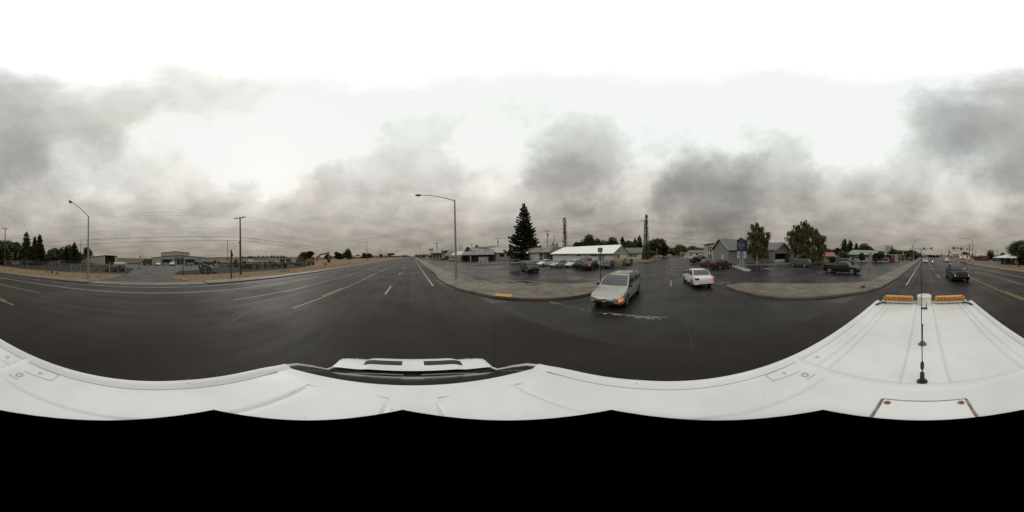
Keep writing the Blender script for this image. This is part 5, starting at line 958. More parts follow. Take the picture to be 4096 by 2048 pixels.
# curved masts with signal arms behind
sigm = M('signal_black', (.012, .012, .012), .6)
def mast(label, b, zt, reach, dirx, zarm, larm, sigs):
    t = thing('traffic_mast', label, 'traffic light', b); pts = [(0, 0, 0), (0, 0, zt-1.9)]+[(dirx*1.9*(1-math.cos(a)), 0, zt-1.9+1.9*math.sin(a)) for a in [PI/2*k/6 for k in range(1, 7)]]+[(dirx*reach, 0, zt+.05)]
    MB().tube(pts, [.17, .13]+[.11]*6+[.07], 10).build('pole', galv, t, smooth=60); MB().box(min(dirx*(reach-.1), dirx*(reach+.7)), max(dirx*(reach-.1), dirx*(reach+.7)), -.16, .16, zt-.05, zt+.10).build('lamp_head', galvd, t)
    MB().tube([(0, 0, zarm), (dirx*larm, 0, zarm+.55)], [.12, .06], 8).build('signal_arm', galvd, t)
    for u in sigs:
        z_ = zarm+.55*u/larm; s_ = MB().cbox((dirx*u, .15, z_-.02), (.80, .06, 1.10)).build('backplate', sigm, t); MB().cbox((dirx*u, .30, z_), (.36, .24, 1.05)).build('signal_housing', sigm, s_)
    return t
mast('curved lamp and signal mast on the right kerb behind', (5.4, -83.0, 0), 10.9, 5.6, -1, 6.2, 9.2, (5.2, 9.0))
mm = mast('curved lamp and signal mast with yellow signs on the left behind', (-20.3, -66.5, 0), 10.6, 5.4, 1, 5.75, 8.5, (5.0, 8.3))
fy = M('fluorescent_sign', (.40, .42, .02), .5); MB().box(5.7, 8.0, .18, .22, 6.0, 6.62).build('yellow_sign', fy, mm); MB().box(6.0, 7.7, .221, .23, 6.22, 6.42).build('lettering', M('sign_ink', (.12, .13, .02), .6), mm)
MB().add([(2.4, .2, 5.35), (3.0, .2, 5.98), (2.4, .2, 6.6), (1.8, .2, 5.98), (2.4, .16, 5.35), (3.0, .16, 5.98), (2.4, .16, 6.6), (1.8, .16, 5.98)], [(0, 1, 2, 3), (7, 6, 5, 4), (0, 4, 5, 1), (1, 5, 6, 2), (2, 6, 7, 3), (3, 7, 4, 0)]).build('diamond_sign', fy, mm); MB().tube([(2.4, .22, 5.7), (2.4, .22, 6.2)], .09, 6).tube([(2.4, .22, 6.28), (2.4, .22, 6.36)], .09, 6).build('figure', sigm, mm)
MB().box(-.45, .45, -.2, .25, 2.9, 4.2).build('blue_sign', M('sign_blue', (.07, .13, .20), .5), mm); MB().box(-.4, .4, .16, .24, 2.2, 2.75).build('green_sign', M('sign_dull_green', (.04, .11, .07), .5), mm); MB().box(-.45, .35, .16, .24, 1.15, 2.1).build('white_sign', M('sign_white', (.48, .48, .45), .5), mm)
MB().disc((-.05, .245, 1.75), (0, 1, 0), .2, .01, 14).build('sign_symbol', M('sign_red', (.35, .03, .03), .5), mm)
# signs
def text(s, size, loc_, rot, mat, parent, name='lettering'):
    cu = bpy.data.curves.new('txt', 'FONT'); cu.body = s; cu.size = size; cu.align_x = 'CENTER'; cu.align_y = 'CENTER'; cu.extrude = .003; o = bpy.data.objects.new('txt', cu); C.objects.link(o); dg = bpy.context.evaluated_depsgraph_get(); dg.update()
    me = bpy.data.meshes.new_from_object(o.evaluated_get(dg)); bpy.data.objects.remove(o); me.materials.clear(); me.materials.append(mat); r = bpy.data.objects.new(name, me); C.objects.link(r); r.parent = parent; r.location = loc_; r.rotation_euler = rot; return r
def face(base): return math.atan2(base[1], base[0])-PI/2        # local -y toward the viewer
inkl = M('pale_ink', (.45, .46, .45), .6)
b = Vector((13.3, 5.9, .12)); t = thing('street_sign', 'small square green street sign on a rusty brown post at the corner', 'street sign', b, face(b)); MB().tube([(0, 0, 0), (0, 0, 2.75)], .045, 8).build('post', M('rusty_post', (.06, .035, .024), .8, var=.3), t)
MB().box(-.21, .21, -.055, -.035, 2.72, 3.12).build('sign_board', M('street_green', (.022, .055, .043), .5), t); fg = MB()
for r_ in range(3): fg.box(-.13, .13-.04*r_, -.060, -.056, 2.80+.09*r_, 2.835+.09*r_)
fg.build('lettering', inkl, t); MB().box(-.035, .035, -.04, .24, 3.13, 3.16).build('bracket', galvd, t)
b = Vector((4.4, -13.1, .12)); t = thing('sign_post', 'slim galvanised sign post on the corner pavement behind', 'sign post', b, 0); MB().box(-.025, .025, -.012, .012, 0, 2.6).build('post', galv, t); MB().box(.02, .045, -.3, .3, 2.1, 2.75).build('sign_board', galv, t); t.rotation_euler.z = face(b)
b = G(3452, 1149, .12); t = thing('rock', 'dark brown rubber block lying on the corner pavement beside the sign post', 'block', b, .4); MB().prism([(-.17, -.09), (.12, -.11), (.17, .02), (.08, .12), (-.13, .1)], 0, .12).build('block', M('block_brown', (.04, .022, .016), .8, var=.4, scale=9), t)
# pylon sign
b = Vector((27.9, -13.5, .1)); t = thing('pylon_sign', 'dark blue cabinet sign with curved top on two grey columns', 'sign', b, face((27.9, -13.5))-.35)
for x in (-.30, .28): MB().box(x-.17, x+.17, -.15, .15, 0, 3.35).build('column', M('column_grey', (.20, .21, .21), .6), t)
cab = M('cabinet_blue', (.014, .018, .036), .35); top_ = [(-.85, 3.15), (.85, 3.15), (.85, 5.05), (.55, 5.12), (.15, 5.40), (0, 5.44), (-.15, 5.40), (-.55, 5.12), (-.85, 5.0)]
MB().xz(top_, -.35, .85).build('cabinet', cab, t); rim = [(-.98, 5.0), (-.6, 5.14), (-.16, 5.46), (0, 5.50), (.16, 5.46), (.6, 5.14), (.98, 5.06)]
MB().xz(rim+[(x, z_+.13) for x, z_ in rim[::-1]], -.45, .95).build('cap_moulding', M('cap_trim', (.22, .215, .20), .6), t)
lw = M('faint_blue_ink', (.13, .17, .24), .5); lr = M('faint_pink_ink', (.22, .13, .12), .5); m1 = MB()
for k in range(8): 
    if k != 4: m1.box(-.58+.145*k, -.48+.145*k, -.36, -.351, 4.28, 4.44+.04*(k % 2))
m1.add([(0, -.36, 4.65), (.09, -.36, 4.85), (0, -.36, 5.15), (-.09, -.36, 4.85)], [(0, 1, 2, 3)]).build('lettering', lw, t); m2 = MB(); m3 = MB()
for k in range(5): m2.box(-.62+.13*k, -.52+.13*k, -.36, -.351, 3.92, 4.10)
for k in range(5): m3.box(.06+.12*k, .15+.12*k, -.36, -.351, 3.93, 4.10)
for r_ in range(2): m3.box(-.35, .22, -.36, -.351, 3.45+.14*r_, 3.52+.14*r_)
m2.build('lettering', lr, t); m3.build('lettering', lw, t)
for x, tx in ((-.66, 'I'), (.70, 'AF')):
    rb_ = MB().box(x-.22, x+.22, -.12, -.06, 1.72, 2.95).build('reader_board', M('reader_white', (.42, .44, .46), .5), t); mk = MB()
    for k, (z_, w_) in enumerate(((2.66, .13), (2.32, .16), (2.05, .14))): mk.box(x-w_, x-.02, -.13, -.121, z_, z_+(.06 if k == 0 else .17)); mk.box(x+.03, x+w_*.8, -.13, -.121, z_, z_+(.06 if k == 0 else .17))
    mk.build('lettering', M('reader_ink', (.05, .05, .08), .6), rb_)
for i, (px, py) in enumerate(((2981, 1075), (2950, 1066))):
    b = G(px, py, .1); t = thing('bollard', ('short grey pipe bollard right of the pylon columns', 'short grey pipe bollard left of the pylon columns')[i], 'bollard', b, 0, 'bollards on the sign island'); MB().cyl((0, 0, 0), .07, .95, 12).build('pipe', M('column_grey', (.2, .2, .2)), t); MB().cyl((0, 0, .95), .07, .04, 12, .03).build('cap', M('column_grey', (.2, .2, .2)), t)
# white board with a dark hair silhouette
b0, b1 = Vector((19.4, 44.6, 0)), Vector((22.1, 43.9, 0)); t = thing('salon_board', 'white signboard with dark curved silhouette on a low soil berm', 'signboard', b0, math.atan2(-.7, 2.7)); w_ = 2.75
MB().box(0, w_, 0, .18, .12, 2.05).build('board', M('board_white', (.40, .38, .345), .5, var=.05), t); MB().box(-.08, .0, -.05, .25, 0, 2.12).box(.16, .24, -.02, -.001, .2, 2.0).build('frame', trimw, t)
sil = MB()
def poly(pts): sil.add([(x*w_, -.006, .12+z_*1.93) for x, z_ in pts], [tuple(range(len(pts)))])
poly([(.62, .62), (.66, .60), (.69, .40), (.76, .22), (.80, .02), (.77, .02), (.70, .18), (.64, .34), (.61, .50)]); poly([(.68, .62), (.74, .68), (.78, .80), (.84, .84), (.92, .82), (.95, .68), (.97, .78), (.93, .90), (.85, .93), (.78, .90), (.74, .80), (.70, .70)]); poly([(.83, .58), (.90, .56), (.90, .54), (.84, .56)]); poly([(.90, .51), (.97, .50), (.96, .46), (.91, .48)]); poly([(.06, .04), (.17, .04), (.13, .22), (.15, .42), (.08, .60), (.10, .85), (.06, .85)])
sil.build('print', M('silhouette_black', (.025, .02, .02), .6), t)
for x in (.2, 2.4): MB().box(x, x+.1, .05, .13, 0, .12).build('foot', trim, t)
# round-emblem sign on red pole, pictogram sign, other shop signs
b = P(3550, 67); t = thing('pole_sign', 'square pale sign with round emblem on a red pole', 'sign', b, face(b)); z0, z1 = ZT(3550, 1003, 67), ZT(3550, 982, 67)
MB().tube([(0, 0, 0), (0, 0, z0)], .16, 10).build('pole', M('pole_red', (.20, .035, .02), .6), t); MB().box(-1.15, 1.15, -.15, .15, z0, z1).build('sign_board', M('board_pale', (.36, .345, .31), .6), t); em = MB()
for k in range(20): a, c_ = 2*PI*k/20, 2*PI*(k+1)/20; em.add([(r_*math.cos(q_), -.16, (z0+z1)/2+.15+r_*math.sin(q_)) for r_, q_ in ((.50, a), (.60, a), (.60, c_), (.50, c_))], [(0, 1, 2, 3)])
em.build('emblem', M('emblem_brown', (.14, .11, .07), .6), t); MB().add([(-.3, -.16, (z0+z1)/2+.1), (0, -.16, (z0+z1)/2-.25), (.3, -.16, (z0+z1)/2+.1)], [(0, 1, 2)]).build('emblem', M('emblem_slate', (.10, .10, .14), .6), t); MB().box(-.7, -.25, -.16, -.151, z0+.3, z0+.42).box(.15, .85, -.16, -.151, z0+.3, z0+.42).build('lettering', sigm, t); MB().box(-1.2, -1.0, -.1, .1, z1, z1+.45).build('finial', galvd, t)
b = P(3482, 42); t = thing('pictogram_sign', 'upright white sign with red oval ring and dark figure', 'sign', b, face(b)); z0, z1 = ZT(3482, 1041, 42), ZT(3482, 1012, 42)
MB().box(-.30, -.22, -.06, .06, 0, z0).build('post', trimw, t); MB().box(-.26, .42, -.10, .10, z0, z1).build('cabinet', M('board_pale', (.4, .4, .37)), t); MB().box(-.46, -.262, -.12, .12, z0, z1+.05).box(-.262, .44, -.101, .11, z1, z1+.05).build('frame', sigm, t)
em = MB(); zc = (z0+z1)/2
for k in range(24): a, c_ = 2*PI*k/24, 2*PI*(k+1)/24; em.add([(.08+r_*.23*math.cos(q_), -.108, zc+r_*.85*math.sin(q_)) for r_, q_ in ((.80, a), (1, a), (1, c_), (.80, c_))], [(0, 1, 2, 3)])
em.build('ring', M('ring_red', (.24, .07, .04), .5), t); MB().add([(.02, -.108, zc-.2), (.14, -.108, zc-.15), (.12, -.108, zc+.35), (.05, -.108, zc+.55), (.0, -.108, zc+.3)], [(0, 1, 2, 3, 4)]).build('figure', sigm, t); MB().add([(.0, -.108, zc-.5), (.12, -.108, zc-.5), (.08, -.108, zc-.2)], [(0, 1, 2)]).build('figure', M('figure_green', (.10, .2, .04), .6), t)
def psign(label, px, d, parts, pr_=.15, pcol=None):
    b = P(px, d); t = thing('pole_sign', label, 'sign', b, face(b), 'shop pole signs'); zt = max(ZT(px, p_[2], d) for p_ in parts)
    MB().tube([(0, .3, 0), (0, .3, zt)], pr_, 8).build('pole', pcol or trim, t)
    for x0, x1, y0, y1, c_ in parts: k = d*PI/180/11.378; MB().box((x0-px)*k, (x1-px)*k, -.15, .15, ZT(px, y1, d), ZT(px, y0, d)).build('sign_board', c_, t)
    return t
cW = M('board_pale', (.4, .4, .4)); cO = M('board_orange', (.30, .18, .07), .6); cR = M('board_red', (.30, .04, .03), .6); cD = sigm
psign('wide white and grey sign board on a dark pole by the green shop', 1725, 105, [(1716, 1733, 994, 1001, cW), (1716, 1733, 1001, 1002.5, M('sign_slate', (.08, .09, .12), .6)), (1721, 1732, 1010, 1018, M('board_tan', (.33, .30, .2), .6))])
psign('thin red pole at the edge of the green shop', 1733, 104, [(1732.5, 1733.5, 994, 1003, M('pole_red', (.2, .03, .02)))], .10, M('pole_red', (.2, .03, .02)))
psign('orange-yellow sign board between the shops ahead', 1772, 100, [(1766, 1779, 1002, 1019, M('board_frame', (.3, .29, .25), .6)), (1767.5, 1777.5, 1004, 1017, cO)])
psign('white notice board on posts before the shops ahead', 1773, 92, [(1768, 1780, 1020, 1029, cW)])
psign('stacked orange and white shop sign on the right behind', 3612, 100, [(3609, 3615, 1007, 1013, cO), (3609, 3615, 1013, 1015, cD), (3609, 3615, 1015, 1020, cW)], .3, cD)
psign('slim white sign by the stone hut', 3601, 75, [(3598, 3603, 1018, 1030, cW)])
psign('tall red sign tower with letters far behind', 3796, 210, [(3793.5, 3797, 999, 1012, cR), (3793, 3805, 1008, 1013, M('board_dull_red', (.18, .09, .08), .6)), (3791, 3798, 1017, 1024, cD)])
t = psign('gas price sign with red and green digits', 3809, 170, [(3805, 3813, 1016, 1020, cR), (3805, 3813, 1020, 1022.5, cD), (3805, 3813, 1022.5, 1025.5, cD)])
MB().box(-.5, 1.0, -.2, -.155, ZT(3809, 1022.2, 170), ZT(3809, 1020.4, 170)).build('lit_digits', M('digits_red', (1, .08, .06), .5, emit=1.6), t); MB().box(-.6, .9, -.2, -.155, ZT(3809, 1025.2, 170), ZT(3809, 1023.4, 170)).build('lit_digits', M('digits_green', (.05, .7, .12), .5, emit=.6), t)
psign('small white and red road sign before the gas canopy', 3776, 150, [(3773, 3780, 1021, 1027, cW)], .1); psign('brown roof-shaped sign beside the far poles', 3764, 250, [(3759, 3770, 1018, 1021, M('board_olive', (.15, .13, .05), .6))], .2)
psign('white hanging sign under the diner canopy', 4046, 66, [(4044, 4048, 1033, 1040, cW)], .06)
# yard entrance: notice on the gate, stub post, black post
def fence(label, pts, h=1.75, name='chain_link_fence', gate=False, sp=3.05):
    a0 = Vector(pts[0]+(0,)); t = thing(name, label, 'fence' if not gate else 'gate', a0); rail = MB(); mesh = MB()
    for A, B in zip(pts, pts[1:]):
        A = Vector(A+(0,))-a0; B = Vector(B+(0,))-a0; L_ = (B-A).length; n = max(1, round(L_/sp)); d = (B-A)/L_
        for k in range(n+(1 if B+a0 == Vector(pts[-1]+(0,)) else 0)): p = A+d*(L_*k/n); MB().tube([p, p+Vector((0, 0, h+.05))], .035 if not gate else .05, 7).build('post', galv, t)
        rail.tube([A+Vector((0, 0, h)), B+Vector((0, 0, h))], .024, 6)
        if gate:
            rail.tube([A+Vector((0, 0, .15)), B+Vector((0, 0, .15))], .03, 6)
            for k in range(n): p, q_ = A+d*(L_*k/n), A+d*(L_*(k+1)/n); rail.tube([p+Vector((0, 0, .15)), q_+Vector((0, 0, h))], .022, 5); 
        m_ = int(L_/.22)
        for k in range(m_):
            for s in (-1, 1):
                x0 = L_*k/m_; x1 = x0+s*h*.9; e = 1
                if x1 < 0: e = x0/(h*.9)
                if x1 > L_: e = (L_-x0)/(h*.9)
                if e <= .05: continue
                a = A+d*x0; b_ = A+d*(x0+s*h*.9*e); a.z = .05; b_.z = .05+(h-.05)*e; nn_ = len(mesh.v); w_ = Vector((0, 0, .006)); mesh.v += [tuple(a-w_), tuple(a+w_), tuple(b_+w_), tuple(b_-w_)]; mesh.f.append((nn_, nn_+1, nn_+2, nn_+3))
    rail.build('rail', galv, t); mesh.build('wire_mesh', M('mesh_wire', (.12, .12, .12), .5, .4), t); return t
fence('chain-link fence along the yard left of the gates', [(-33.3, -43.8), (-30.8, -28.4), (-29.5, -17.0)]); fence('chain-link fence running back behind the left yard', [(-33.3, -44.2), (-52, -46), (-76, -47)], sp=4); fence('low rear chain-link fence of the left yard', [(-60, -52), (-58, -32), (-62, -24)], sp=5)
gt = fence('wide galvanised pipe gate with diagonal braces left of the driveway', [(-29.5, -16.8), (-30.0, -8.9)], 1.7, 'yard_gate', True, 2.0); 
A = Vector((0, 0, 0)); gt2 = fence('second pipe gate leaf next to the driveway edge', [(-30.2, -8.8), (-30.1, -5.8)], 1.8, 'yard_gate', True, 1.5)
MB().tube([(0, .1, 1.65), (-.06, 2.0, .15)], .03, 5).tube([(-.1, 4.0, .15), (-.2, 5.8, 1.65)], .03, 5).build('brace', galv, gt)
for (x, y), lb in (((-29.9, -8.85), 'thick gate post between the two gate leaves'), ((-30.0, -5.7), 'thick gate post at the driveway edge')): t = thing('gate_post', lb, 'gate post', (x, y, 0)); MB().cyl((0, 0, 0), .09, 2.05, 10).build('post', galv, t); MB().cyl((0, 0, 2.05), .11, .05, 10, .03).build('cap', galv, t)
fence('chain-link fence right of the driveway before the skid steer', [(-28.2, 3.3), (-29.0, 9.0), (-28.9, 20), (-28.6, 29.8), (-30.5, 38), (-35.7, 50.5), (-46, 66), (-62, 80)], 1.7)
b = G(712, 1099); t = thing('notice_board', 'white notice on the fence right of the driveway', 'notice', b+Vector((0, 0, 0)), face(b)); MB().box(-.30, .30, -.03, .0, 1.05, 1.75).build('board', M('notice_white', (.48, .47, .43), .5), t); MB().box(-.16, .10, -.035, -.031, 1.48, 1.60).build('lettering', M('notice_ink', (.08, .10, .15), .5), t)
b = G(732, 1101); t = thing('gate_post', 'short black post in front of the fence right of the driveway', 'post', b); MB().cyl((0, 0, 0), .075, 1.4, 10).build('post', trim, t); MB().cyl((0, 0, 1.4), .075, .03, 10, .04).build('cap', trim, t)
b = Vector((-21.0, 10.4, 0)); t = thing('timber_post', 'weathered grey timber stump post with broken top on the verge', 'post', b, face(b)); MB().tube([(0, 0, 0), (-.02, 0, 2.0), (0, 0, 4.1)], [.13, .12, .09], 7).build('post', M('weathered_wood', (.075, .055, .036), .9, var=.4, scale=4), t); MB().add([(.02, -.02, 2.7), (.30, .0, 3.3), (.06, 0, 4.08), (.02, .06, 2.7), (.28, .06, 3.3), (.06, .06, 4.08)], [(0, 1, 2), (5, 4, 3), (0, 3, 4, 1), (1, 4, 5, 2)]).build('splinter', M('weathered_wood', (.07, .05, .03)), t)
b = G(567, 1075); t = thing('yard_sign', 'small white sign on a short post beside the driveway', 'sign', b, face(b)); MB().tube([(0, 0, 0), (0, 0, 1.5)], .04, 6).build('post', trim, t); MB().box(-.3, .3, -.05, -.02, .8, 1.7).build('board', cW, t)
b = G(554, 1074); t = thing('rock', 'dark brown boulder at the driveway edge', 'rock', b, .3); MB().prism([(-.5, -.2), (.3, -.35), (.6, .1), (.1, .4), (-.4, .3)], 0, .32).build('boulder', M('boulder', (.05, .03, .025), .9, var=.4, scale=4), t)
# brown stumps and clods on the verge
for i, (px, py, sx, hh, lb) in enumerate(((207, 1092, .34, .42, 'square dark stump on the dry verge'), (188, 1089, .5, .16, 'low dark clod left of the stump'), (230, 1095, .4, .22, 'dark clod right of the stump'), (1133, 1085, 1.0, .18, 'dark rubble heap on the right verge'), (1150, 1082, .6, .14, 'small rubble heap behind the dark one'))):
    b = G(px, py); t = thing('clod', lb, 'clod', b, i); q = random.Random(i); m_ = MB(); k = 9; rg_ = []
    for z_, s in ((0, 1), (hh*.6, .85), (hh, .45)):
        for j in range(k): m_.v.append((sx*s*math.cos(2*PI*j/k)*q.uniform(.7, 1.1), sx*.7*s*math.sin(2*PI*j/k)*q.uniform(.7, 1.1), z_+q.uniform(-.03, .03)*(z_ > 0)))
    m_.f = [(a*k+j, a*k+(j+1) % k, (a+1)*k+(j+1) % k, (a+1)*k+j) for a in range(2) for j in range(k)]+[tuple(2*k+j for j in range(k))]; m_.build('mound', M('clod_earth', (.045, .032, .022), .9, var=.4, scale=5), t)
b = G(1290, 1064); t = thing('marker_post', 'orange marker post on the verge before the excavator', 'marker post', b); MB().tube([(0, 0, 0), (0, 0, 1.9)], .05, 6).build('post', M('marker_orange', (.25, .08, .02), .7), t); MB().box(-.06, .06, -.07, -.05, 1.3, 1.8).build('marker', M('marker_orange', (.2, .1, .1)), t)
b = G(1302, 1061); t = thing('utility_box', 'low grey-green utility box on the verge', 'utility box', b); MB().box(-.5, .5, -.3, .3, 0, .8).build('housing', M('utility_green', (.16, .18, .15), .6), t); MB().box(-.53, .53, -.33, .33, .8, .86).build('lid', M('utility_green', (.1, .1, .1)), t)
# ---- machines in the yard
grn = M('machine_green', (.022, .075, .042), .6, var=.35, scale=1.5); mint = M('machine_mint', (.05, .135, .095), .5, var=.2); org = M('machine_orange', (.30, .10, .03), .5, var=.12); yel = M('machine_yellow', (.20, .12, .035), .6, var=.35, scale=1.5); rst = M('machine_rust', (.040, .026, .020), .8, var=.3); redm = M('machine_red', (.22, .035, .02), .5)
def wheelp(t, x, y, r, w=.3, col=None):
    w_ = MB().disc((x, y, r), (0, 1, 0), r, w, 18).build('wheel', tyre, t); MB().disc((x, y-(w/2+.005), r), (0, 1, 0), r*.5, .02, 12).build('rim', col or rimm, w_)
b = G(822, 1093); sk = thing('skid_steer', 'mint green skid steer loader with orange wheel hubs behind the fence', 'loader', b, face(b)); sk.scale = (1.1,)*3
for x in (-.55, .55):
    for y in (-.75, .75): wheelp(sk, x, y, .40, .28, M('hub_orange', (.35, .07, .02), .5))
MB().xz([(-1.1, .45), (1.0, .45), (1.05, 1.0), (.3, 1.15), (-1.15, 1.2)], -.55, .55).build('body', mint, sk); MB().xz([(-.7, 1.15), (.55, 1.15), (.35, 2.05), (-.6, 2.05)], -.45, .45).build('cab', M('cab_dark', (.04, .06, .05), .3), sk); MB().box(-.75, .5, -.5, .5, 2.05, 2.12).build('cab_roof', mint, sk)
for y in (-.68, .68): MB().tube([(-1.1, y, .9), (-1.2, y, 1.75), (-.9, y, 1.9), (.9, y, 1.15), (1.25, y, .55)], .12, 6).build('lift_arm', mint, sk)
MB().xz([(1.2, .1), (2.1, .08), (2.1, .14), (1.35, .45), (1.2, .5)], -.85, .85).build('bucket', rst, sk)
b = P(1258, 92); ex = thing('excavator', 'orange excavator with raised folded boom at the right of the yard', 'excavator', b, face(b)); org2 = M('excavator_orange', (.27, .105, .035), .5, var=.15)
for y in (-1.1, 1.1): MB().xz([(-3.8, .1), (-.2, .1), (.2, .5), (0, .9), (-4.0, .9), (-4.2, .5)], y-.3, y+.3).build('track', rst, ex)
MB().xz([(-4.4, 1.1), (-.4, 1.1), (-.4, 2.3), (-4.0, 2.4), (-4.6, 2.0)], -1.3, 1.3).build('house', org2, ex); MB().box(-1.6, -.2, -1.4, -.2, 1.1, 2.9).build('cab', M('cab_dark', (.03, .03, .03)), ex)
def P2(px, py): k = 92*PI/180/11.378; return ((px-1258)*k, ZT(px, py, 92))
bp_ = [P2(1266, 1046), P2(1270, 1028), P2(1285, 1017), P2(1312, 1012)]; MB().tube([(x, 0, z_) for x, z_ in bp_], [.5, .62, .58, .42], 6).build('boom', org2, ex); MB().tube([(x, 0, z_) for x, z_ in (P2(1313, 1006), P2(1316, 1024), P2(1314, 1036))], [.42, .55, .38], 6).build('stick', org2, ex)
MB().tube([(P2(1285, 1016)[0], 0, P2(1285, 1016)[1]), (P2(1302, 1010)[0], 0, P2(1302, 1010)[1])], .12, 6).build('hydraulic_ram', sigm, ex); x, z_ = P2(1314, 1037); MB().xz([(x-.5, z_), (x+.5, z_+.1), (x+1.2, z_-1.2), (x+.9, z_-2.0), (x-.2, z_-1.8), (x-.9, z_-1.0)], -.6, .6).build('bucket', rst, ex)
def tractor(label, px, d, col, rot, s=1.0, grp='farm machines in the yard', cab_=True):
    b = P(px, d); t = thing('tractor', label, 'tractor', b, face(b)+rot, grp); t.scale = (s,)*3
    for y in (-.8, .8): wheelp(t, -.7, y, .78, .4, col); wheelp(t, 1.4, y, .48, .3, col)
    MB().xz([(-.4, .7), (1.9, .7), (1.95, 1.35), (1.7, 1.5), (-.4, 1.6)], -.35, .35).build('hood', col, t)
    if cab_: MB().xz([(-1.2, 1.2), (-.2, 1.2), (-.3, 2.4), (-1.15, 2.4)], -.6, .6).build('cab', M('cab_dark', (.03, .03, .03)), t); MB().box(-1.3, -.15, -.7, .7, 2.4, 2.5).build('cab_roof', col, t)
    return t
def implement(label, px, d, col, w, h, seed, grp='farm implements in the yard'):
    q = random.Random(seed); b = P(px, d); t = thing('farm_implement', label, 'implement', b, face(b)+q.uniform(-.5, .5), grp); m_ = MB()
    for z_ in (h*.35, h*.75): m_.tube([(-w/2, 0, z_), (w/2, 0, z_)], .06, 5); m_.tube([(-w/2, .9, z_*.9), (w/2, .9, z_*.9)], .06, 5)
    for k in range(6): x = -w/2+w*(k+.5)/6; m_.tube([(x, 0, h*.35), (x+.05, -.3, .05)], .03, 4); m_.tube([(x, .9, h*.35), (x, .6, .05)], .03, 4); m_.tube([(x, 0, h*.75), (x+q.uniform(-.3, .3), .9, h*q.uniform(.6, 1.1))], .04, 4)
    m_.build('frame', rst, t); 
    for k in range(3): x = q.uniform(-w/2, w/2-.5); z_ = h*q.uniform(.25, .6); MB().box(x, x+q.uniform(.35, .9), -.15, q.uniform(.1, .6), z_, z_+h*q.uniform(.15, .35)).build('panel', col, t)
    for x in (-w*.35, w*.35): wheelp(t, x, .4, .38, .2)
    return t
tractor('dark green tractor at the left edge of the implement row', 866, 62, grn, .3, .9); tractor('green tractor between the poles right of the dealership', 936, 58, grn, 2.8); tractor('green tractor behind the utility pole', 984, 46, grn, .4, .85); tractor('yellow tractor in the implement row', 1218, 66, yel, .2, 1.3); tractor('yellow loader near the fence', 1132, 50, yel, 2.9, .9, cab_=False); tractor('small yellow machine left of the yellow tractor', 1196, 58, yel, .5, .9, cab_=False)
for i, (px, d, c_, w, h, lb) in enumerate(((900, 70, grn, 3, 1.4, 'low green implement by the thin pole'), (1010, 44, rst, 3.2, 1.7, 'rusty implement just right of the utility pole'), (1048, 46, yel, 3.4, 1.2, 'yellow-boxed implement near the fence'), (1076, 47, yel, 3, 1.3, 'second yellow-boxed implement near the fence'), (1070, 68, rst, 4, 1.6, 'dark implement in the middle of the row'), (1110, 66, rst, 4, 1.5, 'dark harrow in the middle of the row'), (1160, 70, rst, 4, 1.6, 'dark implement under the green carts'), (1098, 52, rst, 3, 1.2, 'rusty rake near the fence'), (1240, 62, rst, 3, 1.5, 'dark implement left of the excavator'), (1208, 54, yel, 2.6, .9, 'low yellow implement by the fence'), (756, 66, redm, 3, .9, 'low red and black mower before the dealership'), (1030, 72, grn, 4, 1.6, 'green implement behind the rusty one'), (842, 75, grn, 4, 1.5, 'green implement right of the parked suvs'), (884, 78, rst, 4, 1.8, 'dark implement before the dry field'))): implement(lb, px, d, c_, w, h, i)
for i, (px, d, w, h, lb) in enumerate(((1129, 82, 2.6, 2.5, 'left green grain cart in the yard'), (1154, 82, 2.6, 2.6, 'middle green grain cart in the yard'), (1192, 78, 2.4, 1.9, 'right green grain cart in the yard'), (1086, 100, 4.0, 2.3, 'pale grey tank cart beyond the implements'))):
    b = P(px, d); t = thing('grain_cart', lb, 'cart', b, face(b), 'carts in the yard'); MB().xz([(-w/2, h), (w/2, h), (w/2, h*.6), (w*.3, h*.42), (-w*.3, h*.42), (-w/2, h*.6)], -.9, .9).build('hopper', grn if i < 3 else M('pale_tank', (.3, .31, .3), .5), t); MB().box(-w/2, w/2, -.5, .5, h*.34, h*.42).build('chassis', rst, t)
    for x in (-w*.3, w*.3): wheelp(t, x, -.6, .45, .25)
for i in range(6): b = P(862+i*6.5, 60); t = thing('barrel', ('leftmost white', 'second white', 'first yellow', 'second yellow', 'third yellow', 'last yellow')[i]+' upright drum in the row before the tractors', 'drum', b, 0, 'upright drums in the yard'); MB().cyl((0, 0, 0), .22, 1.1, 10).build('drum', yel if i > 1 else trimw, t); MB().cyl((0, 0, 1.1), .23, .04, 10).build('lid', rst, t)
# left part of the yard: tank trailer, scissor lift, combine, boom lift, flatbed
b = P(478, 38); t = thing('tank_trailer', 'white tank trailer with red fenders behind the gate', 'tank trailer', b, face(b)); ztk = 1.35; MB().disc((0, 0, 1.62), (1, 0, 0), .42, 2.5, 18).build('tank', M('tank_white', (.42, .41, .38), .5), t, smooth=50)
MB().box(-1.6, 1.9, -.7, .7, 1.0, 1.12).build('chassis', redm, t); MB().xz([(1.3, 1.12), (1.8, 1.12), (1.8, 1.95), (1.55, 2.0), (1.3, 1.5)], -.4, .4).build('pump_frame', trimw, t); MB().xz([(-.6, 1.12), (.6, 1.12), (.4, 1.28), (-.4, 1.28)], -.95, -.65).build('fender', redm, t)
for x in (-.4, .4): wheelp(t, x, -.7, .5, .25)
t = implement('green folding implement under the tank trailer behind the gate', 482, 36, grn, 2.6, 1.3, 50); t = implement('rust-red implement left of the tank trailer behind the gate', 442, 36, M('rust_red', (.17, .05, .03), .7), 2.6, 1.3, 51)
b = P(442, 40); t = thing('scissor_lift', 'red-railed scissor lift platform behind the gate', 'lift', b, face(b)); MB().box(-1.2, 1.2, -.5, .5, 1.0, 1.1).build('platform', redm, t); MB().box(-1.1, 1.1, -.45, .45, .2, .6).build('base', redm, t); rl = MB()
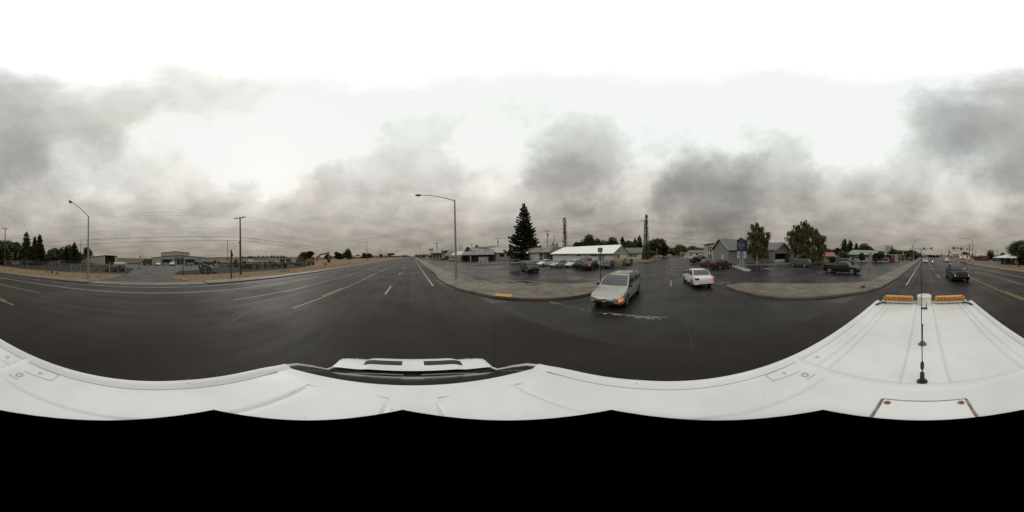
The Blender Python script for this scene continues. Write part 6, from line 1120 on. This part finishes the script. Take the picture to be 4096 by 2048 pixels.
for x in (-1.2, -.4, .4, 1.2): rl.tube([(x, -.5, 1.1), (x, -.5, 2.0)], .025, 5)
rl.tube([(-1.2, -.5, 2.0), (1.2, -.5, 2.0)], .025, 5).tube([(-1.2, -.5, 1.55), (1.2, -.5, 1.55)], .02, 5); rl.build('railing', redm, t)
for x in (-.8, .8): wheelp(t, x, -.5, .22, .15)
MB().tube([(-.9, 0, .6), (.9, 0, 1.0)], .05, 5).tube([(.9, 0, .6), (-.9, 0, 1.0)], .05, 5).build('scissor', rst, t)
b = P(366, 74); t = thing('flatbed_trailer', 'dark flatbed trailer parked at the shed wall', 'trailer', b, face(b)); MB().box(-3, 1.6, -1, 1, .75, .95).build('deck', rst, t); MB().tube([(1.6, 0, .8), (3.0, 0, .6)], .06, 6).build('tow_bar', rst, t); wheelp(t, -.8, -.9, .4); wheelp(t, .1, -.9, .4)
b = P(588, 78); t = thing('combine', 'green harvester parked at the left corner of the dealership', 'harvester', b, face(b)+.5); MB().xz([(-2.2, .9), (2.0, .9), (2.1, 2.2), (1.2, 2.6), (-1.6, 2.5), (-2.3, 2.0)], -1.1, 1.1).build('body', grn, t); MB().box(1.3, 2.4, -.8, .8, 1.6, 2.9).build('cab', M('cab_dark', (.03, .03, .03)), t); MB().box(-1.2, .6, -.9, .9, 2.55, 2.9).build('grain_tank', redm, t); MB().tube([(-1.0, -1.2, 2.2), (-3.0, -1.2, 3.2)], .15, 8).build('unloader', grn, t)
wheelp(t, 1.2, -1.2, .85, .5, yel); wheelp(t, -1.4, -1.1, .5, .35, yel)
implement('orange-brown implement left of the green harvester', 566, 76, org, 3, 1.4, 61)
b = P(580, 140); bl_ = thing('boom_lift', 'dark aerial work platform with folded arm against the sky', 'boom lift', b, face(b)); k = 140*PI/180/11.378
def Q(px, py): return ((px-580)*k, 0, ZT(px, py, 140))
MB().tube([Q(560, 1029), Q(565, 1029), Q(570, 1021.5), Q(577, 1026)], .22, 6).tube([Q(577, 1026), Q(585, 1032), (2, 0, 1.5)], .14, 6).build('arm', grn, bl_); x, _, z_ = Q(559, 1026); MB().box(x-.6, x+.6, -.6, .6, z_-.9, z_+.2).tube([(x-.5, 0, z_+.1), (x-.4, 0, z_+1.0)], .1, 5).tube([(x+.5, 0, z_+.1), (x+.4, 0, z_+1.2)], .1, 5).build('basket', sigm, bl_); MB().box(.5, 3.5, -1, 1, .4, 1.5).build('base', grn, bl_)
# small yellow posts by the diner, guard rail of the motel yard
for i, (px, py) in enumerate(((4033, 1068), (4042, 1068))): b = G(px, py); t = thing('bollard', ('left yellow bollard before the diner lot', 'right yellow bollard before the diner lot')[i], 'bollard', b, 0, 'yellow bollards by the diner'); MB().cyl((0, 0, 0), .13, .8, 10).build('pipe', yel, t); MB().cyl((0, 0, .8), .13, .06, 10, .05).build('cap', yel, t)
b = G(4076, 1067); t = thing('clod', 'dark stump on the dry corner by the diner', 'stump', b); MB().prism([(-.5, -.3), (.4, -.35), (.6, .1), (.1, .4), (-.5, .2)], 0, .4).build('mound', M('clod_earth', (.04, .03, .02)), t)
b = G(2072, 1052); t = thing('handrail', 'white pipe handrail on the berm before the motel wing', 'handrail', b, face(b)); m_ = MB()
for x in (-5, -3.2, -1.4, .3): m_.tube([(x, 0, 0), (x, 0, 1.15)], .04, 6)
m_.build('post', trimw, t); MB().tube([(-5, 0, 1.12), (.3, 0, 1.12)], .035, 6).build('rail', trimw, t)
t = thing('flag_pole', 'thin pale flag pole beyond the side street cars', 'flag pole', P(2763, 88)); MB().tube([(0, 0, 0), (0, 0, ZT(2763, 960, 88))], .06, 6).build('pole', trimw, t); MB().cyl((0, 0, ZT(2763, 960, 88)), .1, .12, 8).build('finial', trimw, t)
t = thing('flag_pole', 'pole with small red-striped flag left of the side street', 'flag pole', P(2628, 84)); hh = ZT(2628, 992, 84); MB().tube([(0, 0, 0), (0, 0, hh)], .07, 6).build('pole', trimw, t); MB().box(.05, 1.6, -.02, .02, hh-1.6, hh-.5).build('flag', M('flag_pink', (.3, .12, .12), .8, stripe=(2, .25, .5, .6)), t)
t = thing('motorhome', 'small white motorhome parked left of the side street', 'motorhome', P(2610, 92), R(190)); MB().xz([(-2.8, .5), (2.6, .5), (2.8, 1.3), (2.2, 1.5), (2.6, 2.0), (2.5, 2.9), (-2.8, 2.9)], -1.1, 1.1).build('shell', M('board_pale', (.4, .4, .4)), t); MB().box(-1.6, .2, 1.1, 1.13, 1.5, 2.1).build('window', pane, t); wheelp(t, 1.8, 1.0, .35); wheelp(t, -1.6, 1.0, .35)
# ================================================================ trees
def leafy(mb, lobes, n, size, q, flat=.6):
    """leaf clumps: small bent faces spread through overlapping lobes"""
    ws_ = [l[3]*l[4]*l[5] for l in lobes]; tot = sum(ws_)
    for l, w in zip(lobes, ws_):
        cx, cy, cz, rx, ry, rz = l
        for _ in range(max(4, int(n*w/tot))):
            th = q.uniform(0, 2*PI); ph = math.acos(q.uniform(-1, 1)); rr = q.uniform(.25, 1)**.45*q.choice((1, 1, 1, 1.12))
            x = cx+rx*rr*math.sin(ph)*math.cos(th); y = cy+ry*rr*math.sin(ph)*math.sin(th); z_ = cz+rz*rr*math.cos(ph)
            if z_ < .2: continue
            s = size*q.uniform(.5, 1.25); a = q.uniform(0, 2*PI); b = q.uniform(-.9, .9)
            u = Vector((math.cos(a), math.sin(a), q.uniform(-.5, .5)))*s; v = Vector((-math.sin(a)*math.cos(b), math.cos(a)*math.cos(b), math.sin(b)))*s*flat
            p = Vector((x, y, z_)); mb.add([p-u, p-v*.8, p+u, p+v], [(0, 1, 2, 3)])
fol = {}
def leafmat(k):
    if k not in fol:
        c1, c2 = dict(green=((.038, .050, .018), (.125, .138, .052)), dark=((.030, .035, .018), (.088, .096, .048)), pale=((.05, .062, .026), (.12, .13, .06)), willow=((.052, .055, .023), (.19, .18, .085)),
                      conifer=((.032, .034, .020), (.090, .090, .055)), dead=((.020, .018, .012), (.05, .046, .032)), yellow=((.05, .06, .01), (.14, .14, .03)))[k]
        fol[k] = M('foliage_'+k, c1, .75, col2=c2, scale=.55, spec=.12)
        t = fol[k].node_tree; 
        nz = [n for n in t.nodes if n.type == 'TEX_NOISE'][0]; nz.inputs['Detail'].default_value = 8; nz.inputs['Scale'].default_value = 1.3
    return fol[k]
bark = M('bark', (.045, .034, .026), .9, var=.4, scale=6, bump=.5, bscale=12); palebark = M('pale_bark', (.30, .28, .24), .8, var=.3, scale=8)
def trunk(q, h, r, mat, t, limbs=5, spread=2.0, top=.85, lean=0.0, forks=1):
    m_ = MB()
    for f in range(forks):
        off = (f-(forks-1)/2)*r*2.6; pts = [(off*(1+2*k/4)+lean*k/4+q.uniform(-.1, .1)*k/2, q.uniform(-.1, .1)*k/2, h*top*k/4) for k in range(5)]
        m_.tube(pts, [r, r*.8, r*.6, r*.4, r*.15], 8)
        for i in range(limbs):
            z0 = h*q.uniform(.25, .65); a = q.uniform(0, 2*PI); l_ = spread*q.uniform(.5, 1); k = min(3, int(z0/(h*top)*4)); bx, by = pts[k][0], pts[k][1]
            m_.tube([(bx, by, z0), (bx+math.cos(a)*l_*.5, by+math.sin(a)*l_*.5, z0+l_*.45), (bx+math.cos(a)*l_, by+math.sin(a)*l_, z0+l_*.7)], [r*.38, r*.25, r*.08], 6)
    return m_.build('trunk', mat, t, smooth=60)
def tree(label, loc, h, w, kind='green', n=1500, size=.4, seed=0, group=None, name='tree', base=.22, lobes=9, forks=1, bk=None, cat='tree', tr=None):
    q = random.Random(seed); t = thing(name, label, cat, loc, 0, group)
    trunk(q, h, tr or max(.12, h*.025), bk or bark, t, 5, w*.6, forks=forks)
    lb = []; 
    for i in range(lobes):
        a = q.uniform(0, 2*PI); u = q.random()**.8; zz = h*(base+(1-base)*(.18+.66*u)); rr = w*.62*math.sin(PI*min(1, .22+.74*u))**.8*q.uniform(.35, 1); s = w*q.uniform(.36, .56)
        lb.append((math.cos(a)*rr, math.sin(a)*rr, zz, s, s, s*q.uniform(.6, .9)))
    lb.append((0, 0, h*.60, w*.55, w*.55, h*.26)); lb.append((q.uniform(-.2, .2)*w, 0, h*.86, w*.34, w*.34, h*.13))
    mb = MB(); leafy(mb, lb, n, size, q); mb.build('crown', leafmat(kind), t); return t
def conifer(label, loc, h, w, n=2600, seed=0, group=None, kind='conifer', base=.06, gap=.55, name='conifer', size=.30):
    q = random.Random(seed); t = thing(name, label, 'tree', loc, 0, group)
    MB().tube([(0, 0, 0), (0, 0, h*.5), (0, 0, h*.99)], [h*.018+.08, h*.010+.04, .02], 8).build('trunk', bark, t, smooth=60)
    mb = MB(); lv = max(8, int(h/gap)); br = []
    for k in range(lv):
        u = (k+.3)/lv; z0 = h*(base+(1-base)*u); L_ = w*(1-u)**.82*q.uniform(.84, 1.06)+.12; nb = max(4, int(9*(1-u)+3)); a0 = q.uniform(0, 6)
        for i in range(nb): br.append((z0+q.uniform(-.15, .15), a0+2*PI*i/nb+q.uniform(-.25, .25), L_*q.uniform(.62, 1.08)))
    tl_ = sum(b[2] for b in br); per = n/tl_
    for z0, a, l_ in br:
        ca, sa = math.cos(a), math.sin(a); up = .22 if z0 > h*.7 else .02
        for j in range(max(2, int(l_*per))):
            s_ = q.random()**.75; d_ = l_*s_; zz = z0+up*d_-.34*d_*(1-s_)*(1-.6*(z0/h))+.10*(s_**3)*l_+q.uniform(-.30, .22); off = q.uniform(-1, 1)*(.10+.26*l_*(1-s_)*.5+.10)
            p = Vector((ca*d_-sa*off, sa*d_+ca*off, zz)); g = size*q.uniform(.6, 1.2)
            u = Vector((ca*g-sa*off*.6, sa*g+ca*off*.6, -.18*g+q.uniform(-.05, .05))); v = Vector((-sa*g*.40, ca*g*.40, q.uniform(-.22, .10)*g)); dn = Vector((0, 0, -g*.50))
            mb.add([p-u*.6, p-v, p+u, p+v], [(0, 1, 2, 3)]); mb.add([p-u*.5, p+u*.9, p+u*.5+dn, p-u*.3+dn], [(0, 1, 2, 3)])
    mb.build('crown', leafmat(kind), t); return t
# ---- left side behind the machinery yard (bearings from the survey)
gl = 'trees beyond the yard fence on the left'
for i, (px, d, py, w, kd, lab) in enumerate(((4085, 78, 958, 6.5, 'green', 'broad green tree behind the first utility pole'), (30, 80, 962, 6.5, 'green', 'rounded green tree left of the conifer group'), (62, 84, 968, 5, 'dark', 'lower dark tree tucked against the conifer group'), (8, 66, 985, 5.5, 'green', 'low bushy tree at the foot of the broad green tree'),
        (200, 105, 1000, 5, 'pale', 'small pale tree right of the conifer group'), (222, 112, 993, 6, 'pale', 'pale airy tree between the conifers'), (248, 118, 985, 5.5, 'pale', 'taller pale tree behind the small conifer'), (272, 108, 976, 5.2, 'green', 'rounded tree left of the lone conifer'), (350, 118, 988, 6.2, 'willow', 'open-crowned tree with dark trunk left of the shed'), (215, 92, 1012, 4, 'green', 'squat green tree under the pale trees'), (318, 120, 1004, 4, 'pale', 'small pale tree beside the brown pole'))):
    p = P(px, d); tree(lab, p, ZT(px, py, d), w, kd, 4200, .42, i, gl, base=.06)
for i, (px, d, py, w, lab) in enumerate(((105, 76, 926, 5.0, 'tallest conifer with spiky open top left of the yard'), (138, 80, 946, 3.2, 'thin conifer between two larger ones'), (158, 74, 936, 4.2, 'dense pointed conifer right of the tallest one'), (297, 92, 968, 4.6, 'lone dark conifer left of the brown pole'), (263, 92, 985, 3.0, 'small conifer left of the lone dark one'), (122, 70, 985, 5.0, 'low broad conifer under the tallest one'))):
    conifer(lab, P(px, d), ZT(px, py, d), w, 5200, i+20, 'conifers beyond the yard fence', size=.50, gap=.62)
gm2 = 'trees along the far field edge'
for i, (px, d, py, w, kd, lab) in enumerate(((1213, 190, 1012, 8.0, 'dark', 'left of two round trees behind the excavator'), (1236, 186, 1006, 8.0, 'dark', 'right of two round trees behind the excavator'), (1350, 230, 1006, 6, 'dark', 'pointed tree right of the excavator'), (1365, 232, 1013, 5.5, 'dark', 'shorter round tree beside the pointed one'), (1392, 205, 992, 8, 'green', 'big egg-shaped tree before the utility pole'), (1459, 300, 1013, 8, 'green', 'round tree just left of the utility pole'), (1476, 310, 1011, 8, 'green', 'round tree just right of the utility pole'),
        (1432, 330, 1019, 6, 'dark', 'small low tree left of the utility pole'), (1524, 420, 1017, 8, 'dark', 'tree beside the far street lamp'), (1313, 240, 1018, 6, 'dark', 'tree behind the excavator arm'), (1558, 450, 1013, 8, 'dark', 'first of two small trees far left of the road'), (1570, 455, 1014, 8, 'dark', 'second of two small trees far left of the road'))):
    p = P(px, d); tree(lab, p, ZT(px, py, d), w, kd, 3000, .8, i+40, gm2, base=.0, tr=.3)
# ---- right side
conifer('very tall dark spruce beside the glazed wing', (45.2, 55.0), ZT(2106, 812, 71), 9.2, 19000, 5, size=.50, gap=.85, base=.03, name='spruce')
sn = thing('snag_tree', 'thin twin-topped ivy-clad dead conifer behind the hall', 'tree', P(2262, 70)); hh = ZT(2268, 869, 70)
MB().tube([(0, 0, 0), (.1, .1, hh*.6), (.2, .2, hh)], [.35, .25, .06], 8).tube([(0, 0, hh*.5), (-.35, .5, hh*.8), (-.3, .75, hh*.99)], [.2, .15, .05], 6).build('trunk', bark, sn)
def ragged(mb, h, w0, w1, n, q, x0=0, y0=0, lean=(0, 0), size=.35):
    for _ in range(n):
        u = q.random()**.9; z_ = h*u; w = w0+(w1-w0)*u; a = q.uniform(0, 2*PI); r_ = w*q.random()**.5
        p = Vector((x0+lean[0]*u+math.cos(a)*r_, y0+lean[1]*u+math.sin(a)*r_, z_)); g = size*q.uniform(.5, 1.2); u_ = Vector((math.cos(a), math.sin(a), -.7))*g; v = Vector((-math.sin(a), math.cos(a), 0))*g*.4
        mb.add([p-u_*.3, p-v, p+u_, p+v], [(0, 1, 2, 3)])
q = random.Random(9); mb = MB(); ragged(mb, hh, 1.9, .35, 900, q, lean=(.2, .2)); ragged(mb, hh*.99, 1.0, .3, 350, q, -.2, .6, (-.1, .15)); mb.build('crown', leafmat('dead'), sn)
s2 = thing('snag_tree', 'tall ragged columnar conifer beside the side-street pole', 'tree', P(2586, 64)); hh = ZT(2586, 858, 64)
MB().tube([(0, 0, 0), (0, 0, hh)], [.3, .05], 8).build('trunk', bark, s2); mb = MB(); ragged(mb, hh, 1.9, .4, 1500, q, size=.42); mb.build('crown', leafmat('conifer'), s2)
gr_ = 'trees behind the hall'
for i, (px, d, py, w, kd, lab) in enumerate(((2360, 110, 938, 6.5, 'dark', 'tallest rounded tree behind the white hall roof'), (2392, 116, 952, 7, 'dark', 'tree right of the tallest one behind the hall'), (2412, 112, 958, 6, 'green', 'flat-topped green tree behind the street sign'), (2448, 118, 946, 7, 'dark', 'wind-swept tree behind the right end of the hall'), (2338, 104, 962, 5, 'dark', 'dark tree left of the tallest one'), (2308, 96, 966, 3, 'dark', 'narrow dark tree at the left of the hall trees'), (2322, 100, 968, 3.4, 'dark', 'small tree beside the narrow dark one'), (2430, 122, 966, 6, 'dark', 'low tree behind the street sign post'),
        (2515, 100, 962, 5, 'green', 'green tree between two conifers behind the grey roofs'), (2612, 92, 958, 6.2, 'green', 'large dark green tree left of the side street'), (2632, 96, 953, 6.5, 'green', 'tall round tree left of the side street'), (2652, 100, 968, 5.5, 'dark', 'right-hand tree of the clump left of the side street'), (2590, 75, 1000, 3.6, 'green', 'bush at the foot of the columnar conifer'))):
    p = P(px, d); tree(lab, p, ZT(px, py, d), w, kd, 4200, .48, i+60, gr_, base=.08)
for i, (px, d, py, w, lab) in enumerate(((2490, 86, 945, 3.2, 'pointed conifer behind the carport gable'), (2540, 90, 952, 3.2, 'conifer behind the grey roofs'), (2558, 82, 940, 3.6, 'conifer left of the columnar one'), (2211, 120, 971, 2.2, 'small distant conifer above the glazed wing'), (2229, 118, 971, 2, 'second small distant conifer above the glazed wing'))):
    conifer(lab, P(px, d), ZT(px, py, d), w, 3000, i+80, 'conifers behind the hall', size=.55, gap=.7)
gs = 'trees along the side street'
for i, (px, d, py, w, kd, lab) in enumerate(((2715, 150, 985, 10.5, 'green', 'broad round tree over the side street cars'), (2698, 175, 992, 8, 'green', 'tree behind the broad round one'), (2770, 150, 985, 7.5, 'green', 'round tree left of the pale house'), (2738, 190, 1000, 7, 'dark', 'low dark tree behind the side street cars'), (2803, 170, 996, 8, 'green', 'low tree beside the pale house'), (2686, 260, 1000, 7, 'dark', 'distant tree at the end of the side street'), (2662, 170, 985, 6, 'dark', 'tree left of the end of the side street'))):
    tree(lab, P(px, d), ZT(px, py, d), w, kd, 4000, .6, i+100, gs, base=.0)
# weeping birches by the gabled office
def weeping(label, loc, h, lobes, n, seed, forks):
    """birch: strands of small leaves hang from a few uneven limbs; lobes = (dx, dy, z, radius, weight)"""
    q = random.Random(seed); t = thing('birch_tree', label, 'tree', loc); m_ = MB()
    for f in range(forks):
        o = (f-(forks-1)/2)*.45; m_.tube([(o, 0, 0), (o*1.5, .1, h*.3), (o*2, 0, h*.6), (o*1.5+.1, .1, h*.92)], [.13, .11, .07, .02], 8)
    for dx, dy, z_, r_, w_ in lobes: m_.tube([(0, 0, z_*.45), (dx*.5, dy*.5, z_*.8), (dx, dy, z_), (dx*1.2, dy*1.2, z_+r_*.8)], [.09, .06, .035, .012], 6)
    m_.build('trunk', palebark, t, smooth=60); mb = MB(); tw = sum(l[4] for l in lobes)
    for dx, dy, z_, r_, w_ in lobes:
        sub_ = [(dx+q.uniform(-.8, .8)*r_, dy+q.uniform(-.8, .8)*r_, z_+q.uniform(-.7, .9)*r_, r_*q.uniform(.22, .5)) for _ in range(9)]
        for _ in range(int(n*w_/tw/12)):
            cx, cy, cz, cr_ = q.choice(sub_); a = q.uniform(0, 2*PI); ph = math.acos(q.uniform(-.6, 1)); rr = cr_*q.uniform(.6, 1.1)
            x, y, z0 = cx+rr*math.sin(ph)*math.cos(a), cy+rr*math.sin(ph)*math.sin(a), cz+rr*math.cos(ph); ln = q.uniform(.3, 1.9)
            for j in range(12):
                zz = z0-ln*j/12
                if zz < .8: break
                g = q.uniform(.06, .16); b = q.uniform(0, 2*PI); p = Vector((x+q.uniform(-.12, .12), y+q.uniform(-.12, .12), zz)); u_ = Vector((math.cos(b)*g, math.sin(b)*g, -g*.9)); v = Vector((-math.sin(b), math.cos(b), .2))*g*.7
                mb.add([p-u_, p-v, p+u_, p+v], [(0, 1, 2, 3)])
    mb.build('crown', leafmat('willow'), t); return t
# sideways offsets run along the view of each tree: (right, away) turned into x, y
def lob(az, L_): a = R(az); return [(u*math.cos(a)+v*math.sin(a), -u*math.sin(a)+v*math.cos(a), z_, r_, w_) for u, v, z_, r_, w_ in L_]
weeping('slim weeping birch with white trunks before the gabled office', (32.6, -19.7), 10, lob(121, [(-.6, 0, 9.0, .9, .5), (.9, .3, 8.2, .9, .6), (-1.6, .3, 7.0, .9, .5), (.3, 0, 7.2, 1.2, 1.1), (1.7, .2, 6.6, 1.1, .9), (-.3, -.3, 5.6, 1.4, 1.3), (1.6, .3, 5.0, 1.4, 1.2), (.4, .1, 4.0, 1.5, 1.3), (-1.2, 0, 3.9, 1.0, .7), (1.9, .2, 3.2, 1.1, .8), (.3, 0, 2.7, 1.2, .7), (.8, 0, 6.0, 1.5, 1.2)]), 26000, 3, 2)
weeping('broad weeping birch at the right end of the gabled office', (33.4, -37.2), 13, lob(139, [(-.6, 0, 12.1, 1.0, .5), (.3, .2, 10.9, 1.5, 1.0), (-2.6, .4, 10.2, 1.4, .9), (2.6, .2, 9.8, 1.3, .9), (-4.4, .2, 8.2, 1.5, 1.0), (-1.4, -.5, 9.0, 2.0, 1.8), (1.5, .0, 8.4, 2.1, 1.9), (4.3, .3, 7.6, 1.5, 1.2), (-3.6, 0, 6.2, 2.0, 1.7), (-.6, -.5, 6.4, 2.3, 2.1), (2.6, -.2, 6.0, 2.3, 2.1), (5.0, .3, 5.2, 1.5, 1.3), (-2.0, -.2, 4.2, 2.1, 1.6), (1.2, -.5, 4.0, 2.3, 1.8), (4.2, .2, 3.2, 1.7, 1.2), (-.2, 0, 2.6, 1.8, .9), (2.6, 0, 2.4, 1.8, 1.0), (-3.4, .3, 8.4, 1.8, 1.6), (3.4, 0, 7.6, 1.8, 1.4), (0, .3, 7.6, 2.4, 2.0), (5.2, .2, 7.0, 1.3, .9)]), 78000, 4, 2)
gx = 'shrubs and trees behind the lot on the right'
for i, (px, d, py, w, kd, lab, b_) in enumerate(((3296, 62, 996, 3.8, 'dark', 'dark tree right of the broad birch', .02), (3322, 85, 1000, 5.5, 'green', 'green tree behind the small red-roofed house', .05), (3346, 90, 1001, 5, 'green', 'second green tree behind the red-roofed house', .05), (3372, 60, 1008, 3.6, 'green', 'dense bush left of the red-banded building', .0), (3454, 110, 978, 7.0, 'dark', 'tall bushy tree behind the green metal roof', .1), (3434, 112, 990, 5.5, 'green', 'lower tree left of the tall bushy one', .1),
        (3478, 115, 990, 6, 'dark', 'right-hand tree behind the green metal roof', .1), (3448, 57, 1010, 1.7, 'dark', 'egg-shaped dark shrub before the red-banded building', .0), (3500, 60, 1011, 1.5, 'green', 'narrow shrub right of the pictogram sign', .0), (3522, 62, 1006, 2.6, 'green', 'spreading tree before the red-banded building', .2), (3248, 47, 1028, .9, 'yellow', 'yellow-green round shrub by the birch', .0), (3331, 54, 1027, 1.5, 'dark', 'dark red shrub beside the small house', .0), (3270, 62, 1010, 3, 'dark', 'dark bush in the shade of the birch', .0), (3214, 45, 1018, 1.8, 'green', 'bush behind the grey crossover', .0))):
    p = P(px, d); tree(lab, p, ZT(px, py, d), w, kd, 3000 if d > 80 else 2600, .5 if d > 80 else .26, i+120, gx, base=b_, name='tree' if w > 2 else 'shrub', cat='tree' if w > 2 else 'shrub', lobes=7)
for i, (px, d, py, w, lab) in enumerate(((3377, 92, 954, 4.4, 'taller of two blue-green spruces behind the lot'), (3400, 90, 961, 4.2, 'shorter of two spruces behind the lot'), (3424, 96, 971, 2.8, 'top-heavy pine beside the spruces'), (3347, 80, 991, 2.4, 'small conifer left of the spruces'))):
    conifer(lab, P(px, d), ZT(px, py, d), w, 4500, i+140, 'conifers behind the lot', size=.5, gap=.6)
for i, (px, py, lab) in enumerate(((3565, 978, 'tallest of the poplars behind the round-emblem sign'), (3573, 990, 'shorter poplar right of the tallest'), (3558, 981, 'poplar half hidden by the round-emblem sign'))):
    p = P(px, 105); t = thing('poplar_tree', lab, 'tree', p, 0, 'columnar poplars'); h = ZT(px, py, 105); MB().tube([(0, 0, 0), (0, 0, h*.95)], [.2, .05], 6).build('trunk', bark, t)
    mb = MB(); q = random.Random(i); leafy(mb, [(0, 0, h*.5, 1.1, 1.1, h*.5), (0, 0, h*.3, 1.3, 1.3, h*.28)], 700, .35, q); mb.build('crown', leafmat('dark'), t)
gb_ = 'trees far behind on the road'
for i, (px, d, py, w, kd, lab) in enumerate(((3960, 190, 1004, 7.5, 'dark', 'egg-shaped tree left of the diner'), (4010, 240, 1009, 6, 'dark', 'small tree above the diner roof'), (4062, 84, 969, 6.5, 'dark', 'large dark tree overhanging the right of the diner'), (4082, 78, 975, 6.0, 'dark', 'dark tree at the right end of the diner'), (4090, 66, 1012, 3.0, 'green', 'low branches hanging beside the diner'), (3645, 128, 1004, 6, 'green', 'green tree beyond the pole on the right kerb'), (3620, 134, 1006, 5.5, 'green', 'green tree right of the stacked shop signs'), (3600, 140, 1004, 7, 'green', 'green tree behind the stone-fronted hut'), (3580, 150, 1003, 7, 'green', 'green tree behind the porch with green roof'),
        (3655, 138, 1008, 5, 'dark', 'dark tree left of the traffic mast'), (3862, 230, 1008, 9, 'dark', 'tree behind the gas station canopy'), (3733, 330, 1022, 6, 'dark', 'low tree far behind beside the road'), (3720, 360, 1021, 7, 'dark', 'second low tree far behind'), (3750, 340, 1024, 7, 'dark', 'third low tree far behind'), (3110, 120, 993, 5, 'green', 'tree top showing above the gabled office'), (3142, 125, 996, 5, 'green', 'second tree top above the gabled office'), (1965, 150, 982, 9, 'dark', 'big dark tree behind the motel roof'), (1909, 150, 980, 4, 'dark', 'small tree left of the big one behind the motel'), (1788, 170, 1002, 5, 'dark', 'tree behind the shops ahead'))):
    p = P(px, d); tree(lab, p, ZT(px, py, d), w, kd, 3200, .6 if d > 100 else .42, i+160, gb_, base=.05)
for i, (px, py, d) in enumerate(((3667, 1011, 330), (3672, 1009, 335), (3678, 1008, 340), (3683, 1009, 350))):
    conifer(('leftmost', 'second', 'third', 'rightmost')[i]+' distant dark conifer left of the road behind', P(px, d), ZT(px, py, d), 3.5, 500, i+190, 'distant conifers left of the road behind', size=1.0, gap=1.6)
# far woods and hedges that read as one mass
fw = MB(); q = random.Random(77)
def mass(px0, px1, d, py, jit, step, s=1.0, w=None):
    x = px0
    while x < px1:
        dd = d*q.uniform(.95, 1.05); p = P(x, dd); h = max(1.5, ZT(x, py+q.uniform(-jit, jit), dd)); r_ = w or h*.45
        leafy(fw, [(p.x, p.y, h*.45, r_, r_, h*.55)], 60, s*q.uniform(.8, 1.2), q); x += step*q.uniform(.6, 1.4)
mass(968, 1148, 620, 1026, 3.0, 1.6, 1.8, 5); mass(820, 968, 700, 1031, 1.0, 5, 1.6, 6)
for px in (1007, 1035, 1054, 1068, 1086, 1097, 1112, 1125, 1137): mass(px-2, px+2, 600, 1021, 2, 1.5, 1.5, 2.5)
mass(1300, 1640, 480, 1021, 2.5, 7, 1.2); mass(1665, 1800, 420, 1018, 3, 8, 1.2)
mass(3560, 3700, 300, 1016, 4, 6, 1.0); mass(3700, 3850, 480, 1021, 3, 7, 1.3); mass(3880, 4096, 260, 1022, 3, 8, 1.0)
mass(2440, 2700, 190, 990, 6, 7, 1.1); mass(2290, 2460, 170, 982, 6, 6, 1.0); mass(2700, 2860, 230, 1002, 4, 6, 1.2); mass(3270, 3440, 150, 1004, 4, 5, .9); mass(3440, 3600, 170, 1003, 4, 6, .9); mass(3200, 3290, 110, 1006, 3, 5, .8)
mass(0, 190, 125, 1018, 6, 6, .8); mass(185, 345, 170, 1018, 5, 6, .9)
tag(fw.build('far_woods', leafmat('dark')), 'far dark tree line along the horizon', 'woods', kind='stuff')
